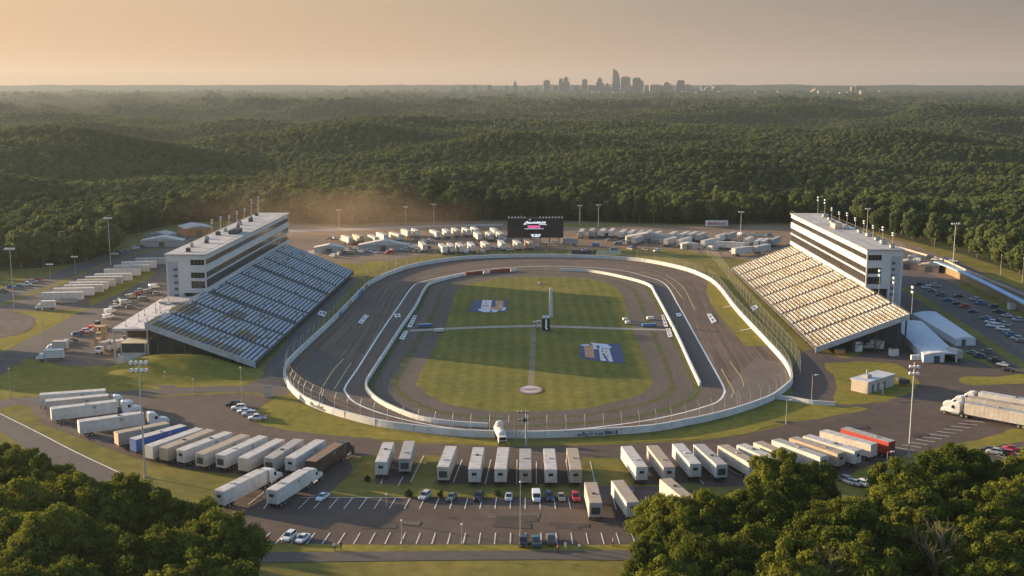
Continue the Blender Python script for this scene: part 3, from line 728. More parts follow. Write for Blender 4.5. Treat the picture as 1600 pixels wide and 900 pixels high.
# infield paths
def path_px(name, lst, w, z, mat): strip(name, crom([G(x, y) for x, y in lst], 6), w, z, mat, closed=False)
path_px('infield_path', [(640, 517), (700, 514), (760, 511.5), (830, 510), (900, 511.5), (960, 513.5), (1040, 515.5)], 3.2, .052, CONCP)
path_px('infield_path', [(834, 514), (832, 560), (829, 603)], 1.7, .054, M('worn_turf', (.16, .135, .075), rough=.95, var=.25, scale=.2))
# turf strips at the foot of the right hand wall
def along(c, p0, p1, n=24):
    """the stretch of curve c between the two survey points"""
    c = resample(c, 1200); i0 = min(range(1200), key=lambda i: (c[i] - p0).length); i1 = min(range(1200), key=lambda i: (c[i] - p1).length)
    d = (i1 - i0) % 1200
    return [c[(i0 + d * k // n) % 1200] for k in range(n + 1)] if d < 600 else [c[(i0 - (1200 - d) * k // n) % 1200] for k in range(n + 1)]
tw = along(ow, G(1098, 434), G(1200, 541), 40)
prof_in = []
for i, p in enumerate(tw):
    t = i / 40; w = 7.5 * min(1, t * 4) * min(1, .55 + t)
    a = tw[max(0, i - 1)]; c = tw[min(40, i + 1)]; d = (c - a).normalized(); prof_in.append(Vector((p.x + d.y * w * (1 if d.y < 0 else -1), p.y - d.x * w * (1 if d.y < 0 else -1), 0)))
b = MB(); ztw = zlayer()
for i in range(40):
    b.face([(*tw[i].xy, ztw), (*tw[i + 1].xy, ztw), (*prof_in[i + 1].xy, ztw), (*prof_in[i].xy, ztw)], GRASS)
tag(b.build('grass_strip'), 'strip of bright turf at the foot of the right hand wall', kind='structure')
for (x0, y0, x1, y1) in [(1130, 480.5, 1146, 478), (1156, 517, 1176, 513)]:
    path_px('turf_divider', [(x0, y0), (x1, y1)], .6, .030, PAINT)
# faded lane stripes on the banking and grid lines
for lst, w, m in [([(504, 605), (520, 580), (537, 561)], .35, YPAINT), ([(522, 609), (537, 585), (549, 567)], .25, YPAINT), ([(1127, 577), (1140, 600), (1146, 612), (1142, 622)], .3, YPAINT), ([(1140, 565), (1158, 590), (1162, 605)], .25, YPAINT), ([(1000, 425), (1040, 437), (1066, 466)], .3, YPAINT), ([(1040, 430), (1066, 448), (1086, 485)], .3, YPAINT)]:
    path_px('lane_stripe', lst, w, .0285, m)
for p_, m_ in WORN: sheet('asphalt_patch', p_, 0, m_, wob=.15)
# parking bay lines
b = MB(); zb_ = zlayer()
def bay(p0, p1, w=.16):
    p0, p1 = G(*p0), G(*p1); d = (p1 - p0).normalized(); q = Vector((-d.y, d.x, 0)) * w / 2
    b.face([(*(p0 - q).xy, zb_), (*(p1 - q).xy, zb_), (*(p1 + q).xy, zb_), (*(p0 + q).xy, zb_)], PAINT)
for i in range(24):       # upper row of bays
    x = 471 + 23.3 * i; tl = (822 - x) * .034
    if x < 905: bay((x - tl * .4, 796), (x + tl * 1.1, 778.5))
for i in range(26):       # lower row
    x = 410 + 24.2 * i; tl = (822 - x) * .028
    bay((x - tl * .4, 851), (x + tl * 1.0, 833.5))
bay((471, 778.5), (640, 778.5))
for (x0, y0, x1, y1) in [(388, 789, 412, 770), (412, 796, 420, 785), (957, 777, 963, 797), (1008, 777, 1016, 797)]: bay((x0, y0), (x1, y1))
for (x0, y0, x1, y1) in [(642, 753, 662, 713), (708, 755, 722, 719), (758, 757, 767, 719), (807, 757, 808, 719), (838, 757, 838, 722), (890, 757, 884, 719), (930, 757, 922, 722), (1160, 746, 1138, 733), (622, 760, 630, 745), (595, 757, 600, 742), (1100, 757, 1072, 729)]: bay((x0, y0), (x1, y1))
for i in range(16):       # angled bays in the right hand lot
    x = 1398 + 11 * i; y = 700 - 4.2 * i * 1.0
    bay((x, y), (x + 30, y + 4.5 - .9 * i * .2), .22)
for i in range(9):
    x = 1556 + 9 * i; y = 712 - 3.0 * i
    bay((x, y), (x + 34, y + 8), .2)
tag(b.build('parking_lines'), 'worn white parking bay lines', kind='structure')
path_px('road_edge_line', [(0, 647), (60, 677), (120, 708), (188, 740)], .3, .024, PAINT)

# painted marks on track and turf
def decal(name, label, polys, z0, cat='painted mark'):
    mb = MB(); z0 = zlayer(len(polys) + 1)
    for k, (pts, mat) in enumerate(polys): mb.face([(*G(x, y).xy, z0 + .002 * k) for x, y in pts], mat)
    for f in mb.f: pass
    o = mb.build(name); return tag(o, label, cat)
BLUEP = M('blue_turf_paint', (.035, .055, .115), rough=.9, hue=(.055, .075, .14), scale=.2, var=.2)
ORNP = M('orange_turf_paint', (.40, .17, .10), rough=.9, hue=(.46, .24, .13), scale=.35, var=.3)
WHP = M('white_turf_paint', (.46, .42, .41), rough=.9, hue=(.58, .54, .54), scale=.5, var=.35)
LBP = M('pale_blue_turf_paint', (.40, .50, .58), rough=.9, scale=.5, var=.25)
def z(x, y): return (880 + x / 12.86, 520 + y / 12.86)
def c8(x, y): return (700 + x / 8, 420 + y / 8)
decal('painted_logo', 'large blue lawn logo with orange and white blocks, right half of infield', [
    ([z(325, 235), z(1140, 225), z(1240, 625), z(720, 580), z(345, 520)], BLUEP),
    ([z(415, 255), z(600, 250), z(630, 520), z(445, 488)], ORNP),
    ([z(540, 205), z(900, 240), z(930, 320), z(600, 340), z(605, 260)], WHP),
    ([z(715, 320), z(925, 330), z(1000, 590), z(750, 565)], WHP),
    ([z(775, 420), z(820, 420), z(925, 580), z(870, 575)], BLUEP),
    ([z(345, 250), z(520, 235), z(525, 262), z(360, 270)], WHP),
    ([z(690, 235), z(880, 240), z(975, 300), z(930, 325), z(880, 290), z(700, 270)], LBP),
    ([z(650, 265), z(720, 265), z(735, 325), z(690, 325)], BLUEP),
    ([z(770, 310), z(800, 310), z(805, 340), z(775, 340)], BLUEP), ([z(830, 315), z(850, 315), z(856, 345), z(835, 345)], BLUEP), ([z(760, 365), z(800, 367), z(806, 395), z(766, 392)], BLUEP), ([z(840, 375), z(880, 378), z(886, 408), z(850, 405)], ORNP), ([z(870, 455), z(910, 460), z(920, 490), z(880, 488)], ORNP), ([z(780, 485), z(800, 487), z(806, 520), z(785, 518)], ORNP)], .056, 'lawn logo')
decal('painted_logo', 'smaller blue lawn logo with white and orange blocks, left of the scoring pylon', [
    ([c8(315, 400), c8(755, 395), c8(720, 540), c8(258, 545)], BLUEP),
    ([c8(430, 395), c8(552, 397), c8(530, 515), c8(410, 500)], WHP),
    ([c8(592, 402), c8(692, 402), c8(690, 525), c8(600, 522), c8(535, 510), c8(545, 480), c8(596, 485)], ORNP),
    ([c8(385, 505), c8(480, 505), c8(640, 525), c8(600, 548), c8(450, 548), c8(375, 525)], WHP),
    ([c8(470, 410), c8(486, 410), c8(482, 450), c8(466, 450)], ORNP), ([c8(430, 460), c8(510, 462), c8(506, 480), c8(426, 478)], ORNP),
    ([c8(640, 455), c8(672, 455), c8(670, 490), c8(636, 490)], YPAINT), ([c8(525, 525), c8(555, 527), c8(545, 545), c8(520, 543)], BLUEP), ([c8(690, 490), c8(725, 485), c8(715, 525), c8(670, 530)], LBP)], .056, 'lawn logo')
def ellipse(cx, cy, rx, ry, n=28): return [(cx + rx * math.cos(2 * PI * i / n), cy + ry * math.sin(2 * PI * i / n)) for i in range(n)]
MAUVE = M('mauve_turf_paint', (.24, .19, .18), rough=.9, hue=(.30, .25, .25), scale=.4, var=.25)
decal('painted_emblem', 'round mauve emblem with pale bands on the grass near the close turn', [
    (ellipse(829, 610, 20, 6.8), M('maroon_turf_paint', (.16, .07, .05), rough=.9, var=.2)), (ellipse(829, 609.6, 17, 6.3), MAUVE), (ellipse(829, 609, 13, 4.2), WHP), (ellipse(829, 609, 12, 3.4), MAUVE),
    ([(815, 610.4), (843, 609.8), (843, 608.9), (815, 609.5)], M('maroon_turf_paint', (.16, .07, .05))), ([(820, 613), (838, 612.8), (838, 612.2), (820, 612.4)], WHP), ([(820, 607), (838, 606.8), (838, 606.2), (820, 606.4)], WHP)], .056, 'lawn emblem')
decal('painted_emblem', 'faint flat maroon mark on the sunlit far end of the infield grass', [([(834, 445.5), (856, 444), (856.5, 445.4), (835, 446.6)], M('maroon_turf_paint', (.16, .07, .05))), (ellipse(842, 442.5, 3, 1.2, 10), MAUVE)], .056, 'lawn emblem')
def plate(name, label, c, glyph, z0, white=PAINT):
    """white painted block with darker strokes across it; c = four photo corners"""
    P4 = [Vector((*G(*p).xy, 0)) for p in c]
    def uv(u, v): return P4[0].lerp(P4[1], u).lerp(P4[3].lerp(P4[2], u), v)
    mb = MB(); z0 = zlayer(2); mb.face([(*uv(u, v).xy, z0) for u, v in ((0, 0), (1, 0), (1, 1), (0, 1))], white)
    for (u0, v0, u1, v1) in glyph: mb.face([(*uv(u, v).xy, z0 + .002) for u, v in ((u0, v0), (u1, v0), (u1, v1), (u0, v1))], TRACKM)
    return tag(mb.build(name), label, 'painted sign')
g1 = [(.12, .1, .22, .9), (.12, .42, .42, .58), (.34, .1, .42, .9), (.55, .1, .65, .9), (.55, .1, .85, .24), (.78, .1, .86, .9), (.55, .76, .85, .9)]
plate('painted_plate', 'white lettered block painted on the left straight', [(570, 492), (577, 493.5), (566, 507), (559.5, 504.5)], [(.12, .08, .3, .2), (.5, .05, .85, .16), (.15, .33, .85, .42), (.2, .55, .4, .68), (.6, .5, .8, .62), (.15, .8, .85, .88)], .030)
plate('painted_plate', 'white lettered block painted on the right straight', [(1104, 491.5), (1111, 491), (1120, 503), (1112, 506.5)], [(.3, .2, .65, .45), (.3, .6, .7, .8)], .030)
plate('painted_plate', 'small white rounded mark beside the left racing line', [(616, 491.5), (625, 491), (626, 496), (617, 497)], [(.25, .3, .75, .7)], .030)
plate('painted_plate', 'small white rounded mark beside the right racing line', [(1055.5, 490.5), (1063, 489.5), (1065.5, 494.5), (1058, 495.5)], [(.3, .35, .7, .6)], .030)
for nm, lab, c in [('left, beyond the cross path', 0, [(646, 494), (651.5, 494), (643, 512), (636, 512)]), ('left, before the cross path', 0, [(632, 518), (638, 518), (631, 532), (623.5, 530)]), ('right, beyond the cross path', 0, [(1033, 493), (1037, 493), (1044, 511), (1038, 512)]), ('right, before the cross path', 0, [(1040, 514), (1047, 514), (1051, 527), (1044, 528)])]:
    plate('painted_plate', f'white bordered pit board painted inside the inner wall, {nm}', c, [(.2, .08, .8, .2), (.2, .3, .8, .4), (.25, .5, .75, .6), (.2, .72, .8, .84)], .050)
plate('painted_plate', 'white lettered block on the dark apron below the left seats', [(500, 486), (511, 488.5), (507, 496), (496, 492)], [(.15, .3, .4, .7), (.55, .2, .85, .6)], .030)
plate('painted_plate', 'white diamond painted on the walkway below the right seats', [(1181, 477), (1185, 481), (1177, 487.5), (1172, 481)], [(.35, .35, .65, .65)], .030)

# grass bank that rises under the near end of the left stand
nxb, nyb = 40, 18; V = []; Fb = []
for j in range(nyb + 1):
    for i in range(nxb + 1):
        x = -128 + 52 * i / nxb; y = 320 + 21.3 * j / nyb
        hx = 4.3 * float(1 - sstep(-97, -77, x)) * float(sstep(-127, -106, x))
        V.append((x, y, .03 + hx * float(sstep(0, 1, j / nyb)) + .12 * float(vnoise(x / 3, y / 3))))
Fb = [(j * (nxb + 1) + i, j * (nxb + 1) + i + 1, (j + 1) * (nxb + 1) + i + 1, (j + 1) * (nxb + 1) + i) for j in range(nyb) for i in range(nxb)]
me = bpy.data.meshes.new('grass_mound'); me.from_pydata(V, [], Fb); me.materials.append(GRASS); me.polygons.foreach_set('use_smooth', [True] * len(Fb))
o = bpy.data.objects.new('grass_mound', me); COL.objects.link(o); tag(o, 'grass bank rising to the near end of the left stand', kind='structure')
# ------------------------------------------------------------------ walls and fences
WALLW = M('white_wall', (.52, .51, .49), rough=.75, hue=(.42, .40, .37), scale=.25, var=.16)
REDB = M('red_barrier', (.20, .035, .03), rough=.7, var=.3, scale=.6)
STEEL = M('galvanised_steel', (.38, .37, .35), rough=.5, var=.15, scale=1.0, metal=.3)
STEELD = M('weathered_steel', (.17, .155, .14), rough=.7, var=.2, scale=1.0)
MESHV = veil('fence_mesh', (.30, .28, .24), .05)
MESHV2 = veil('fence_mesh_dense', (.24, .23, .19), .07)
BLACKS = M('black_streak', (.11, .12, .135), rough=.8, var=.4, scale=.8)
def prof(w, h, z0=0): return [(-w / 2, z0), (w / 2, z0), (w / 2 * .75, z0 + h), (-w / 2 * .75, z0 + h)]
def side_offset(pts, d, closed):
    n = len(pts); o = []
    for i, p in enumerate(pts):
        a = pts[(i - 1) % n] if (closed or i) else p; c = pts[(i + 1) % n] if (closed or i < n - 1) else p
        t = Vector((c.x - a.x, c.y - a.y, 0)).normalized(); o.append(Vector((p.x - t.y * d, p.y + t.x * d, 0)))
    return o
OWr = resample(ow, 420)
ctr = sum((p for p in OWr), Vector()) / len(OWr)
sgn = 1 if ((OWr[1] - OWr[0]).cross(ctr - OWr[0])).z > 0 else -1       # +1: inside is on the left of travel
wall = thing('retaining_wall', 'long white concrete wall around the outside of the oval', 'wall', (ctr.x, ctr.y, 0))
base_off = Vector((ctr.x, ctr.y, 0))
def loc(pts): return [Vector((p.x - base_off.x, p.y - base_off.y, 0)) for p in pts]
b = MB(); b.sweep(loc(side_offset(OWr, -.35 * sgn, True)), prof(.8, 1.75), WALLW, closed=True); b.build('wall_body', wall)
def near(px): return min(range(len(OWr)), key=lambda i: (OWr[i] - G(*px)).length)
def seg(c, p0, p1, n): return along(c, G(*p0), G(*p1), n)
# painted advert boards on the inner face of the left straight, dark streaks on the outer face of the near turn
adm = [M('advert_red', (.42, .06, .04), var=.3, scale=1), M('advert_blue', (.06, .16, .36), var=.3, scale=1), M('advert_orange', (.50, .22, .08), var=.3, scale=1), M('advert_pale_blue', (.30, .42, .55), var=.3, scale=1)]
for k, (p0, p1, m) in enumerate([((577, 449), (572, 453), 0), ((570, 456), (563, 463), 1), ((561, 465), (556, 470), 3), ((552, 474), (545, 481), 2), ((544, 482), (538, 488), 3), ((536, 490), (530, 496), 1)]):
    s = seg(ow, p0, p1, 4); b = MB(); b.sweep(loc(side_offset(s, .12 * (1 if (s[1] - s[0]).cross(ctr - s[0]).z > 0 else -1), False)), [(-.06, .35), (.06, .35), (.02, 1.55), (-.02, 1.55)], adm[m])
    o = b.build('advert_panel', wall); o['label'] = ['red advert panel', 'blue advert panel', 'orange advert panel', 'pale blue advert panel'][m]
for (p0, p1) in [((725, 681), (762, 682.6)), ((897, 681), (966, 678)), ((490, 634), (512, 643))]:
    s = seg(ow, p0, p1, 10); si = -1 if (s[1] - s[0]).cross(ctr - s[0]).z > 0 else 1
    b = MB(); rr = random.Random(int(p0[0])); q = resample(side_offset(s, si * .78, False), 40, False)
    for i in range(0, 38, 2):
        L2 = loc(q[i:i + 3]); h = rr.uniform(.5, 1.35); b.sweep(L2[:rr.choice([2, 3])], [(-.04, rr.uniform(.1, .4)), (.04, .2), (.04, h), (-.04, h)], BLACKS)
    o = b.build('dark_lettering', wall); o['label'] = 'worn dark lettering on the outer face'
# joints that show the wall is cast in lengths
b = MB()
for i in range(0, 420, 6):
    p = OWr[i]; a = OWr[i - 1]; t = (p - a).normalized(); rz = math.atan2(t.y, t.x); q = loc(side_offset([a, p, OWr[(i + 1) % 420]], -.35 * sgn, False))[1]
    b.box(-.04, .04, -.43, .43, .02, 1.77, CONC, rz, (q.x, q.y, 0))
b.build('wall_joint', wall)

inner = thing('inner_wall', 'low white concrete wall on the inside of both straights', 'wall', (ctr.x, ctr.y, 0))
for nm, lst in [('wall_length', [(762, 668.5), (700, 664), (650, 655), (600, 634), (577, 616), (572, 603), (578, 590), (600, 556), (625, 517), (650, 480), (663, 455), (677, 443), (725, 431)]), ('wall_length', [(875, 423.5), (925, 426), (975, 435.5), (1013, 447), (1025, 463), (1055, 520), (1078, 570), (1094, 604)])]:
    b = MB(); b.sweep(loc(resample(crom([G(*p) for p in lst], 8), 120, False)), prof(.7, 1.25), WALLW); b.build(nm, inner)
rb = thing('crash_barrier', 'long dark red barrier on the inside of the far turn', 'barrier', tuple(G(765, 427)))
o0 = G(765, 427)
for (a, c, m, nm, h) in [((727, 430.6), (754, 428), REDB, 'barrier_panel', 1.5), ((755.5, 427.9), (764, 427.2), WALLW, 'pale_panel', 1.3), ((765, 427.1), (797, 424.6), REDB, 'barrier_panel', 1.5), ((798, 424.4), (806, 424), WALLW, 'pale_panel', 1.3)]:
    b = MB(); b.sweep([G(*a) - o0, G(*c) - o0], prof(.9, h), m); b.build(nm, rb)
ob = thing('advert_board', 'dark blue board standing on the far turn wall right of centre', 'board', tuple(G(912, 399)))
b = MB(); b.box(-6, 6, -.15, .15, .3, 2.6, M('navy_board', (.03, .035, .05), var=.3)); b.build('panel', ob)
for s in (-1, 1):
    b = MB(); b.box(s * 5 - .1, s * 5 + .1, .16, .36, 0, 2.6, STEELD); b.build('post', ob)
ob = thing('advert_board', 'pale green and white board on the far turn wall', 'board', tuple(G(952, 398.5)))
b = MB(); b.box(-6, 6, -.15, .15, .4, 2.2, M('pale_board', (.42, .46, .38), var=.4, scale=.6)); b.build('panel', ob)
for s in (-1, 1):
    b = MB(); b.box(s * 5 - .1, s * 5 + .1, .16, .36, 0, 2.2, STEELD); b.build('post', ob)

def catch_fence(label, lst, off, step, h, meshm, lean=.8, cables=4, src=ow, pr=.05):
    s = seg(src, lst[0], lst[-1], 400) if len(lst) == 2 else crom([G(*p) for p in lst], 20)
    si = 1 if (s[1] - s[0]).cross(ctr - s[0]).z > 0 else -1
    line = side_offset(s, -off * si, False); length = sum((q - p).length for p, q in zip(line, line[1:])); n = max(3, int(length / step) + 1)
    pts = resample(line, n, False); top = side_offset(pts, lean * si, False)
    t = thing('catch_fence', label, 'fence', tuple(pts[n // 2])); o = pts[n // 2]
    me0 = None
    for p, q in zip(pts, top):
        b = MB(); p_, q_ = p - o, q - o
        b.tube((p_.x, p_.y, 0), (p_.x, p_.y, h * .72), pr, pr * .9, STEEL, 5); b.tube((p_.x, p_.y, h * .72), (q_.x, q_.y, h), pr * .9, pr * .7, STEEL, 5)
        b.build('post', t)
    for k in range(cables):
        f = (k + 1) / cables; b = MB()
        for i in range(n - 1):
            def at(j):
                z_ = h * f; w = max(0, (f - .72) / .28); r = pts[j].lerp(top[j], w) - o; return (r.x, r.y, z_)
            b.tube(at(i), at(i + 1), .02, .02, STEELD, 3, cap=False)
        b.build('cable', t)
    b = MB()
    for i in range(n - 1):
        p, p2, q, q2 = pts[i] - o, pts[i + 1] - o, top[i] - o, top[i + 1] - o
        b.face([(p.x, p.y, .9), (p2.x, p2.y, .9), (p2.x, p2.y, h * .72), (p.x, p.y, h * .72)], meshm); b.face([(p.x, p.y, h * .72), (p2.x, p2.y, h * .72), (q2.x, q2.y, h), (q.x, q.y, h)], meshm)
    b.build('wire_mesh', t)
catch_fence('leaning wire catch fence on the wall of the near turn', [(1150, 645), (505, 641)][::-1] if False else [(505, 641), (660, 674.5), (822, 683.5), (1012, 674), (1150, 645)], .35, 4.6, 5.6, veil('thin_mesh', (.30, .28, .24), .03), pr=.05)
catch_fence('wire catch fence round the bend at the near left corner', [(449, 572), (447, 590), (455, 607), (475, 626), (502, 639)], .35, 4.6, 5.6, MESHV)
catch_fence('wire catch fence round the bend at the near right corner', [(1154, 643.5), (1200, 627), (1222, 612), (1234, 600), (1233, 585), (1222, 566)], .35, 4.8, 5.6, MESHV)
catch_fence('wire catch fence below the left grandstand', [(452, 568), (490, 533), (525, 500), (572, 451), (587, 441)], .6, 8, 5.5, MESHV)
catch_fence('wire catch fence round the far turn', [(592, 438.5), (612, 429), (650, 417), (712, 407), (770, 403.5), (840, 402.5), (925, 404), (1000, 409), (1062, 421), (1100, 435)], .6, 11, 5.0, MESHV)
catch_fence('wire catch fence below the right grandstand', [(1104, 437), (1122, 451), (1150, 487), (1200, 541), (1218, 562)], .6, 8, 5.5, MESHV)
catch_fence('taller second fence between the right stand and the wall', [(1010, 391), (1075, 396), (1110, 405), (1128, 424), (1150, 455), (1190, 505), (1225, 545), (1243, 568), (1250, 588)], 0, 8, 6.0, MESHV2, lean=0, cables=3, pr=.035)
catch_fence('tall second fence between the left stand and the wall', [(440, 582), (470, 545), (520, 490), (548, 455), (575, 432), (600, 420), (640, 407), (680, 398)], 0, 9, 4.0, MESHV2, lean=0, cables=3, pr=.035)

# white guard wall running off the near right corner
def guard_wall(label, lst, h, mat, w=.6):
    pts = crom([G(*p) for p in lst], 5); o = pts[len(pts) // 2]
    t = thing('guard_wall', label, 'wall', tuple(o)); b = MB(); b.sweep([p - o for p in pts], prof(w, h), mat); b.build('wall_body', t); return t, o, pts
guard_wall('short white guard wall leading from the near right corner to the hut lawn', [(1210, 623), (1240, 627), (1270, 632), (1305, 634.5)], 1.2, WALLW)
t, o, pts = guard_wall('long pale blue topped wall along the far right embankment', [(1462, 421), (1490, 432), (1530, 451), (1570, 472), (1620, 499), (1660, 520)], 3.4, M('tan_wall', (.24, .17, .09), hue=(.13, .10, .06), scale=.06, var=.25), .8)
b = MB(); b.sweep([p - o for p in pts], [(-1.3, 3.4), (1.3, 3.4), (1.3, 3.9), (-1.3, 3.9)], M('pale_blue_coping', (.28, .38, .48), var=.12)); b.build('coping', t)
guard_wall('low tan kerb wall at the top of the far right bank', [(1405, 388), (1440, 398), (1475, 408), (1510, 424), (1560, 445), (1620, 470)], 1.0, CONCP, .6)
guard_wall('low concrete wall below the near end of the left grandstand', [(252, 543), (275, 545), (300, 549)], .9, CONC, .6)
# ------------------------------------------------------------------ grandstands and suite towers
SEATB = M('bench_blue_grey', (.36, .39, .42), rough=.6, var=.12, scale=1.5)
def seat_mat(name, cols):
    """weathered benches: each plank length takes one of a few faded tints"""
    m = bpy.data.materials.new(name); m.use_nodes = True; t = m.node_tree; n = t.nodes; l = t.links; bs = n['Principled BSDF']; bs.inputs['Roughness'].default_value = .65
    at = n.new('ShaderNodeAttribute'); at.attribute_name = 'tint'; r = n.new('ShaderNodeValToRGB'); r.color_ramp.interpolation = 'CONSTANT'
    e = r.color_ramp.elements
    while len(e) < len(cols): e.new(.5)
    for k, (p, c) in enumerate(cols): e[k].position = p; e[k].color = (*c, 1)
    l.new(at.outputs['Fac'], r.inputs[0])
    nz = n.new('ShaderNodeTexNoise'); nz.inputs['Scale'].default_value = 1.3; g = n.new('ShaderNodeNewGeometry'); l.new(g.outputs['Position'], nz.inputs['Vector'])
    mr = n.new('ShaderNodeMapRange'); mr.inputs['To Min'].default_value = .75; mr.inputs['To Max'].default_value = 1.25; l.new(nz.outputs['Fac'], mr.inputs['Value'])
    s = n.new('ShaderNodeVectorMath'); s.operation = 'SCALE'; l.new(r.outputs[0], s.inputs[0]); l.new(mr.outputs[0], s.inputs['Scale']); l.new(s.outputs[0], bs.inputs['Base Color'])
    return m
SEATL = seat_mat('left_benches', [(0, (.42, .45, .485)), (.35, (.40, .425, .455)), (.62, (.445, .465, .49)), (.86, (.32, .235, .11)), (.93, (.20, .19, .19))])
SEATR = seat_mat('right_benches', [(0, (.40, .365, .31)), (.30, (.45, .42, .375)), (.66, (.36, .30, .225)), (.84, (.31, .245, .17)), (.93, (.33, .34, .35))])
TREAD = M('stand_tread', (.085, .080, .078), rough=.85, var=.25, scale=.6)
TOWW = M('tower_white', (.50, .48, .45), rough=.7, var=.07, scale=.15)
TOWG = M('tower_grey', (.33, .33, .34), rough=.8, var=.12, scale=.3)
ROOFM = M('tower_roof', (.42, .40, .38), rough=.9, hue=(.27, .25, .235), scale=.12, var=.2, detail=8)
GLASS = glass('dark_glass', (.035, .030, .028))
GLASS2 = glass('end_glass', (.012, .014, .016), .08)
FRAME = M('dark_frame', (.10, .095, .09), rough=.6)
DARK = M('dark_steel', (.06, .057, .055), rough=.8, var=.3, scale=.5)  # near-black tone shared by frames, openings and dark fittings

def grandstand(name, label, A, B, C, D, z0, z1, rows, mat, out, tint):
    """A,B front ends (near, far); C,D back ends; seats step up from z0 to z1"""
    A, B, C, D = (Vector(p) for p in (A, B, C, D)); o = (A + B + C + D) / 4
    t = thing(name, label, 'grandstand', (o.x, o.y, 0)); r = random.Random(rows + int(A.x))
    lo = lambda p: Vector((p.x - o.x, p.y - o.y, 0))
    def P(u, v): return lo(A.lerp(B, u).lerp(C.lerp(D, u), v))
    ln = (B - A).length; nseg = int(ln / 2.5); gap = .05 if out < 0 else .10; aisles = [k / 9 for k in range(1, 9)]
    step = MB()
    for k in range(rows):
        v0, v1 = k / rows, (k + 1) / rows; za, zb = z0 + (z1 - z0) * k / rows, z0 + (z1 - z0) * (k + 1) / rows
        p = [P(0, v0), P(1, v0), P(1, v1), P(0, v1)]
        step.face([(*p[0].xy, zb), (*p[1].xy, zb), (*p[2].xy, zb), (*p[3].xy, zb)], TREAD)
        step.face([(*p[0].xy, za), (*p[1].xy, za), (*p[1].xy, zb), (*p[0].xy, zb)], TREAD)
    step.build('seating_deck', t)
    for k in range(rows):
        zb = z0 + (z1 - z0) * (k + 1) / rows; v0, v1 = (k + .40) / rows, (k + .80) / rows; b = MB(); q = [P(0, v0 + .1 / rows), P(1, v0 + .1 / rows), P(1, v0 + .15 / rows), P(0, v0 + .15 / rows)]; b.hexa([(*x.xy, zb + .30) for x in q] + [(*x.xy, zb + .362) for x in q], mat); tt = [.1] * 8
        for s in range(nseg):
            u0, u1 = (s + gap) / nseg, (s + 1 - gap) / nseg; um = (u0 + u1) / 2
            if any(abs(um - a) < .55 / nseg for a in aisles): continue
            val = tint(um, k / rows, r)
            q = [P(u0, v0), P(u1, v0), P(u1, v1), P(u0, v1)]
            b.hexa([(*x.xy, zb + .36) for x in q] + [(*x.xy, zb + .47) for x in q], mat); tt += [val] * 8
            # backrest plank
            w0, w1 = (k + .795) / rows, (k + .86) / rows; q = [P(u0, w0), P(u1, w0), P(u1, w1), P(u0, w1)]
            b.hexa([(*x.xy, zb + .44) for x in q] + [(*x.xy, zb + .86) for x in q], mat); tt += [val] * 8
        ob = b.build('bench_row', t); a = ob.data.attributes.new('tint', 'FLOAT', 'POINT'); a.data.foreach_set('value', tt)
    # railings, rakers and columns
    b = MB()
    for (q0, q1, h) in [((0, 0), (1, 0), z0), ((0, 1), (1, 1), z1)]:
        for i in range(60):
            p, p2 = P(q0[0] + (q1[0] - q0[0]) * i / 60, q0[1]), P(q0[0] + (q1[0] - q0[0]) * (i + 1) / 60, q0[1])
            b.tube((*p.xy, h), (*p.xy, h + 1.2), .05, .05, STEELD, 4, False); b.tube((*p.xy, h + 1.2), (*p2.xy, h + 1.2), .045, .045, STEELD, 4, False)
    b.build('railing', t)
    for u in (0, 1):
        b = MB(); p, q = P(u, 0), P(u, 1); dy = -.3 if u == 0 else .3
        b.hexa([(p.x, p.y, z0 - .9), (q.x, q.y, z1 - .9), (q.x, q.y + dy, z1 - .9), (p.x, p.y + dy, z0 - .9), (p.x, p.y, z0 + 1.0), (q.x, q.y, z1 + 1.0), (q.x, q.y + dy, z1 + 1.0), (p.x, p.y + dy, z0 + 1.0)], M('stand_edge', (.36, .355, .35), var=.2, scale=.5))
        b.build('end_rail', t)
    for k in range(14):
        u = .008 + k / 13 * .984; b = MB()
        for v in (.18, .42, .66, .90, .985):
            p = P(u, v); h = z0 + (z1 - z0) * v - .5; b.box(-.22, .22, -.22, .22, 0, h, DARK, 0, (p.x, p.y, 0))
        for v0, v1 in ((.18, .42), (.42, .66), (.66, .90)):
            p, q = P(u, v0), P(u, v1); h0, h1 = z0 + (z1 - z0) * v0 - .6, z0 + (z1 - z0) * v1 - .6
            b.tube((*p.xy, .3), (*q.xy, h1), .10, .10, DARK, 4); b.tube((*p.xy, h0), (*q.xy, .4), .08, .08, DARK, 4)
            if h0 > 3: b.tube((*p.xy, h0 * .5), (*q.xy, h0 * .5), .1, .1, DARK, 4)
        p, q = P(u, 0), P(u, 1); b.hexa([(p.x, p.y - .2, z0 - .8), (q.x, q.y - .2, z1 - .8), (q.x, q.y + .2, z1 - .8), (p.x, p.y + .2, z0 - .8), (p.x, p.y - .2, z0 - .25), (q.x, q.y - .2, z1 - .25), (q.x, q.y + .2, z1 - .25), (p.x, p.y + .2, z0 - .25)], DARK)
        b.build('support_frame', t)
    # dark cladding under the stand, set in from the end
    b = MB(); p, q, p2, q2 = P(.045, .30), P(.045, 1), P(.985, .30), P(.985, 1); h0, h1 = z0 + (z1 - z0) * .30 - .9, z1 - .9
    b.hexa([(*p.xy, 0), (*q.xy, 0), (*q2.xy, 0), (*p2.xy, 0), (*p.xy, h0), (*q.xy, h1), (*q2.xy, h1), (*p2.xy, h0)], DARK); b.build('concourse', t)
    return t
def tintL(u, v, r):
    x = r.random()
    if (u < .045 and .12 < v < .97) or (.13 < u < .21 and .78 < v < .97) or (.20 < u < .27 and .42 < v < .60) or (.10 < u < .16 and .12 < v < .35): return .88 + .1 * (x > .6)
    return x * .84 if x < .94 else (.88 if x < .965 else .95)
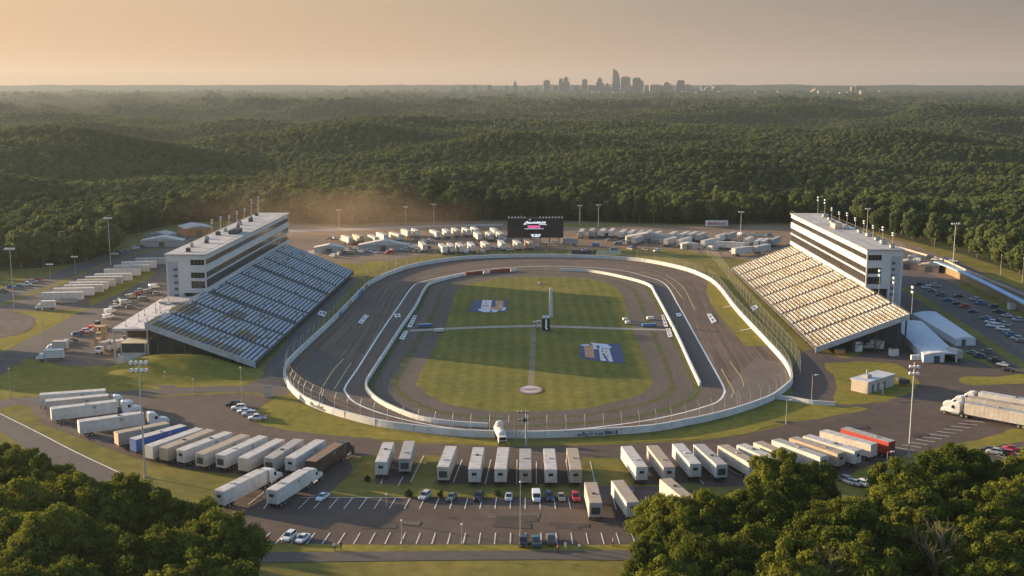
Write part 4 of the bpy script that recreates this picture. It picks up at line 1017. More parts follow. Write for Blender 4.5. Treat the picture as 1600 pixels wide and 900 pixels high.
def tintR(u, v, r):
    x = r.random(); s = math.sin(u * 31 + v * 9) + math.sin(u * 13 - v * 17 + 1)
    if s > .9 and x < .45: return .86 if x < .22 else .7
    return x
grandstand('grandstand', 'left grandstand of shaded blue-grey bench rows with brown patches', (-78, 341, 0), (-71.5, 514, 0), (-111, 341, 0), (-101, 514, 0), 1.0, 13.2, 25, SEATL, -1, tintL)
grandstand('grandstand', 'right grandstand of sunlit cream and rust bench rows', (97.5, 361, 0), (101, 523, 0), (127, 361, 0), (130, 523, 0), 1.0, 12.0, 24, SEATR, 1, tintR)

def tower(label, fn, ff, depth, zb, zt, side, panes_end):
    """fn, ff: face line near and far (on the ground); depth away from the track; side = +1 when the track lies at +x"""
    fn, ff = Vector((*fn, 0)), Vector((*ff, 0)); o = Vector((fn.x, fn.y, 0)); d = (ff - fn); ln = d.length; rz = math.atan2(d.y, d.x) - PI / 2
    t = thing('suite_tower', label, 'building', tuple(o), rz)
    # local: +y along the face away from the viewer, s*x away from the track
    s = -side
    def bx(mb, x0, x1, y0, y1, a, c, m):
        X0, X1 = sorted((s * x0, s * x1)); mb.box(X0, X1, y0, y1, a, c, m)
    hgt = zt - zb; bands = [(0, .122), (.368, .122 + .061) , (.143, .265)]
    b = MB()
    # floors: white spandrels with recessed glass between (fractions up the face)
    for f0, f1 in ((0, .12), (.345, .388), (.55, .735), (.878, 1.0)):
        bx(b, 0, depth, 0, ln, zb + hgt * f0, zb + hgt * f1, TOWW)
    bx(b, 8.1, depth - .003, .003, ln - .003, 0, zt - .02, TOWW)              # solid rear half to the ground
    b.build('wall', t)
    for f0, f1 in ((.12, .345), (.388, .55), (.735, .878)):
        b = MB(); bx(b, .35, 8.1, .35, ln - .35, zb + hgt * f0, zb + hgt * f1, GLASS); g = b.build('window_band', t)
        b = MB()
        for i in range(1, int(ln / 3.2)):
            y = i * 3.2; bx(b, .25, .36, y - .06, y + .06, zb + hgt * f0 + .003, zb + hgt * f1 - .003, FRAME)
        bx(b, .25, .36, .4, ln - .4, zb + hgt * f0 + .003, zb + hgt * f0 + .12, FRAME); b.build('mullion', g)
    # end wall facing the viewer: four windows beside the recessed stair shaft
    b = MB(); bx(b, 5.4, 8.1, -.02, .34, zb + .003, zt - .9, TOWW); bx(b, 0, .5, -.02, .34, zb + .01, zt - .9, TOWW); b.build('end_wall', t)
    for f0, f1 in ((.12, .31), (.365, .54), (.71, .875)):
        b = MB(); bx(b, .55, 5.35, .18, .34, zb + hgt * f0 + .02, zb + hgt * f1, GLASS2); w = b.build('end_window', t)
        b = MB()
        for x in (1.75, 2.95, 4.15): bx(b, x - .08, x + .08, .10, .18, zb + hgt * f0 + .02, zb + hgt * f1, FRAME)
        b.build('window_frame', w)
    b = MB()
    for f0, f1 in ((.31, .345), (.54, .552)): bx(b, .52, 5.38, .0, .33, zb + hgt * f0, zb + hgt * f1 - .004, TOWW)
    b.build('end_spandrel', t)
    b = MB(); bx(b, depth - 4.2, depth - .6, -.05, .10, 2, zt - 2.2, TOWG)
    for k in range(9): bx(b, depth - 4.0, depth - 2.6, -.10, -.05, 2.6 + k * 2.3, 3.6 + k * 2.3, FRAME)
    b.build('stair_shaft', t)
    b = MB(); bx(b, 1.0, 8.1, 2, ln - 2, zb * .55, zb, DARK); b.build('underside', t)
    rf = MB(); bx(rf, -.5, depth + .4, -.5, ln + .4, zt, zt + .35, ROOFM); rfo = rf.build('roof', t)
    b = MB()
    for (x, y0, y1) in ((-.45, -.5, ln + .4), (depth + .35, -.5, ln + .4)):
        for i in range(int((y1 - y0) / 4)): bx(b, x - .03, x + .03, y0 + i * 4, y0 + i * 4 + .08, zt + .35, zt + 1.4, STEELD)
        bx(b, x - .03, x + .03, y0, y1, zt + 1.36, zt + 1.42, STEELD)
    b.build('roof_railing', rfo)
    return t, o, rz, ln, s, zt + .35
towers = {}
towers['L'] = tower('left glass banded suite tower above the shaded seats', (-106.5, 396), (-102.6, 527), 14, 13.3, 26.6, 1, True)
towers['R'] = tower('right glass banded suite tower above the sunlit seats', (128, 411), (128.8, 529), 13, 12.1, 26.2, -1, True)
def on_roof(k, x, y):
    t, o, rz, ln, s, z_ = towers[k]; c, sn = math.cos(rz), math.sin(rz); X = s * x
    return Vector((o.x + X * c - y * sn, o.y + X * sn + y * c, z_))
UNIT = M('rooftop_metal', (.33, .32, .30), rough=.6, var=.2, scale=1)
UNITD = M('rooftop_dark', (.07, .068, .065), rough=.7, var=.25, scale=1)
LAMP = M('floodlight_glass', (.60, .58, .55), rough=.3, var=.1)
def roof_unit(lab, k, x, y, w, d, h, m):
    p = on_roof(k, x, y); t = thing('rooftop_unit', lab, 'roof unit', tuple(p), towers[k][2]); b = MB(); b.box(-w / 2, w / 2, -d / 2, d / 2, .15, h, m); b.build('housing', t)
    b = MB(); b.box(-w / 2 - .1, w / 2 + .1, -d / 2 - .1, d / 2 + .1, 0, .15, UNITD); b.build('curb', t)
    b = MB(); n = max(1, int(d / 1.6))
    for i in range(n): b.tube((0, -d / 2 + (i + .5) * d / n, h), (0, -d / 2 + (i + .5) * d / n, h + .22), min(w, d / n) * .34, min(w, d / n) * .34, UNITD, 10)
    b.build('fan', t)
roof_unit('long black ventilation housing near the track edge of the left tower roof', 'L', 5, 58, 3.2, 9, 1.6, UNITD)
roof_unit('pale orange sided rooftop hut halfway along the right tower roof', 'R', 5.5, 62, 3.0, 7, 2.0, M('pale_orange_panel', (.50, .38, .28), var=.15))
rr = random.Random(3)
for i in range(11): roof_unit(f'{nth(i)} small grey roof unit from the near end of left tower', 'L', rr.uniform(6.5, 12), 6 + i * 11.3, rr.uniform(.9, 1.8), rr.uniform(.9, 1.8), rr.uniform(.8, 1.6), UNIT if i % 2 else UNITD)
for i in range(10): roof_unit(f'{nth(i)} small pale roof unit from the near end of right tower', 'R', rr.uniform(7.5, 12), 3 + i * 11, rr.uniform(1.0, 2.4), rr.uniform(1, 2.6), rr.uniform(.8, 1.5), UNIT)
def flood(name, lab, p, h, rz, group, heads=4, r=.13):
    t = thing(name, lab, 'floodlight', tuple(p), rz, group); b = MB(); b.tube((0, 0, 0), (0, 0, h), r, r * .7, STEEL, 7); b.build('pole', t)
    b = MB(); w = .55 * heads; b.box(-w / 2, w / 2, -.06, .06, h - .5, h - .35, STEELD); b.box(-w / 2, w / 2, -.06, .06, h + .55, h + .7, STEELD); b.build('crossarm', t)
    for row in range(2):
        for i in range(heads):
            x = -w / 2 + .28 + i * .55; z_ = h - .2 + row * 1.0; b = MB()
            b.loft([[(x + .26 * math.cos(a), y, z_ + .30 * math.sin(a)) for a in [2 * PI * q / 8 for q in range(8)]] for y in (-.35, .05)], LAMP); b.box(x - .16, x + .16, .05, .3, z_ - .18, z_ + .18, STEELD); b.build('lamp_head', t)
    return t
fl = None
for k, n_, side in (('L', 7, 1), ('R', 10, -1)):
    for i in range(n_):
        if k == 'L': y = 52 + i * 12.3; x = 12.6
        else: y = 8 + i * 12.0; x = 11.6
        p = on_roof(k, x, y); lab = f'{nth(i)} roof floodlight from the near end of the {"left" if k == "L" else "right"} tower'
        h = (4.2, 4.8, 4.0, 4.4)[i % 4] if i < n_ - 2 else 6.5
        if fl is None: fl = flood('roof_floodlight', lab, p, 5, towers[k][2] + PI / 2, 'floodlights on the tower roofs', 3, .10)
        else: dup(fl, tuple(p), towers[k][2] + PI / 2 * side, lab, 'floodlights on the tower roofs', scale=(1, 1, h / 5))
for i, (x, y) in enumerate([(1391, 455), (1409, 448), (1424, 496)]):
    p = Vector((127.8 + i * .1, [395, 380, 362][i], 12.0 + .3)); dup(fl, tuple(p), PI / 2 * -1, f'{nth(i)} floodlight pole counting outward on the back rail of right stand', 'floodlights on the stand rail', scale=(1, 1, 1.55))

# hospitality terrace behind the near end of the left stand
t = thing('terrace_building', 'low hospitality building with white roof deck beside the left stand', 'building', (-117, 352, 0))
b = MB(); b.box(-5, 4.7, 4, 42, 0, 10.6, M('tan_block', (.30, .235, .18), var=.15, scale=.3)); b.box(-4.2, 3.6, -4, 4, 0, 6.2, M('cream_render', (.50, .46, .40), var=.12)); b.build('wall', t)
b = MB(); b.box(-5.8, 5.2, -6, 43, 10.6, 11.2, M('roof_deck', (.55, .49, .44), var=.15, scale=.4)); b.build('roof', t)
b = MB(); b.box(-3.8, 3.2, -4.12, -3.98, 3.2, 6.1, DARK); b.build('opening', t); b = MB(); b.box(-4.4, 3.9, 3.9, 3.99, 6.4, 10.4, M('dark_opening', (.09, .07, .06))); b.build('opening', t)
b = MB()
ring = [[(4.6 * math.cos(a) * rr_ - .3, -4.0 - 3.4 * math.sin(a) * rr_, zz) for rr_, zz in ((1, 0), (1, 2.9), (.93, 2.9), (.93, 0))] for a in [PI * i / 16 for i in range(17)]]
b.loft(ring, M('cream_render', (.5, .46, .40))); b.build('curved_counter', t)
for x in (4.9, -5.5):
    b = MB(); b.box(x - .25, x + .25, -5.7, -5.2, 0, 10.6, M('cream_render', (.5, .46, .4))); b.build('column', t)
b = MB()
for i in range(24):
    y = -5.8 + i * 2.0; b.box(-5.72, -5.66, y, y + .08, 11.2, 12.2, STEELD)
b.box(-5.72, -5.66, -5.8, 42.6, 12.15, 12.22, STEELD); b.build('railing', t)
t = thing('entry_lobby', 'small glazed lobby under the near end of left tower', 'building', (-114.6, 391, 0))
b = MB(); b.box(-5.4, 3.4, -5, 4.6, 0, 11.6, TOWG); b.build('wall', t); b = MB(); b.box(-5.8, 3.8, -5.6, 4.8, 11.6, 12.1, ROOFM); b.build('roof', t)
b = MB(); b.box(-4.6, 2.6, -5.12, -4.98, 8.2, 11.2, GLASS2); b.build('window', t)
SMALLT = [(-119.5, 349), (-113.5, 351), (-118, 357), (-114, 362), (-119, 366), (-115.5, 371), (-118.5, 376), (-114, 380), (-116.5, 384), (-119.8, 388)]
tbl = None
for i, (x, y) in enumerate(SMALLT):
    lab = f'{nth(i)} pale round table with folded parasol along the hospitality roof deck'
    if tbl is None:
        tbl = thing('deck_table', lab, 'table', (x, y, 11.2), 0, 'tables on the roof deck')
        b = MB(); b.tube((0, 0, .70), (0, 0, .76), .8, .8, M('cream_render', (.5, .46, .4)), 12); b.build('tabletop', tbl)
        b = MB(); b.tube((0, 0, 0), (0, 0, .70), .25, .06, STEELD, 6); b.build('leg', tbl)
        b = MB(); b.tube((0, 0, .76), (0, 0, 1.5), .035, .035, STEELD, 5); b.tube((0, 0, 1.5), (0, 0, 2.7), .22, .06, M('parasol_cloth', (.45, .33, .22), var=.2), 8); b.build('parasol', tbl)
    else: dup(tbl, (x, y, 11.2), i * .7, lab)
# ------------------------------------------------------------------ vehicles
TIRE = M('tyre_rubber', (.028, .027, .026), rough=.9, var=.2, scale=3)
RIM = M('wheel_rim', (.35, .34, .33), rough=.4, metal=.6, var=.1, scale=3)
CHASS = M('chassis_steel', (.055, .052, .05), rough=.7, var=.25, scale=2)
WIN = glass('vehicle_glass', (.02, .024, .03), .08)
HEADL = M('headlight_lens', (.62, .62, .58), rough=.2, var=.05)
TAILL = M('tail_light_lens', (.30, .02, .015), rough=.3, var=.1)
CHROME = M('polished_trim', (.5, .5, .5), rough=.25, metal=.8, var=.1)
def paint(nm, c, rough=.45, var=.08, dirt=None): return M(nm, c, rough=rough, var=var, scale=.5, coords='obj', hue=dirt, spec=.4)
TRL = {'white': paint('trailer_white', (.57, .55, .52), .6, .09, (.40, .36, .31)), 'offwhite': paint('trailer_off_white', (.50, .46, .41), .65, .1, (.34, .29, .235)),
       'tan': paint('trailer_tan', (.40, .32, .24), .7, .08, (.31, .24, .17)), 'grey': paint('trailer_grey', (.34, .33, .32), .65, .08, (.27, .25, .23)),
       'blue': paint('trailer_blue', (.03, .07, .30), .5, .08, (.04, .09, .24)), 'red': paint('trailer_red', (.35, .03, .02), .5, .1, (.28, .03, .02)), 'black': paint('trailer_black', (.025, .022, .02), .6, .2, (.05, .035, .025))}
ROOFT = {'white': paint('trailer_roof_white', (.50, .48, .45), .8, .12, (.34, .30, .26)), 'tan': paint('trailer_roof_tan', (.36, .29, .22), .85, .1, (.28, .22, .16)), 'grey': paint('trailer_roof_grey', (.34, .32, .30), .85, .1, (.27, .25, .22)), 'brown': paint('trailer_roof_brown', (.20, .125, .085), .85, .15, (.15, .095, .065))}

def wheel_at(parent, x, y, r, w, rim=True):
    b = MB(); b.tube((x - w / 2, y, r), (x + w / 2, y, r), r, r, TIRE, 12); t = b.build('wheel', parent)
    if rim:
        b = MB(); b.tube((x - w / 2 - .015, y, r), (x + w / 2 + .015, y, r), r * .55, r * .55, RIM, 10); b.build('rim', t)
def bevbox(b, x0, x1, y0, y1, z0, z1, c, mat):
    """box with cut edges along its length"""
    ring = lambda y: [(x0 + c, y, z0), (x1 - c, y, z0), (x1, y, z0 + c), (x1, y, z1 - c), (x1 - c, y, z1), (x0 + c, y, z1), (x0, y, z1 - c), (x0, y, z0 + c)]
    b.loft([ring(y1), ring(y0)], mat)
def trailer_parts(t, Lt, body, roof, rear='window', y0=None, stickers=True, gear=True, ribs=True):
    """box van trailer: local +y is the nose; y0 = rear end"""
    y0 = -Lt / 2 if y0 is None else y0; y1 = y0 + Lt; z0, z1, w = 1.15, 4.05, 1.29
    b = MB(); bevbox(b, -w, w, y0, y1, z0, z1, .05, body)
    for s in (-1, 1):
        b.box(s * w - .03, s * w + .03, y0 + .05, y1 - .05, z0 - .04, z0 + .14, body); b.box(s * w - .03, s * w + .03, y0 + .05, y1 - .05, z1 - .16, z1 - .04, body)
        if ribs:
            for k in range(int(Lt / 1.2)): b.box(s * w - .018, s * w + .018, y0 + .6 + k * 1.2, y0 + .66 + k * 1.2, z0 + .15, z1 - .17, body)
    b.build('cargo_box', t)
    b = MB(); b.box(-w + .04, w - .04, y0 + .05, y1 - .05, z1, z1 + .035, roof)
    for k in range(int(Lt / 2.0)): b.box(-w + .06, w - .06, y0 + 1 + k * 2.0, y0 + 1.05 + k * 2.0, z1 + .035, z1 + .05, roof)
    b.build('roof', t)
    if ribs and int(abs(t.location.x) * 10) % 3 != 0:
        b = MB(); yy = y0 + Lt * (.3 + .1 * (int(abs(t.location.y)) % 4)); b.box(-.35, .35, yy, yy + .7, z1 + .05, z1 + .22, CHASS if int(t.location.y) % 2 else roof); b.build('roof_vent', t)
    if rear in ('window', 'door', 'dark'):
        b = MB(); b.box(-1.12, 1.12, y0 - .05, y0 - .002, z0 + .12, z1 - .14, body)
        d = b.build('rear_door', t)
        b = MB()
        for x in (-.42, .42): b.tube((x, y0 - .08, z0 + .2), (x, y0 - .08, z1 - .2), .025, .025, CHASS, 5)
        b.box(-.02, .02, y0 - .06, y0 - .049, z0 + .14, z1 - .16, CHASS); b.build('lock_rod', d)
        if rear == 'window':
            b = MB(); b.box(-.55, .5, y0 - .075, y0 - .052, z0 + 1.45, z0 + 2.05, WIN); b.build('window', d)
        if rear == 'dark':
            b = MB(); b.box(-.9, .9, y0 - .075, y0 - .052, z0 + .55, z0 + 2.0, CHASS); b.build('dark_hatch', d)
    if stickers:
        b = MB(); b.box(w + .004, w + .012, y0 + Lt * .62, y0 + Lt * .62 + .8, z1 - 1.0, z1 - .5, M('faded_marking', (.20, .19, .18), var=.3)); b.build('side_marking', t)
    b = MB()
    for x in (-.45, .45): b.box(x - .07, x + .07, y0 + .3, y1 - .4, .85, 1.14, CHASS)
    b.box(-1.15, 1.15, y0 + .02, y0 + .14, .45, .6, CHASS)
    for x in (-.8, .8): b.box(x - .05, x + .05, y0 + .03, y0 + .11, .6, 1.14, CHASS)
    b.build('chassis', t)
    for y in (y0 + 1.6, y0 + 2.85):
        for s in (-1, 1): wheel_at(t, s * .98, y, .52, .52)
    if gear:
        for s in (-1, 1):
            b = MB(); b.box(s * .8 - .07, s * .8 + .07, y1 - 3.4, y1 - 3.25, .06, 1.1, CHASS); b.box(s * .8 - .18, s * .8 + .18, y1 - 3.5, y1 - 3.15, 0, .06, CHASS); b.build('landing_leg', t)
    b = MB()
    for s in (-1, 1): b.box(s * 1.0 - .16, s * 1.0 + .16, y0 - .03, y0 + .02, .66, .82, TAILL)
    b.build('tail_light', t)
def tractor_parts(t, y, body):
    """bonneted road tractor with sleeper, its back at local y"""
    c = MB()
    def ring(yy, hw, z0, z1, ch=.12): return [(-hw + ch, yy, z0), (hw - ch, yy, z0), (hw, yy, z0 + ch), (hw, yy, z1 - ch), (hw - ch, yy, z1), (-hw + ch, yy, z1), (-hw, yy, z1 - ch), (-hw, yy, z0 + ch)]
    c.loft([ring(yy, hw, z0, z1) for yy, hw, z0, z1 in reversed([(y + .9, 1.2, 1.0, 3.7), (y + 1.3, 1.22, .95, 3.85), (y + 2.6, 1.22, .9, 3.6), (y + 3.1, 1.2, .9, 3.05), (y + 3.75, 1.1, .85, 2.15), (y + 5.0, 1.02, .8, 2.0), (y + 5.75, .92, .75, 1.75), (y + 5.95, .75, .8, 1.45)])], body)
    c.build('cab', t)
    b = MB(); b.loft([[(-1.0, y + 3.14, 3.0), (1.0, y + 3.14, 3.0), (.98, y + 3.72, 2.2), (-.98, y + 3.72, 2.2)], [(-.96, y + 3.20, 3.02), (.96, y + 3.20, 3.02), (.95, y + 3.80, 2.22), (-.95, y + 3.80, 2.22)]], WIN); b.build('windshield', t)
    for s in (-1, 1):
        b = MB(); b.box(s * 1.225 - .015, s * 1.225 + .015, y + 2.3, y + 3.05, 2.1, 2.85, WIN); b.build('side_window', t)
        b = MB(); b.tube((s * 1.05, y + .55, 1.1), (s * 1.05, y + .55, 4.1), .075, .075, CHROME, 6); b.build('exhaust_stack', t)
        b = MB(); b.tube((s * 1.0, y + 1.0, .75), (s * 1.0, y + 2.9, .75), .33, .33, CHROME, 9); b.build('fuel_tank', t)
        b = MB(); b.box(s * .7 - .14, s * .7 + .14, y + 5.80, y + 5.98, 1.05, 1.3, HEADL); b.build('headlight', t)
        b = MB(); b.box(s * 1.42 - .1, s * 1.42 + .1, y + 3.0, y + 3.1, 2.1, 2.7, body); b.build('mirror', t)
        wheel_at(t, s * 1.0, y + 4.9, .52, .34)
        for yy in (y - .9, y + .35): wheel_at(t, s * .98, yy, .52, .55)
    b = MB(); b.box(-.4, .4, y - 1.6, y + 5.4, .7, .98, CHASS); b.box(-1.15, 1.15, y + 5.75, y + 6.0, .45, .75, CHROME); b.build('frame', t)

def place2(rear, front, zt=4.1):
    p, q = G(*rear, zt), G(*front, zt); d = q - p
    return p, q, math.atan2(d.y, d.x) - PI / 2, math.hypot(d.x, d.y)
def trailer(rear, front, body, roof, label, rear_kind='window', group=None, Lfix=None, anchor='rear', **kw):
    p, q, rz, ln = place2(rear, front); Lt = Lfix or max(9.0, min(17.0, ln))
    dv = Vector((-math.sin(rz), math.cos(rz), 0)); base = Vector((p.x, p.y, 0)) if anchor == 'rear' else Vector((q.x, q.y, 0)) - dv * Lt
    c = base + dv * (Lt / 2)
    t = thing('semi_trailer', label, 'trailer', (c.x, c.y, .06), rz, group); trailer_parts(t, Lt, TRL[body], ROOFT[roof], rear_kind, **kw)
    return t
def rig(rear, front, body, roof, cabm, label, rear_kind='window', group=None, stickers=True, Lfix=None, anchor='rear'):
    p, q, rz, ln = place2(rear, front); Lt = Lfix or max(11.0, min(16.5, ln)); dv = Vector((-math.sin(rz), math.cos(rz), 0))
    base = Vector((p.x, p.y, 0)) if anchor == 'rear' else Vector((q.x, q.y, 0)) - dv * Lt
    c = base + dv * (Lt / 2)
    t = thing('semi_truck', label, 'truck', (c.x, c.y, .06), rz, group); trailer_parts(t, Lt, TRL[body], ROOFT[roof], rear_kind, gear=False, stickers=stickers); tractor_parts(t, Lt / 2 + .25, cabm)
    return t
CABW = paint('cab_white', (.55, .54, .52), .35, .05)
CABD = paint('cab_dark', (.03, .03, .032), .4, .1)
GC = 'trailers backed up in the centre row'
for (r, f, bd, rf, rk, lab) in [
    ((595, 722), (607, 691), 'white', 'white', 'window', 'white trailer at the left end of the centre row'),
    ((632, 717), (640, 689), 'grey', 'grey', 'dark', 'grey trailer with dark rear hatch, second in the centre row'),
    ((692, 730), (705, 697), 'offwhite', 'white', 'dark', 'off-white trailer standing beyond the grass gap in the centre row'),
    ((741, 733), (748, 699), 'white', 'white', 'window', 'white trailer just right of the off-white one with rear hatch'),
    ((782, 733), (787, 699), 'white', 'white', 'window', 'white trailer directly in front of the white tanker'),
    ((821, 734), (821, 701), 'tan', 'grey', 'window', 'tan-grey trailer right before the power pole by the wall'),
    ((861, 734), (858, 701), 'white', 'white', 'window', 'white trailer between the tan-grey and the brown-ended trailers'),
    ((900, 734), (894, 700), 'tan', 'tan', 'window', 'brown-ended trailer at the right end of the centre row'),
    ((1003, 730), (979, 697), 'white', 'white', 'window', 'white angled trailer right of the second grass gap'),
    ((1046, 730), (1019, 696), 'offwhite', 'tan', 'window', 'cream trailer with tan roof between two white angled trailers'),
    ((1087, 725), (1059, 693), 'white', 'white', 'window', 'bright white angled trailer right of the tan-roofed one'),
    ((1128, 726), (1092, 694), 'white', 'grey', 'dark', 'white trailer with blue-grey rear, last before the curved row')]:
    trailer(r, f, bd, rf, lab, rk, GC)
GR = 'trailers fanned out along the right of the lot'
for (r, f, bd, rf, rk, lab) in [
    ((1179, 723), (1129, 695), 'offwhite', 'tan', 'window', 'cream trailer starting the fan on its left end'),
    ((1212, 717), (1158, 694), 'white', 'white', 'window', 'second trailer of the fan, white, half behind the trees'),
    ((1240, 714), (1184, 690), 'offwhite', 'tan', 'window', 'third trailer of the fan, tan roofed'),
    ((1288, 713), (1212, 686), 'white', 'grey', 'dark', 'fourth trailer of the fan, white with a grey roof'),
    ((1315, 708), (1239, 683), 'tan', 'tan', 'window', 'fifth trailer of the fan, tan with a rear window'),
    ((1341, 704), (1260, 680), 'white', 'white', 'window', 'sixth trailer of the fan, white'),
    ((1366, 694), (1286, 672), 'offwhite', 'white', 'none', 'cream trailer next to the red one in the fan'),
    ((1394, 690), (1319, 668), 'red', 'grey', 'dark', 'red trailer at the right end of the fan')]:
    trailer(r, f, bd, rf, lab, rk, GR)
trailer((931, 786), (923, 754), 'offwhite', 'tan', 'short cream trailer at the head of the near car park', 'dark', Lfix=12)
trailer((989, 785), (965, 751), 'white', 'tan', 'white trailer angled in the near car park', 'window', Lfix=13)
trailer((1080, 781), (1046, 753), 'offwhite', 'tan', 'cream trailer half hidden by the right grove', 'window', Lfix=13)
GL = 'trailers in the slanting left row'
for (r, f, bd, rf, rk, lab) in [
    ((181, 676), (262, 660), 'tan', 'tan', 'none', 'tan trailer at the left end of the slanting row'),
    ((207, 686), (287, 664), 'blue', 'white', 'none', 'blue sided trailer with a white roof'),
    ((232, 697), (312, 669), 'white', 'white', 'none', 'white trailer just right of the blue one'),
    ((255, 700), (330, 671), 'tan', 'tan', 'none', 'tan trailer fourth in the slanting row'),
    ((282, 703), (357, 675), 'white', 'white', 'window', 'white trailer with a rear window, fifth in the slanting row'),
    ((312, 709), (383, 679), 'offwhite', 'tan', 'dark', 'beige roofed trailer with dark rear hatch, sixth in the slanting row'),
    ((344, 711), (411, 681), 'white', 'white', 'dark', 'white trailer with blue-grey rear hatch, seventh in the slanting row'),
    ((379, 716), (438, 686), 'offwhite', 'white', 'none', 'cream trailer eighth in the slanting row'),
    ((420, 716), (467, 686), 'grey', 'grey', 'dark', 'grey roofed trailer ninth in the slanting row'),
    ((453, 716), (501, 687), 'white', 'white', 'window', 'white trailer beside the black brown-roofed rig')]:
    trailer(r, f, bd, rf, lab, rk, GL)
rig((485, 721), (530, 692), 'black', 'brown', CABD, 'black rig with a brown roof and dark tractor', 'dark')
rig((342, 767), (409, 734), 'white', 'white', CABW, 'white rig parked closest to the left grove', 'window', stickers=False)
rig((424, 766), (476, 734), 'white', 'white', CABW, 'white rig parked right of its twin at the car park corner', 'window')
GL4 = 'rigs parked side on at the far left of the lot'
trailer((62, 616), (168, 608.5), 'white', 'white', 'white trailer without tractor, rearmost of the side-on group', 'none', GL4, Lfix=16.5)
rig((71, 626), (166, 617), 'grey', 'white', CABW, 'grey sided rig second from the back of the side-on group', 'none', GL4, Lfix=15.5)
rig((79, 638), (180, 626), 'white', 'white', CABW, 'white rig third from the back of the side-on group', 'none', GL4, Lfix=16)
rig((122, 658), (222, 644), 'white', 'white', CABW, 'white rig nearest the tan trailer in the side-on group', 'none', GL4, Lfix=15.5)
GR3 = 'rigs at the right edge of the lot'
rig((1620, 648), (1510, 628), 'offwhite', 'grey', CABW, 'cream rig nearest the angled bays at the right edge', 'window', GR3, anchor='front', Lfix=16.5)
rig((1625, 638), (1513, 619.5), 'offwhite', 'tan', CABW, 'tan roofed rig in the middle of three at the right edge', 'window', GR3, anchor='front', Lfix=16.5)
rig((1645, 631), (1531, 612), 'white', 'white', CABW, 'white roofed rig furthest back of three at the right edge', 'window', GR3, anchor='front', Lfix=16.5)
# trailers behind the left stand: parallel, noses to the right
GFL = 'trailers lined up behind the left grandstand'
for i, (x0, x1, y, bd, rf) in enumerate([(66, 136, 456.5, 'white', 'white'), (84, 140, 450, 'white', 'white'), (100, 172, 445, 'offwhite', 'white'), (108, 180, 440.5, 'white', 'white'), (120, 184, 436.5, 'offwhite', 'tan'), (133, 203, 432, 'grey', 'white'), (148, 208, 427.5, 'white', 'white'), (163, 222, 420, 'white', 'grey'), (178, 240, 414, 'offwhite', 'white'), (190, 243, 408.5, 'white', 'white'), (212, 258, 403, 'grey', 'grey')]):
    trailer((x0, y + .6), (x1, y - .6), bd, rf, f'{nth(i)} trailer from the near end of the line behind left stand', 'window' if i % 2 else 'none', GFL, Lfix=15.5, stickers=False, ribs=False)
GFM = 'trailers in the dusty yard left of the scoreboard'
for i, (r, f, bd) in enumerate([((589, 371), (567, 361.5), 'offwhite'), ((603, 367), (585, 360), 'white'), ((626, 366.5), (600, 359), 'offwhite'), ((685, 363), (664, 354), 'white'), ((701, 361.5), (689, 353.5), 'white'), ((716, 360), (704, 353), 'offwhite'), ((733, 359.5), (720, 352.5), 'white'), ((746, 358.5), (735, 352), 'white'), ((776, 360), (762, 351), 'white'),
        ((664, 382.5), (654, 374), 'offwhite'), ((695, 386), (681, 373), 'white'), ((707, 385), (696, 373), 'offwhite'), ((722, 384.5), (708, 372.5), 'white'), ((740, 383.5), (727, 372), 'white'), ((762, 382), (748, 371.5), 'offwhite'), ((787, 380.5), (777, 370.5), 'white'), ((812, 380), (801, 371.5), 'offwhite'), ((830, 379), (820, 371.5), 'tan')]):
    trailer(r, f, bd, 'white' if bd != 'tan' else 'tan', f'{nth(i if i < 9 else i - 9)} trailer from left in the {"back" if i < 9 else "front"} row of the dusty yard', 'none', GFM, Lfix=14, stickers=False, ribs=False)
GFR = 'trailers in the yard right of the scoreboard'
for i, (r, f, bd) in enumerate([((907, 362), (915, 351), 'offwhite'), ((923, 361), (930, 353), 'grey'), ((954, 361), (965, 349.5), 'white'), ((970, 363), (985, 351.5), 'white'), ((984, 363.5), (1000, 352.5), 'white'), ((997, 364), (1015, 353), 'grey'), ((1009, 364), (1028, 353), 'white'), ((1021, 365.5), (1046, 354.5), 'white'), ((1047, 366), (1066, 355), 'offwhite'), ((1064, 366), (1086, 356), 'white'), ((1077, 366), (1102, 356.5), 'white'), ((1090, 367), (1118, 356), 'grey'),
        ((1121, 368), (1156, 359), 'white'), ((1165, 374), (1188, 361.5), 'white'), ((1181, 377), (1205, 363.5), 'white'), ((1191, 377), (1215, 362.5), 'offwhite'), ((1205, 374), (1230, 364), 'grey')]):
    trailer(r, f, bd, 'white' if bd != 'grey' else 'grey', f'{nth(i)} trailer from left in the yard right of the scoreboard', 'none', GFR, Lfix=14.5, stickers=False, ribs=False)
trailer((1164, 379), (1120, 377), 'white', 'white', 'white trailer broadside in front of the right yard', 'none', None, Lfix=15, stickers=False)
trailer((903, 372), (882, 372), 'grey', 'grey', 'grey trailer broadside just right of the black scoreboard', 'none', None, Lfix=8.5, stickers=False)

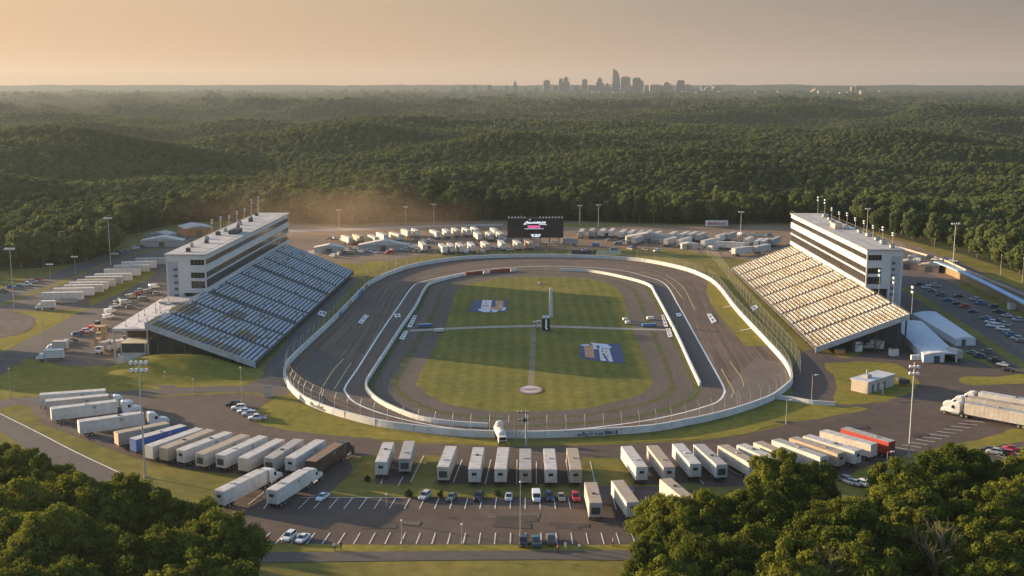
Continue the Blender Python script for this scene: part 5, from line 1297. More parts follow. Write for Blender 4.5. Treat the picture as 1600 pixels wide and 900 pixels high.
# ---- cars
CARP = {k: paint('car_' + k, c, .3, .04) for k, c in {'white': (.60, .60, .59), 'silver': (.34, .35, .36), 'grey': (.12, .125, .13), 'black': (.018, .018, .02), 'navy': (.025, .04, .085), 'red': (.36, .02, .03), 'teal': (.03, .12, .13), 'tan': (.30, .24, .17), 'blue': (.05, .12, .26)}.items()}
def car_ring(y, hw, z0, z1, ch): return [(-hw + ch, y, z0), (hw - ch, y, z0), (hw, y, z0 + ch), (hw, y, z1 - ch), (hw - ch, y, z1), (-hw + ch, y, z1), (-hw, y, z1 - ch), (-hw, y, z0 + ch)]
def car_parts(t, kind, pm):
    """local +y is the nose"""
    if kind == 'sedan': st = [(-2.3, .78, .42, .82), (-2.15, .86, .28, .98), (-1.2, .90, .24, 1.02), (.9, .90, .24, .98), (1.9, .86, .26, .86), (2.25, .76, .32, .68)]; gh = [(-1.55, .66, 1.0), (-.95, .60, 1.42), (.35, .60, 1.43), (1.05, .68, 1.0)]; ax = (-1.35, 1.38); r = .32
    elif kind == 'suv': st = [(-2.25, .82, .5, 1.0), (-2.15, .90, .34, 1.12), (-1.0, .94, .3, 1.15), (.95, .94, .3, 1.12), (1.95, .90, .32, 1.02), (2.25, .80, .4, .80)]; gh = [(-2.1, .74, 1.12), (-1.85, .70, 1.72), (.30, .70, 1.74), (1.05, .76, 1.12)]; ax = (-1.35, 1.40); r = .37
    elif kind == 'pickup': st = [(-2.8, .90, .5, 1.12), (-2.7, .95, .42, 1.15), (-.9, .96, .38, 1.15), (1.2, .96, .38, 1.15), (2.4, .93, .4, 1.06), (2.7, .84, .46, .86)]; gh = [(-.75, .78, 1.14), (-.55, .72, 1.78), (.75, .72, 1.80), (1.35, .80, 1.14)]; ax = (-1.75, 1.75); r = .40
    else: st = [(-2.6, .92, .5, 1.9), (-2.5, .98, .36, 2.1), (-1.0, 1.0, .32, 2.15), (1.1, 1.0, .32, 2.1), (1.75, .96, .34, 1.25), (2.55, .86, .4, .95)]; gh = None; ax = (-1.6, 1.6); r = .37
    b = MB(); b.loft([car_ring(y, hw, z0, z1, .10) for y, hw, z0, z1 in reversed(st)], pm); b.build('body', t)
    if gh:
        (ya, wa, za), (yb, wb, zb), (yc, wc, zc), (yd, wd, zd) = gh
        b = MB(); b.loft([[(-wa, ya, za - .02), (-wd, yd, zd - .02), (wd, yd, zd - .02), (wa, ya, za - .02)], [(-wb, yb, zb), (-wc, yc, zc), (wc, yc, zc), (wb, yb, zb)]], WIN); b.build('window_glass', t)
        b = MB(); b.loft([[(-wb - .015, yb - .03, zb), (-wc - .015, yc + .03, zc), (wc + .015, yc + .03, zc), (wb + .015, yb - .03, zb)], [(-wb + .08, yb + .1, zb + .07), (-wc + .08, yc - .12, zc + .07), (wc - .08, yc - .12, zc + .07), (wb - .08, yb + .1, zb + .07)]], pm)
        for s in (-1, 1):
            for (y0, w0, z0), (y1, w1, z1) in (((ya, wa, za), (yb, wb, zb)), ((yd, wd, zd), (yc, wc, zc))): b.tube((s * w0, y0, z0), (s * w1, y1, z1), .05, .045, pm, 4)
            b.tube((s * (wa + wd) / 2, (ya + yd) / 2, za), (s * (wb + wc) / 2, (yb + yc) / 2, zb), .045, .04, pm, 4)
        b.build('roof', t)
    else:
        b = MB(); b.loft([[(-.86, 1.16, 2.0), (.86, 1.16, 2.0), (.9, 1.76, 1.25), (-.9, 1.76, 1.25)], [(-.84, 1.24, 2.02), (.84, 1.24, 2.02), (.88, 1.83, 1.27), (-.88, 1.83, 1.27)]], WIN); b.build('windshield', t)
        for s in (-1, 1):
            b = MB(); b.box(s * 1.0 - .012, s * 1.0 + .012, .25, 1.1, 1.35, 1.9, WIN); b.build('side_window', t)
    if kind == 'pickup':
        b = MB(); b.box(-.82, .82, -2.65, -.85, 1.152, 1.17, CHASS); b.build('cargo_bed', t)
    yf, yr = st[-1][0], st[0][0]
    for s in (-1, 1):
        b = MB(); b.box(s * .58 - .17, s * .58 + .17, yf - .12, yf + .02, st[-1][3] - .20, st[-1][3] - .06, HEADL); b.build('headlight', t)
        b = MB(); b.box(s * .66 - .14, s * .66 + .14, yr - .02, yr + .1, st[0][3] - .24, st[0][3] - .08, TAILL); b.build('tail_light', t)
        for y in ax: wheel_at(t, s * (st[2][1] - .10), y, r, .22)
_cars = {}
def car(kind, col, px, py, heading, label, group=None, exact=None):
    """heading in degrees, 0 = nose away from the viewer"""
    p = exact if exact is not None else G(px, py, .07); rz = math.radians(heading)
    if (kind, col) in _cars: return dup(_cars[kind, col], (p.x, p.y, p.z), rz, label, group)
    t = thing({'sedan': 'parked_car', 'suv': 'parked_car', 'pickup': 'pickup_truck', 'van': 'parked_van'}[kind], label, 'van' if kind == 'van' else 'car', (p.x, p.y, p.z), rz, group); car_parts(t, kind, CARP[col]); t.scale = (.86, .84, .86); _cars[kind, col] = t
    return t
GP = 'cars parked along the grass strip'
for k, c, x, y, h, lab in [('suv', 'silver', 664, 779, 160, 'silver car at the left of the row along the grass strip'), ('sedan', 'grey', 706, 780, 165, 'dark grey car second in the row along the grass strip'), ('suv', 'black', 748, 780, 170, 'black car third in the row along the grass strip'), ('sedan', 'silver', 795, 780, 178, 'silver-grey car left of the thin lamp pole, on the strip'), ('van', 'white', 838, 781, 182, 'white van right of the thin lamp pole, on the strip'),
        ('suv', 'navy', 858, 780, 183, 'navy car beside the white van, on the strip'), ('sedan', 'tan', 877, 780, 184, 'tan car between the navy and red cars'), ('suv', 'red', 899, 781, 186, 'red car at the right end of the row along the strip')]: car(k, c, x, y, h, lab, GP)
car('sedan', 'white', 504, 780, 160, 'white car alone in the upper bays left of centre')
GQ = 'cars parked along the service road'
for k, c, x, y, h, lab in [('suv', 'black', 373, 849, 165, 'black car beside the left grove'), ('suv', 'grey', 401, 848, 165, 'grey car second from the left grove'), ('suv', 'white', 452, 843, 163, 'white car with dark glass, left of a pair'), ('sedan', 'white', 473, 845, 163, 'white low car, right of a pair'),
        ('suv', 'black', 818, 851, 180, 'black car at the foot of the thin lamp pole'), ('pickup', 'teal', 838, 850, 0, 'teal pickup between two dark cars'), ('pickup', 'grey', 861, 847, 2, 'grey pickup right of the teal one')]: car(k, c, x, y, h, lab, GQ)
for i, (k, c, x, y) in enumerate([('suv', 'black', 364, 634.5), ('suv', 'white', 373, 640), ('sedan', 'white', 382, 645), ('suv', 'silver', 390, 650), ('pickup', 'white', 402, 656)]): car(k, c, x, y, 100, f'{("black", "white", "white", "silver", "white")[i]} car, {nth(i)} in the short row by the corner', 'cars at the lawn corner')
# groups of small far cars
def car_row(pts, group, where, seed, hd, kinds=('sedan', 'suv', 'pickup'), cols=('white', 'silver', 'grey', 'black', 'navy', 'tan', 'red', 'blue'), jit=8):
    r = random.Random(seed)
    for i, (x, y) in enumerate(pts):
        c = r.choice(cols); k = r.choice(kinds); car(k, c, x + r.uniform(-.6, .6), y + r.uniform(-.3, .3), hd + r.uniform(-jit, jit), f'{c} {"pickup" if k == "pickup" else "car"}, {nth(i)} from left {where}', group)
car_row([(4, 456), (18, 451), (30, 449), (41, 446), (52, 442), (58, 439)], 'cars on the far left road', 'on the far left road', 1, -75)
car_row([(180, 398), (187, 396), (195, 394), (203, 391), (212, 389), (222, 387), (233, 385), (244, 383), (253, 381)], 'cars beyond the trailer line', 'beyond the trailer line behind left stand', 2, -80)
car_row([(96, 541), (104, 537), (112, 534), (121, 525), (128, 523), (136, 519)], 'cars on the gravel beside the perimeter road', 'on the gravel beside the perimeter road', 3, -60)
car_row([(158, 512), (170, 497), (172, 489), (180, 480), (187, 472), (196, 475), (205, 466), (213, 461), (222, 456), (233, 458), (241, 450), (205, 482), (225, 470), (246, 461)], 'vehicles in the gravel yard behind left stand', 'in the gravel yard behind left stand', 4, -50, ('van', 'pickup', 'suv'), ('white', 'tan', 'silver', 'grey', 'red'), 30)
car_row([(1437, 446), (1446, 451), (1456, 456), (1461, 448), (1470, 462), (1482, 470), (1494, 476), (1497, 464), (1507, 481), (1520, 488)], 'cars in the upper right lot', 'in the upper right lot', 5, 60)
car_row([(1522, 470), (1533, 476), (1560, 489), (1573, 495), (1590, 502), (1552, 481)], 'cars under the long right wall', 'under the long right wall', 6, 60)
car_row([(1540, 499), (1547, 505), (1550, 511), (1558, 512), (1566, 517), (1573, 522), (1580, 526), (1588, 531), (1596, 535), (1560, 505), (1568, 509)], 'cars in the lower right lot', 'in the lower right lot', 7, 55, cols=('white', 'silver', 'blue', 'navy', 'grey'))
car_row([(1425, 402), (1432, 408), (1452, 404), (1462, 407), (1478, 405), (1489, 409)], 'vehicles below the right woods', 'below the right woods', 8, 60, ('van', 'suv', 'pickup'), ('white', 'silver', 'grey'))
car_row([(515, 374), (523, 373), (533, 375), (540, 371), (547, 376), (556, 373), (560, 378), (530, 399), (520, 402), (548, 397), (565, 395), (575, 394), (590, 396), (612, 394), (640, 391), (660, 392)], 'vehicles scattered in the dusty yard', 'scattered in the dusty yard', 9, 60, ('van', 'pickup', 'sedan'), ('white', 'tan', 'silver'), 40)
car_row([(966, 382), (975, 379), (983, 381), (992, 378), (1001, 380), (1010, 377), (1022, 380), (1033, 378), (1044, 380), (1066, 386), (1078, 385), (1092, 388), (1100, 383), (1108, 387), (1117, 391), (1130, 389), (1142, 390), (1160, 392), (1175, 390)], 'vehicles in front of the right yard', 'in front of the right yard', 10, 80, ('van', 'pickup', 'suv'), ('white', 'silver', 'grey', 'tan'), 40)
car_row([(880, 384), (866, 381), (850, 384), (833, 385)], 'vehicles below the scoreboard', 'below the scoreboard', 11, 80, ('van', 'pickup'), ('white', 'tan', 'silver'), 20)
car_row([(1530, 559), (1542, 552), (1556, 566), (1566, 572), (1574, 580), (1518, 553)], 'cars behind the tents', 'behind the two white tents', 12, 50, cols=('grey', 'black', 'silver', 'navy'))
car_row([(1318, 752), (1326, 755), (1335, 757), (1345, 758), (1356, 757), (1367, 757), (1378, 757)], 'cars glimpsed above the right grove', 'above the right grove', 13, 30, ('sedan', 'suv'), ('white', 'silver', 'grey', 'black'))
car_row([(1545, 706), (1554, 709), (1562, 710), (1570, 711), (1580, 704)], 'cars in the far right bays', 'in the far right bays', 14, 60, ('sedan', 'suv'), ('black', 'white', 'red', 'silver'))

# the packed paddock beyond the far turn
for i, (r, f, bd) in enumerate([((640, 361), (622, 354.5), 'offwhite'), ((652, 360.5), (640, 353), 'white'), ((750, 366), (740, 360), 'white'), ((768, 366), (757, 359), 'offwhite'), ((784, 365.5), (775, 359), 'white'), ((565, 369), (545, 362), 'tan'), ((548, 371), (527, 364), 'offwhite')]):
    trailer(r, f, bd, 'white' if bd != 'tan' else 'tan', f'{nth(i)} trailer of the loose cluster filling the dusty yard', 'none', 'loose trailers of the dusty yard', Lfix=12, stickers=False, ribs=False)
for i, (r, f, bd) in enumerate([((940, 361), (948, 351), 'white'), ((1135, 366), (1165, 357), 'grey'), ((1098, 376), (1128, 369), 'white'), ((1040, 374), (1066, 367), 'offwhite'), ((1062, 374.5), (1088, 367.5), 'white'), ((990, 372), (1012, 365), 'grey'), ((1180, 385), (1212, 379), 'offwhite'), ((1146, 388), (1176, 384), 'white')]):
    trailer(r, f, bd, 'white' if bd != 'grey' else 'grey', f'{nth(i)} trailer of the loose cluster before the right yard', 'none', 'loose trailers of the right yard', Lfix=13, stickers=False, ribs=False)
r0 = random.Random(77)
car_row(sorted((r0.uniform(500, 800), r0.uniform(376, 397)) for _ in range(40)), 'small vehicles along the front of the dusty yard', 'along the front of the dusty yard', 21, 80, ('van', 'pickup', 'suv'), ('white', 'tan', 'silver', 'grey', 'red', 'white'), 50)
car_row(sorted((r0.uniform(905, 1225), r0.uniform(366, 394)) for _ in range(46)), 'small vehicles filling the right yard', 'filling the right yard', 22, 80, ('van', 'pickup', 'suv'), ('white', 'tan', 'silver', 'grey', 'blue', 'white'), 50)
# ------------------------------------------------------------------ poles, signs, huts, tents
def height_at(base, px, py):
    """how tall something standing at base is when its top shows at photo height py"""
    lo_, hi_ = 0, 250
    for _ in range(50):
        m = (lo_ + hi_) / 2
        if px_of(base.x, base.y, m)[1] > py: lo_ = m
        else: hi_ = m
    return lo_
def pole_light(name, label, bx, by, tx, ty, style, group=None, r=.16):
    p = G(bx, by); h = height_at(p, tx, ty); t = thing(name, label, 'light pole', tuple(p), 0, group); b = MB()
    b.tube((0, 0, 0), (0, 0, h), r, r * .55, STEEL, 8); b.build('pole', t)
    b = MB(); b.tube((0, 0, 0), (0, 0, .5), r * 2.0, r * 1.8, CONC, 8); b.build('footing', t)
    if style in ('bank', 'bank2'):
        rows = 2 if style == 'bank2' else 1
        for k in range(rows):
            z_ = h - .4 - k * 1.7; b = MB(); b.box(-1.9, 1.9, -.08, .08, z_ - .08, z_ + .08, STEELD); b.build('crossarm', t)
            for x in (-1.6, -.55, .55, 1.6):
                b = MB(); b.loft([[(x + .42 * math.cos(a), y, z_ + .5 + .42 * math.sin(a)) for a in [2 * PI * q / 9 for q in range(9)]] for y in (-.55, .15)], LAMP); b.box(x - .2, x + .2, .15, .45, z_ + .25, z_ + .75, STEELD); b.build('lamp_head', t)
    elif style == 'box':
        for x in (-.5, .5):
            b = MB(); b.box(x - .42, x + .42, -.35, .35, h + .6, h + 1.7, LAMP); b.build('lamp_head', t)
        for k, z_ in enumerate((h - 1.4, h - 3.0)):
            b = MB(); b.box(-1.2, 1.2, -.07, .07, z_ - .07, z_ + .07, STEELD); b.build('crossarm', t)
            for x in (-.9, 0, .9):
                b = MB(); b.loft([[(x + .34 * math.cos(a), y, z_ + .4 + .34 * math.sin(a)) for a in [2 * PI * q / 9 for q in range(9)]] for y in (-.5, .1)], LAMP); b.build('lamp_head', t)
    elif style == 'tee':
        b = MB(); b.box(-1.5, 1.5, -.08, .08, h - .1, h + .06, STEELD); b.build('crossarm', t)
        for x in (-1.1, 0, 1.1):
            b = MB(); b.box(x - .36, x + .36, -.5, .25, h + .06, h + .55, LAMP); b.build('lamp_head', t)
    elif style == 'cobra':
        b = MB(); b.tube((0, 0, h - .1), (.9, -.3, h + .1), .06, .05, STEEL, 6); b.build('arm', t)
        b = MB(); b.box(.6, 1.4, -.5, -.15, h + .05, h + .28, LAMP); b.build('lamp_head', t)
    elif style == 'ball':
        b = MB(); b.loft([[(q * math.cos(a), q * math.sin(a), h + z_) for a in [2 * PI * k / 8 for k in range(8)]] for q, z_ in ((.08, 0), (.24, .12), (.24, .32), (.08, .45))], LAMP); b.build('lamp_head', t)
    return t
GT = 'tall floodlight masts around the speedway'
for nm, lab, bx, by, tx, ty, st, r in [
    ('tall twin-row floodlight mast over the slanting trailer row', 0, 227, 746, 222, 567, 'bank2', .22), ('tall floodlight mast with boxed top lamps in the right lot', 0, 1420, 714, 1428, 566, 'box', .24),
    ('floodlight mast behind the trailer line at far left', 0, 173, 414, 169, 341, 'bank', .2), ('floodlight mast at the left frame edge', 0, 22, 481, 17, 389, 'bank', .2), ('floodlight mast on the far right bank by the woods', 0, 1489, 416, 1491, 350, 'bank', .2),
    ('first floodlight mast from left along the far yard', 0, 530, 360, 529, 329, 'tee', .17), ('second floodlight mast from left along the far yard', 0, 634, 352, 634, 324, 'tee', .17), ('third floodlight mast from left along the far yard', 0, 678, 353, 678, 320, 'tee', .17),
    ('floodlight mast just right of the scoreboard', 0, 906, 353, 906, 322, 'tee', .17), ('taller floodlight mast in the yard right of the scoreboard', 0, 935, 354, 935, 321, 'tee', .17), ('floodlight mast left of the right stand', 0, 1157, 371, 1158, 332, 'tee', .17), ('dark floodlight mast behind the right tower roof', 0, 1354, 372, 1356, 327, 'tee', .18)]:
    pole_light('floodlight_mast', nm, bx, by, tx, ty, st, GT, r)
GS = 'slim lamp posts around the lots'
for lab, bx, by, tx, ty, st in [('slim lamp post at the gravel corner on far left', 72, 566, 66, 484, 'ball'), ('slim lamp post on the lawn below the left stand', 378, 628, 376, 576, 'ball'), ('lamp post on the bank near the low kerb far right', 1563, 430, 1564, 399, 'ball'), ('lamp post beside the woods at right frame edge', 1597, 442, 1596, 404, 'ball'),
    ('angled headed lamp post before the near right corner', 1268, 627, 1271, 586, 'cobra'), ('lamp post at the tip of the lower right bank', 1228, 662, 1230, 625, 'cobra'), ('wooden lamp post in front of the red trailer', 1385, 737, 1386, 706, 'cobra'),
    ('thin lamp pole rising from the middle of the car park', 813, 838, 814, 755, 'ball'), ('low lamp post left of centre in the car park', 628, 846, 630, 815, 'ball'), ('low lamp post right of the other low post in the car park', 722, 850, 722, 821, 'ball'), ('short lamp post on the left bays', 604, 792, 607, 774, 'ball'),
    ('thin post on the shaded lawn far left', 17, 623, 16, 577, 'ball'), ('lamp post beside the perimeter road at left', 118, 427, 117, 402, 'tee'), ('wide headed lamp post by the far left road', 79, 436, 79, 414, 'tee'), ('lamp post beside the slope lawn path', 302, 612, 300, 594, 'ball'), ('short white post on the lawn left of the slope path', 258, 597, 258, 582, 'ball')]:
    pole_light('lamp_post', lab, bx, by, tx, ty, st, GS, .09)
# power pole at the near turn with crossarms
p = G(822, 697); h = height_at(p, 822, 641); t = thing('utility_pole', 'grey utility pole with dark crossarms in front of the near wall', 'utility pole', tuple(p))
b = MB(); b.tube((0, 0, 0), (0, 0, h), .26, .17, M('weathered_wood', (.30, .29, .28), var=.2, scale=2), 9); b.build('pole', t)
for z_, w in ((h - .5, 2.2), (h - 2.4, 2.0)):
    b = MB(); b.box(-w, .6, -.36, -.2, z_ - .1, z_ + .1, DARK)
    for x in (-w + .2, -w * .5, .4): b.tube((x, -.28, z_ + .1), (x, -.28, z_ + .5), .09, .06, LAMP, 6)
    b.build('crossarm', t)
b = MB(); b.tube((-.55, -.1, h - 2.9), (-.55, -.1, h - 1.8), .32, .32, DARK, 9); b.build('transformer', t)
b = MB(); b.tube((-2.6, .3, 0), (-2.6, .3, 7), .12, .1, STEELD, 6); b.tube((-2.6, .3, 6.6), (0, 0, 6.9), .06, .06, STEELD, 4); b.build('stay_post', t)

# white tanker at the near wall
p = G(782, 688); t = thing('tank_truck', 'white rounded tanker standing against the near wall', 'truck', tuple(p), math.radians(8)); t.scale = (.8, .8, .82)
WT = paint('tank_white', (.58, .56, .52), .5, .08, (.50, .44, .37))
b = MB(); b.loft([[(q * math.cos(a) * 1.45, y, 2.35 + q * math.sin(a) * 1.35) for a in [2 * PI * k / 16 for k in range(16)]] for q, y in ((.98, 5.5), (1, 5), (1, -2.6), (.95, -3.0), (.7, -3.4))], WT); b.build('tank', t)
b = MB(); b.loft([[(q * math.cos(a), 2.6 + q * math.sin(a), z_) for a in [2 * PI * k / 14 for k in range(14)]] for q, z_ in ((1.25, 3.2), (1.25, 4.3), (1.1, 4.9), (.6, 5.25))], WT); b.build('dome', t)
b = MB(); bevbox(b, -1.25, 1.25, -5.4, -3.2, .7, 2.7, .2, WT); b.build('cab', t)
b = MB(); b.box(-1.0, 1.0, -5.46, -5.38, 1.65, 2.45, WIN); b.build('windshield', t)
b = MB(); b.box(-1.0, 1.0, -5.5, -5.41, .75, 1.35, CHASS); b.build('grille', t)
b = MB(); b.box(-.5, .5, -5.2, 5.2, .6, 1.0, CHASS); b.build('chassis', t)
for y in (-4.3, 2.6, 4.0):
    for s in (-1, 1): wheel_at(t, s * 1.0, y, .52, .45)

# flat roofed hut
p0, p1, p2 = G(1337, 615), G(1355, 616), G(1396, 603)
fd = (p2 - p1); fd.z = 0; ln = fd.length; rz = math.atan2(fd.y, fd.x); wd = 5.2
t = thing('utility_hut', 'tan flat roofed hut on the lawn beside right stand', 'hut', tuple(p1), rz)
HUTM = M('hut_render', (.42, .35, .29), var=.1, scale=.5)
b = MB(); b.box(0, ln, 0, wd, 0, 3.3, HUTM); b.build('wall', t); b = MB(); b.box(-.3, ln + .3, -.3, wd + .3, 3.3, 3.6, M('hut_roof', (.42, .42, .42), var=.12)); r_hut = b.build('roof', t)
b = MB(); b.box(3, 5.2, 2, 3.6, 3.6, 4.5, UNIT); b.build('roof_unit', r_hut); b = MB(); b.tube((4, 2.8, 4.5), (4, 2.8, 5.8), .25, .25, UNIT, 8); b.build('vent_pipe', r_hut)
for x in (2.2, 5.0, 8.2):
    if x + 1 < ln: b = MB(); b.box(x, x + 1.1, -.05, -.003, .05, 2.3, M('door_blue_grey', (.10, .12, .14))); b.build('door', t)
p = G(1379, 617); t = thing('vent_post', 'short pale post in front of the tan hut', 'post', tuple(p)); b = MB(); b.tube((0, 0, 0), (0, 0, 2.6), .2, .2, UNIT, 8); b.build('post', t); b = MB(); b.tube((0, 0, 2.6), (0, 0, 2.9), .32, .2, UNIT, 8); b.build('cap', t)
p = G(1410, 601); t = thing('covered_trailer', 'low dark covered trailer just behind the hut', 'trailer', tuple(p), .3); b = MB(); bevbox(b, -1.1, 1.1, -2, 2, .5, 1.9, .3, DARK); b.build('cover', t)
for s in (-1, 1): wheel_at(t, s * 1.0, 0, .4, .25)

# tents
TENT = M('tent_fabric', (.46, .47, .49), rough=.6, var=.08, scale=.25)
def tent(label, corners, eave, ridge, walls):
    """corners on the ground: near-left, near-right, far-right, far-left"""
    q = [G(*c) if len(c) == 2 else Vector((c[0], c[1], 0)) for c in corners]; o = sum(q, Vector()) / 4; q = [p - o for p in q]
    t = thing('marquee_tent', label, 'tent', tuple(o)); b = MB(); m0, m1 = (q[0] + q[1]) / 2, (q[3] + q[2]) / 2; n = 9
    rows = []
    for i in range(n):
        f = i / (n - 1); a, c = q[0].lerp(q[3], f), q[1].lerp(q[2], f); m = (a + c) / 2; zz = ridge - .25 * math.sin(f * PI * 4) ** 2
        rows.append([(a.x, a.y, eave), (a.x * .5 + m.x * .5, a.y * .5 + m.y * .5, (eave + zz) / 2 + .12), (m.x, m.y, zz), (c.x * .5 + m.x * .5, c.y * .5 + m.y * .5, (eave + zz) / 2 + .12), (c.x, c.y, eave)])
    b.loft(rows, TENT, cap=False, closed=False); b.face([rows[0][k] for k in range(5)], TENT); b.build('roof', t, smooth=False)
    b = MB(); w = q[1] - q[0]
    for f0, f1 in walls:
        a, c = q[0] + w * f0, q[0] + w * f1; b.face([(*a.xy, 0), (*c.xy, 0), (*c.xy, eave), (*a.xy, eave)], TENT)
    b.face([(*q[1].xy, 0), (*q[2].xy, 0), (*q[2].xy, eave), (*q[1].xy, eave)], TENT)
    b.face([(*q[0].xy, 0), (*q[3].xy, 0), (*q[3].xy, eave), (*q[0].xy, eave)], TENT); b.build('side_wall', t)
    for p in q:
        b = MB(); b.box(p.x - .08, p.x + .08, p.y - .08, p.y + .08, 0, eave - .02, STEEL); b.build('pole', t)
    b = MB(); a, c = q[0] + w * .3, q[0] + w * .48; b.box(a.x, c.x, a.y - .06, a.y - .02, 0, 2.2, DARK); b.build('doorway', t)
tent('wide white ridge tent beside the near end of right stand', [(1443, 567), (1495, 566), (1440, 513), (1392, 516)], 2.6, 3.3, [(0, .62), (.95, 1)])
tent('long white curved tent behind the ridge tent', [(1493, 541), (1524, 540), (1462, 497), (1425, 500)], 2.4, 3.0, [(0, 1)])

# scoreboard and the far sign
p = G(836.5, 386); t = thing('scoreboard', 'large black scoreboard with white script and a pink bar', 'scoreboard', tuple(p)); SBW = 14.8; z0, z1 = 5.0, height_at(p, 836, 341)
SCRN = M('screen_black', (.016, .014, .016), rough=.5, var=.3, scale=.3)
b = MB(); b.box(-SBW, SBW, 0, 1.6, z0, z1, M('scoreboard_case', (.03, .028, .028), var=.2)); b.build('case', t)
b = MB(); b.box(-SBW + .25, SBW - .25, -.06, -.004, z0 + .25, z1 - .25, SCRN); sc = b.build('screen', t)
def emis(nm, c, s):
    m = bpy.data.materials.new(nm); m.use_nodes = True; bs = m.node_tree.nodes['Principled BSDF']; bs.inputs['Base Color'].default_value = (*c, 1); bs.inputs['Emission Color'].default_value = (*c, 1); bs.inputs['Emission Strength'].default_value = s; return m
EW, EP = emis('lit_white', (.75, .80, .85), .22), emis('lit_pink', (.80, .10, .32), .22)
def sx(u): return (u - 836.5) * .340          # board metres per photo pixel
def sz(v): return z1 - (v - 341) * (z1 - z0) / 30.0
b = MB(); r = random.Random(4)
def stroke(u0, v0, u1, v1, w=.42): 
    a, c = Vector((sx(u0), -.09, sz(v0))), Vector((sx(u1), -.09, sz(v1))); d = (c - a).normalized(); q = Vector((-d.z, 0, d.x)) * w / 2
    b.hexa([a - q, c - q, c - q + Vector((0, .03, 0)), a - q + Vector((0, .03, 0)), a + q, c + q, c + q + Vector((0, .03, 0)), a + q + Vector((0, .03, 0))], EW)
x = 820.0
stroke(818.5, 350, 824, 345.5); stroke(824, 345.5, 826, 349); stroke(820, 348.6, 826, 347.6, .3)
x = 827
while x < 851:
    hgt = r.choice([2.2, 3.0, 3.6, 2.4]); stroke(x, 349.2, x + .8, 349.4 - hgt, .32); stroke(x + .8, 349.4 - hgt, x + 1.5, 349.2, .3); x += r.uniform(1.7, 2.3)
stroke(842, 350.2, 854, 350.9, .34); stroke(818, 351, 827, 348.8, .3)
for u in range(820, 848, 3): stroke(u, 357.3, u + 2.0, 356.9 + r.uniform(-.3, .5), .34)
stroke(827, 343.5, 829, 342.5, .4); stroke(829, 366.0, 845, 365.8, .3); stroke(830, 368.0, 834, 367.6, .8); stroke(836, 367.8, 840, 367.8, .8); stroke(841, 368.0, 844, 367.5, .8); stroke(832, 369.5, 842, 369.3, .35)
b.build('white_script', sc)
b = MB(); b.box(sx(824.5), sx(844), -.10, -.065, sz(356), sz(352), EP); b.build('pink_bar', sc)
for i in range(6):
    x = -12.5 + i * 5.0; b = MB(); b.box(x - .28, x + .28, .5, 1.1, 0, z0, STEELD); b.build('support_leg', t)
b = MB()
for i in range(18):
    x = -14 + i * 1.65
    if not 5 < i < 10: b.box(x - .35, x + .35, .3, 1.0, z1, z1 + .7, LAMP)
b.box(-14.6, 14.6, .6, .75, z1 + .05, z1 + .25, STEELD); b.build('top_lamps', t)
p = G(1120, 356); t = thing('billboard', 'white billboard with a red lettered band beyond the right yard', 'billboard', tuple(p)); h1 = height_at(p, 1120, 344.3); sb = 1 / 2.66
b = MB(); b.box(-6.7, 6.7, 0, .3, h1 - 3.4, h1, M('billboard_white', (.55, .53, .50), var=.08)); pn = b.build('panel', t)
b = MB(); r = random.Random(8); x = -5.6
while x < 5.4:
    w = r.uniform(.3, .7); b.box(x, x + w, -.04, -.004, h1 - 2.7, h1 - r.choice([1.2, 1.5, 1.0]), M('billboard_red', (.34, .05, .05), var=.2)); x += w + r.uniform(.15, .4)
b.build('red_lettering', pn)
for x in (-5, 0, 5): b = MB(); b.box(x - .15, x + .15, .3, .6, 0, h1, STEELD); b.build('post', t)

# infield: black scoring pylon, tall white pole behind, small stands
p = G(853, 517); t = thing('scoring_pylon', 'short black box pylon with a white top at the infield crossing', 'pylon', tuple(p)); hh = height_at(p, 853, 494)
b = MB(); b.box(-1.35, 1.35, -1.35, 1.35, .2, hh - .6, M('pylon_black', (.014, .016, .02), rough=.4, var=.2)); bd = b.build('housing', t); b = MB(); b.box(-1.5, 1.5, -1.5, 1.5, 0, .2, CONC); b.build('base', t)
b = MB(); b.box(-1.15, 1.15, -1.2, 1.2, hh - .6, hh, WALLW); b.build('cap', t)
b = MB(); r = random.Random(2)
for i in range(6): b.box(-.25 + r.uniform(-.1, .1), .30 + r.uniform(-.15, .2), -1.39, -1.352, .8 + i * .62, 1.25 + i * .62, emis('pylon_digits', (.45, .52, .58), .15) if i == 0 else b.mats[0])
b.build('white_digits', bd)
p = G(860.5, 495); hh = height_at(p, 860.5, 450); t = thing('marker_column', 'tall slim white column just behind the black pylon', 'column', tuple(p))
b = MB(); b.loft([[(-w, -w, z_), (w, -w, z_), (w, w, z_), (-w, w, z_)] for w, z_ in ((.75, .3), (.62, hh * .5), (.5, hh))], WALLW); b.build('shaft', t); b = MB(); b.box(-1, 1, -1, 1, 0, .3, CONC); b.build('base', t)
for i, (x, y) in enumerate([(836, 513), (842, 512)]):
    t = thing('pit_stand', f'{("left", "right")[i]} one of two small white frames left of the black pylon', 'stand', tuple(G(x, y))); b = MB()
    for sx_ in (-.6, .6):
        for sy_ in (-.5, .5): b.box(sx_ - .06, sx_ + .06, sy_ - .06, sy_ + .06, 0, 2.4, WALLW)
    b.build('frame', t); b = MB(); b.box(-.75, .75, -.6, .6, 2.4, 2.55, WALLW); b.box(-.6, .6, -.5, .5, 1.0, 1.1, WALLW); b.build('platform', t)
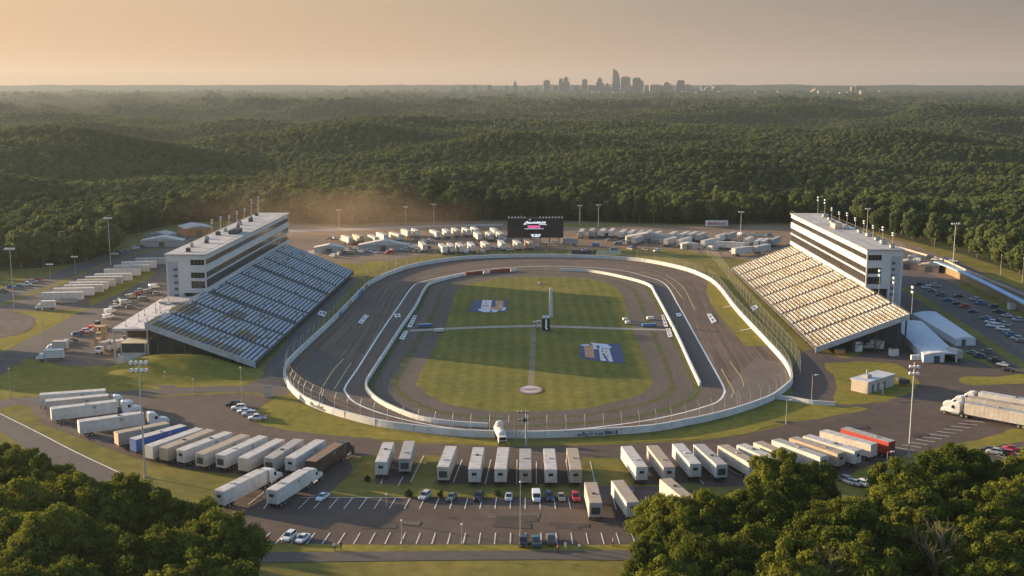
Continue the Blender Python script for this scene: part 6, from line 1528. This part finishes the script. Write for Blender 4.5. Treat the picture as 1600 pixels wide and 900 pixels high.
for i, (x, y, w, m, lab) in enumerate([(664, 511.5, 2.4, 'car_blue', 'blue covered cart at the left end of the cross path'), (1014, 511, 2.6, 'car_blue', 'blue covered cart at the right end of the cross path'), (1016, 500, 1.3, 'tank_white', 'small white cart beyond the right end of the cross path'), (977, 502, .9, 'tank_white', 'white crate on the right infield edge'), (981, 507, .9, 'tank_white', 'white crate closest to the right blue cart'), (686, 519, 1.6, 'tank_white', 'white framed trolley at the left infield edge')]):
    t = thing('pit_cart', lab, 'cart', tuple(G(x, y)), .2); b = MB(); bevbox(b, -w, w, -.7, .7, .35, 1.3, .12, MATS[m]); b.build('body', t)
    for s in (-1, 1):
        for q in (-.5, .5): b = MB(); b.tube((s * w * .7, q - .06, .25), (s * w * .7, q + .06, .25), .25, .25, TIRE, 8); b.build('wheel', t)

# gravel yard machinery by the left stand
ORG = M('orange_machine', (.42, .17, .07), var=.2); TANM = M('tan_timber', (.36, .26, .15), var=.25)
p = G(158, 538); t = thing('scaffold_tower', 'tan timber scaffold tower left of the hospitality building', 'tower', tuple(p), .2); b = MB()
for sx_ in (-1.5, 1.5):
    for sy_ in (-1.5, 1.5): b.box(sx_ - .25, sx_ + .25, sy_ - .25, sy_ + .25, 0, 6.4, TANM)
for z_ in (2, 4, 6.1): b.box(-1.75, 1.75, -1.75, 1.75, z_, z_ + .2, TANM)
b.build('frame', t); b = MB(); b.box(.4, 1.5, -1.62, -1.5, .2, 6.0, TANM); b.build('panel', t)
p = G(154, 516); t = thing('red_loader', 'red loading machine above the parked cars at the gravel yard', 'machine', tuple(p), .9); b = MB(); bevbox(b, -1.1, 1.1, -2.6, 2.0, .8, 2.0, .2, CARP['red']); b.build('body', t); b = MB(); bevbox(b, -.8, .8, -.4, 1.2, 2.0, 3.3, .15, WIN); b.build('cab', t)
b = MB(); b.tube((-.9, 1.6, 1.6), (-.9, 4.2, 1.0), .15, .12, CARP['red'], 6); b.tube((.9, 1.6, 1.6), (.9, 4.2, 1.0), .15, .12, CARP['red'], 6); b.box(-1.3, 1.3, 4.0, 4.9, .3, 1.2, CARP['red']); b.build('loader_arm', t)
for y in (-1.7, 1.2):
    for s in (-1, 1): wheel_at(t, s * 1.1, y, .75, .5)
def boxtruck(px, py, hd, lab, body, Lb=5.5):
    p = G(px, py); t = thing('box_truck', lab, 'truck', tuple(p), math.radians(hd)); b = MB(); bevbox(b, -1.2, 1.2, -Lb / 2, Lb / 2, .95, 3.5, .06, body); b.build('cargo_box', t)
    b = MB(); b.loft([car_ring(y, w, .7, z_, .12) for y, w, z_ in reversed([(Lb / 2 + .1, 1.1, 2.4), (Lb / 2 + 1.2, 1.1, 2.35), (Lb / 2 + 1.8, 1.05, 1.5), (Lb / 2 + 2.3, .95, 1.3)])], CABW); b.build('cab', t)
    b = MB(); b.loft([[(-.95, Lb / 2 + 1.26, 2.25), (.95, Lb / 2 + 1.26, 2.25), (.95, Lb / 2 + 1.8, 1.55), (-.95, Lb / 2 + 1.8, 1.55)], [(-.95, Lb / 2 + 1.34, 2.27), (.95, Lb / 2 + 1.34, 2.27), (.95, Lb / 2 + 1.88, 1.57), (-.95, Lb / 2 + 1.88, 1.57)]], WIN); b.build('windshield', t)
    b = MB(); b.box(-.45, .45, -Lb / 2, Lb / 2 + 2, .6, .94, CHASS); b.build('chassis', t)
    for y in (-Lb / 2 + 1.3, Lb / 2 + 1.2):
        for s in (-1, 1): wheel_at(t, s * .95, y, .45, .35)
boxtruck(168, 549, 160, 'grey box truck parked at the edge of the gravel yard', TRL['grey']); boxtruck(184, 548, 120, 'white box truck beside the grey one', TRL['white'], 4.2); boxtruck(206, 540, 75, 'blue-grey box truck under the hospitality building', paint('box_slate', (.16, .20, .22)), 5)
boxtruck(85, 563, 100, 'white camper standing on the lawn tip at left', TRL['white'], 5.8); boxtruck(95, 549, 95, 'pale box truck parked beyond the white camper', TRL['offwhite'], 4.5); boxtruck(76, 484, 95, 'white truck at the near end of the trailer line', TRL['white'], 5)
boxtruck(1490, 562, 20, 'dark box truck beside the long curved tent', TRL['grey'], 5)
boxtruck(1370, 548, 60, 'pale box truck under the open end of right stand', TRL['offwhite'], 4); 
for i, (x, y, w, h, m, lab) in enumerate([(108, 473, 3.2, 1.6, TRL['grey'], 'grey equipment crate beside the trailer line'), (195, 550, 1.4, 1.6, UNITD, 'dark bin right of the white box truck'), (234, 541, 1.2, 3.2, WALLW, 'white cabin under the stand edge'), (225, 553, 2.0, 1.0, DARK, 'low dark skip by the slope lawn'), (1340, 549, 1.2, 3.4, WALLW, 'white pillar box under the right stand'), (1396, 556, 1.3, 2.4, WALLW, 'white booth between the stand and ridge tent'), (1312, 553, 1.4, 1.5, ORG, 'orange bin under the edge of right stand'), (420, 620, 1.1, 2.8, M('hut_render', (.42, .35, .29)), 'tan gate post by the near left corner'), (1580, 484, 1.2, 2.8, WALLW, 'white booth under the long right wall'), (976, 771 - 2, 1.7, .9, WALLW, 'white low crate between two near trailers')]):
    t = thing('storage_box', lab, 'box', tuple(G(x, y)), .15); b = MB(); bevbox(b, -w, w, -.9, .9, .1, h, .08, m); b.build('body', t); b = MB(); b.box(-w - .05, w + .05, -.95, .95, h, h + .1, UNITD if m is not UNITD else UNIT); b.build('lid', t)
# low sheds at far left beyond the trailer line
def shed(lab, px, py, w, d, h, wall_m, roof_m, rz=0):
    t = thing('storage_shed', lab, 'shed', tuple(G(px, py)), rz); b = MB(); b.box(-w / 2, w / 2, -d / 2, d / 2, 0, h, wall_m); b.build('wall', t)
    b = MB(); b.loft([[(-w / 2 - .3, y, h), (0, y, h + w * .10), (w / 2 + .3, y, h)] for y in (d / 2 + .3, -d / 2 - .3)], roof_m); b.build('roof', t); b = MB(); b.box(-1.5, 1.5, -d / 2 - .06, -d / 2 - .004, 0, min(3, h * .8), FRAME); b.build('door', t)
shed('grey roofed shed with an orange end behind left tower', 306, 366, 16, 18, 4.5, ORG, TRL['grey'], .5)
shed('long grey canopy shed beyond the trailer line', 255, 384, 22, 8, 3.2, TRL['grey'], ROOFT['white'], .1)
shed('pale shed roof by the far left treeline', 252, 373, 14, 9, 3.0, TRL['grey'], TRL['grey'], -.3)
shed('long white pit shed in the dusty yard', 515, 394, 15, 6, 2.8, TRL['offwhite'], ROOFT['white'], .05)
shed('second long pit shed in the dusty yard', 600, 390, 26, 6, 2.8, TRL['grey'], ROOFT['white'], .02)
shed('grey canopy shed in the right yard', 1012, 378, 24, 7, 3.0, TRL['grey'], ROOFT['grey'], 0)
shed('white canopy shed near the broadside trailer', 1075, 388, 8, 6, 2.6, TRL['offwhite'], ROOFT['white'], .1)
shed('cream shed between right tower and bank', 1418, 420, 10, 7, 3.4, M('tan_block', (.30, .235, .18)), ROOFT['tan'], -.4)
shed('low tan shed against the end of the long wall', 1452, 424, 9, 6, 3.2, M('tan_block', (.30, .235, .18)), ROOFT['tan'], -.5)

# ---- people
def person_mesh(name, pose, cols):
    sk = bpy.data.meshes.new('tmp'); r = pose
    J = {'pel': (0, 0, .95), 'che': (0, .02, 1.30), 'nec': (0, .0, 1.48), 'hea': (0, .03, 1.60), 'top': (0, .02, 1.74),
         'hl': (-.10, 0, .90), 'kl': (-.11, .06 + r * .12, .50), 'fl': (-.11, -.02 + r * .16, .08), 'tl': (-.12, .14 + r * .16, .04), 'hr': (.10, 0, .90), 'kr': (.11, .05 - r * .10, .50), 'fr': (.11, -.03 - r * .2, .08), 'tr': (.12, .13 - r * .2, .04),
         'sl': (-.19, 0, 1.42), 'el': (-.25, -.02, 1.14), 'wl': (-.24, .14 + r * .08, .92), 'dl': (-.23, .20 + r * .08, .84), 'sr': (.19, 0, 1.42), 'er': (.25, -.02, 1.14), 'wr': (.24, .12 - r * .08, .92), 'dr': (.23, .17 - r * .08, .84)}
    R = {'pel': .15, 'che': .16, 'nec': .065, 'hea': .105, 'top': .06, 'hl': .10, 'kl': .068, 'fl': .045, 'tl': .04, 'hr': .10, 'kr': .068, 'fr': .045, 'tr': .04, 'sl': .07, 'el': .05, 'wl': .035, 'dl': .035, 'sr': .07, 'er': .05, 'wr': .035, 'dr': .035}
    E = [('pel', 'che'), ('che', 'nec'), ('nec', 'hea'), ('hea', 'top'), ('pel', 'hl'), ('hl', 'kl'), ('kl', 'fl'), ('fl', 'tl'), ('pel', 'hr'), ('hr', 'kr'), ('kr', 'fr'), ('fr', 'tr'), ('che', 'sl'), ('sl', 'el'), ('el', 'wl'), ('wl', 'dl'), ('che', 'sr'), ('sr', 'er'), ('er', 'wr'), ('wr', 'dr')]
    ks = list(J); sk.from_pydata([J[k] for k in ks], [(ks.index(a), ks.index(c)) for a, c in E], []); o = bpy.data.objects.new('tmp', sk); COL.objects.link(o)
    o.modifiers.new('skin', 'SKIN'); sl_ = sk.skin_vertices[0].data
    for i, k in enumerate(ks): sl_[i].radius = (R[k], R[k]); sl_[i].use_root = (k == 'pel')
    m = o.modifiers.new('sub', 'SUBSURF'); m.levels = m.render_levels = 2
    dg = bpy.context.evaluated_depsgraph_get(); me = bpy.data.meshes.new_from_object(o.evaluated_get(dg)); bpy.data.objects.remove(o); me.name = name
    shirt, pants, skin, hair = cols; me.materials.clear()
    for q in (skin, shirt, pants, hair): me.materials.append(q)
    for f in me.polygons:
        c = f.center; f.use_smooth = True
        if c.z > 1.66 or (c.z > 1.56 and c.y < .0): f.material_index = 3
        elif c.z > 1.47: f.material_index = 0
        elif c.z > .98 or (abs(c.x) > .20 and c.z > 1.0): f.material_index = 1 if not (abs(c.x) > .2 and c.z < 1.16) else 0
        elif abs(c.x) > .185: f.material_index = 0
        elif c.z < .09: f.material_index = 3
        else: f.material_index = 2
    return me
SKIN = M('skin', (.42, .26, .18), rough=.6, var=.05, coords='obj'); HAIR = M('dark_hair', (.03, .022, .016), rough=.7, coords='obj')
cl = lambda n_, c: M(n_, c, rough=.85, var=.12, scale=3, coords='obj')
for i, (x, y, hd, pose, s, pa, lab) in enumerate([(523, 861, 30, .5, ('pale_blue_shirt', (.40, .46, .52)), ('black_trousers', (.02, .02, .022)), 'person in pale blue top walking along the service road edge'), (533, 860, 20, .2, ('black_jacket', (.03, .03, .035)), ('grey_trousers', (.10, .10, .105)), 'person in dark jacket beside the walker in pale blue'),
        (872, 864, -20, .7, ('orange_shirt', (.50, .20, .06)), ('black_trousers', (.02, .02, .022)), 'person in orange shirt walking below the grey pickup'), (884, 860, 160, .3, ('tan_shirt', (.48, .34, .26)), ('cream_trousers', (.42, .38, .32)), 'person in tan shirt facing the one in orange'), (906, 862, 10, .8, ('white_shirt', (.60, .62, .65)), ('blue_jeans', (.05, .08, .14)), 'person in white shirt alone right of the orange and tan pair'), (958, 853, 90, .1, ('brown_shirt', (.28, .17, .12)), ('black_trousers', (.02, .02, .022)), 'person in brown top at the right end of the lower bays')]):
    me = person_mesh('person', pose, (cl(*s), cl(*pa), SKIN, HAIR)); o = bpy.data.objects.new('person', me); COL.objects.link(o); p = G(x, y); o.location = (p.x, p.y, .03); o.rotation_euler = (0, 0, math.radians(hd)); tag(o, lab, 'person')

# shrubs on the car park strip
for i, (x, y, s) in enumerate([(638, 777, .12), (688, 777, .11), (776, 775, .11), (574, 752, .12)]):
    cm, tm, R, Hh = NEARC[5]; pp = G(x, y); t = thing('shrub', f'small dry shrub, {nth(i)} of those along the grass strip', 'shrub', (pp.x, pp.y, -.3), i, 'dry shrubs along the grass strip'); t.scale = (s * 1.3, s * 1.3, s)
    link(bpy.data.objects.new('foliage', MIDC[i % 4][0]), t)

# ------------------------------------------------------------------ the city on the horizon
CITY = [M('tower_block_grey', (.22, .215, .22), var=.2, scale=.02), M('tower_block_warm', (.30, .25, .21), var=.2, scale=.02), M('tower_block_dark', (.13, .13, .14), var=.2, scale=.02)]
D = 8700.0
def cbuild(px, w, top, label, m=0, style='flat', base=150.5, dist=D, dep=.8):
    x = (px - 800) / F * (dist * cT + (H - 0) * sT); zt = 0.0
    lo_, hi_ = -50, 600
    for _ in range(50):
        c = (lo_ + hi_) / 2
        if px_of(x, dist, c)[1] > top: lo_ = c
        else: hi_ = c
    zt = lo_; W_ = w * dist / F; g = float(terrain(x, dist)) - 3
    t = thing('high_rise' if zt > 45 else 'city_block', label, 'building', (x, dist, g)); h = zt - g; b = MB(); q = W_ / 2; dd = W_ * dep
    if style == 'slant': b.loft([[(-q, -dd, 0), (q, -dd, 0), (q, dd, 0), (-q, dd, 0)], [(-q, -dd, h * .62), (q, -dd, h * .60), (q, dd, h * .60), (-q, dd, h * .62)], [(-q * .92, -dd * .8, h), (q * .5, -dd * .8, h * .88), (q * .5, dd * .8, h * .88), (-q * .92, dd * .8, h)]], CITY[m]); b.build('tower', t)
    elif style == 'step':
        b.box(-q, q, -dd, dd, 0, h * .72, CITY[m]); b.build('tower', t); b = MB(); b.box(-q * .62, q * .5, -dd * .7, dd * .7, h * .72, h * .92, CITY[m]); b.box(-q * .3, q * .2, -dd * .4, dd * .4, h * .92, h, CITY[m]); b.build('setback', t)
    else:
        b.box(-q, q, -dd, dd, 0, h * .96, CITY[m]); b.build('tower', t); b = MB(); b.box(-q * .6, q * .6, -dd * .6, dd * .6, h * .96, h, CITY[(m + 2) % 3]); b.build('roof_plant', t)
    if zt > 45:
        b = MB(); n = int(h / 9)
        for i in range(1, n): b.box(-q * .86, q * .86, -dd - .8, -dd - .1, i * 9 - 3, i * 9, GLASS) if style != 'slant' or i * 9 < h * .58 else None
        if b.v: b.build('window_band', t)
for px, w, top, m, st, lab in [(805, 6, 126, 0, 'step', 'small isolated high-rise left of the skyline'), (854, 10, 125, 0, 'flat', 'broad flat high-rise at the left of the skyline'), (876, 6, 122.5, 1, 'flat', 'slim tower left of the stepped high-rise'), (884, 11, 119.5, 0, 'step', 'stepped high-rise in the left half of the skyline'), (900, 10, 133, 1, 'flat', 'low block right of the stepped high-rise'), (913, 8, 123.5, 0, 'flat', 'plain high-rise between two low blocks'), (925, 12, 133, 1, 'flat', 'low broad block left of the arched high-rise'), (936.5, 11, 120.5, 0, 'step', 'stepped high-rise left of the tallest tower'), (949, 10, 130, 1, 'step', 'small stepped block touching the tallest tower'), (962, 11, 107, 2, 'slant', 'tallest tower with a slanting crown'), (977, 13, 119.5, 0, 'flat', 'wide high-rise right of the tallest tower'), (994.5, 11, 121, 2, 'flat', 'dark wide high-rise second right of the tallest tower'), (1002, 5, 126, 0, 'flat', 'thin tower attached right of the dark high-rise'), (1023, 15, 132, 1, 'flat', 'low broad block right of the high-rise cluster'), (1041, 16, 128, 0, 'step', 'broad stepped block right of the low broad block'), (1062, 11, 125, 2, 'flat', 'dark high-rise at the right of the skyline'), (1074, 10, 132, 1, 'flat', 'low block attached to the dark right high-rise'), (1087, 12, 139, 1, 'flat', 'low warm block in the right outskirts'), (1105, 12, 136, 0, 'step', 'stepped low block in the right outskirts'), (1120, 13, 134.5, 0, 'flat', 'last broad block of the right outskirts'), (1331, 4, 134.5, 1, 'flat', 'slim tower of the distant right cluster'), (1338.5, 8, 134, 1, 'flat', 'broad tower of the distant right cluster'), (1349, 6, 136, 0, 'flat', 'right tower of the distant right cluster'), (1275, 13, 138, 1, 'step', 'pale spread block left of the distant right cluster')]:
    cbuild(px, w, top, lab, m, st)
PALEB = M('pale_city_block', (.55, .48, .40), var=.1, scale=.01)
CITY.append(PALEB); CITY.append(PALEB); CITY.append(PALEB)
rr = random.Random(21)
for i in range(26):
    px = (712 + i * 13.6 if i < 10 else 850 + (i - 10) * 17.5) + rr.uniform(-4, 4)
    cbuild(px, rr.uniform(4, 9), rr.uniform(131.5, 140), f'{nth(i)} mid-height grey block from left between the skyline towers', rr.choice([0, 1, 2, 0]), rr.choice(['flat', 'step']), dist=9000 + rr.uniform(-200, 200))
rr = random.Random(12); k = 0
for i in range(64):
    px = 700 + i * 11.2 + rr.uniform(-3, 3)
    cbuild(px, rr.uniform(2.5, 7), rr.uniform(141, 146.5), f'{nth(i)} low pale block from left along the city edge', rr.choice([0, 1, 1, 3]), 'flat', dist=8200 + rr.uniform(-300, 300))
for px, w, top, dist, lab in [(391, 30, 159.5, 6500, 'long white warehouse in the far left woods'), (374, 5, 146.5, 9000, 'small white dome building on the far left horizon'), (655, 4, 141, 9500, 'dark chimney block on the horizon left of the city'), (543, 6, 146, 9000, 'small pale block on the horizon left of centre'), (643, 14, 150.5, 8000, 'long pale shed on the horizon left of the city'), (874, 9, 158, 6800, 'bright white shed in the woods before the skyline'), (1380, 6, 162, 6500, 'bright white house in the woods at right'), (1362, 12, 149.5, 7800, 'low bright block below the distant right cluster'), (1400, 18, 150.5, 7800, 'low pale row right of the distant right cluster')]:
    cbuild(px, w, top, lab, 3, 'flat', dist=dist, dep=.3)
# ------------------------------------------------------------------ air
b = MB(); hm = bpy.data.materials.new('haze'); hm.use_nodes = True; n = hm.node_tree.nodes; n.clear()
o = n.new('ShaderNodeOutputMaterial'); pv = n.new('ShaderNodeVolumePrincipled')
pv.inputs['Color'].default_value = (.215, .245, .265, 1); pv.inputs['Density'].default_value = HAZE_K; pv.inputs['Anisotropy'].default_value = .35
hm.node_tree.links.new(pv.outputs[0], o.inputs['Volume'])
b.box(-10200, 10200, -520, HAZE_Y, -60, HAZE_TOP, hm)
tag(b.build('haze'), 'thin dusty evening haze over the whole landscape', 'haze', kind='stuff')
# brown dust hanging over the yard behind the left tower
dm = bpy.data.materials.new('dust'); dm.use_nodes = True; n = dm.node_tree.nodes; l = dm.node_tree.links; n.clear()
o = n.new('ShaderNodeOutputMaterial'); pv = n.new('ShaderNodeVolumePrincipled'); pv.inputs['Color'].default_value = (.80, .58, .40, 1); pv.inputs['Anisotropy'].default_value = .3
tcd = n.new('ShaderNodeTexCoord'); ln_ = n.new('ShaderNodeVectorMath'); ln_.operation = 'LENGTH'; l.new(tcd.outputs['Object'], ln_.inputs[0])
fr = n.new('ShaderNodeMapRange'); fr.interpolation_type = 'SMOOTHSTEP'; fr.inputs['From Min'].default_value = .15; fr.inputs['From Max'].default_value = 1.0; fr.inputs['To Min'].default_value = 1; fr.inputs['To Max'].default_value = 0
l.new(ln_.outputs['Value'], fr.inputs['Value'])
nz = n.new('ShaderNodeTexNoise'); nz.inputs['Scale'].default_value = 2.2; nz.inputs['Detail'].default_value = 3; l.new(tcd.outputs['Object'], nz.inputs['Vector'])
nr = n.new('ShaderNodeMapRange'); nr.inputs['From Min'].default_value = .35; nr.inputs['From Max'].default_value = .7; l.new(nz.outputs['Fac'], nr.inputs['Value'])
mu = n.new('ShaderNodeMath'); mu.operation = 'MULTIPLY'; l.new(fr.outputs[0], mu.inputs[0]); l.new(nr.outputs[0], mu.inputs[1])
m3 = n.new('ShaderNodeMath'); m3.operation = 'MULTIPLY'; m3.inputs[1].default_value = .0052; l.new(mu.outputs[0], m3.inputs[0]); l.new(m3.outputs[0], pv.inputs['Density'])
l.new(pv.outputs[0], o.inputs['Volume'])
me = bpy.data.meshes.new('dust_cloud'); bm = bmesh.new(); bmesh.ops.create_icosphere(bm, subdivisions=3, radius=1); bm.to_mesh(me); bm.free(); me.materials.append(dm)
do = bpy.data.objects.new('dust_cloud', me); COL.objects.link(do); do.location = (-105, 655, 6); do.scale = (105, 64, 36)
tag(do, 'brown dust cloud drifting over the yard behind left tower', 'dust', kind='stuff')
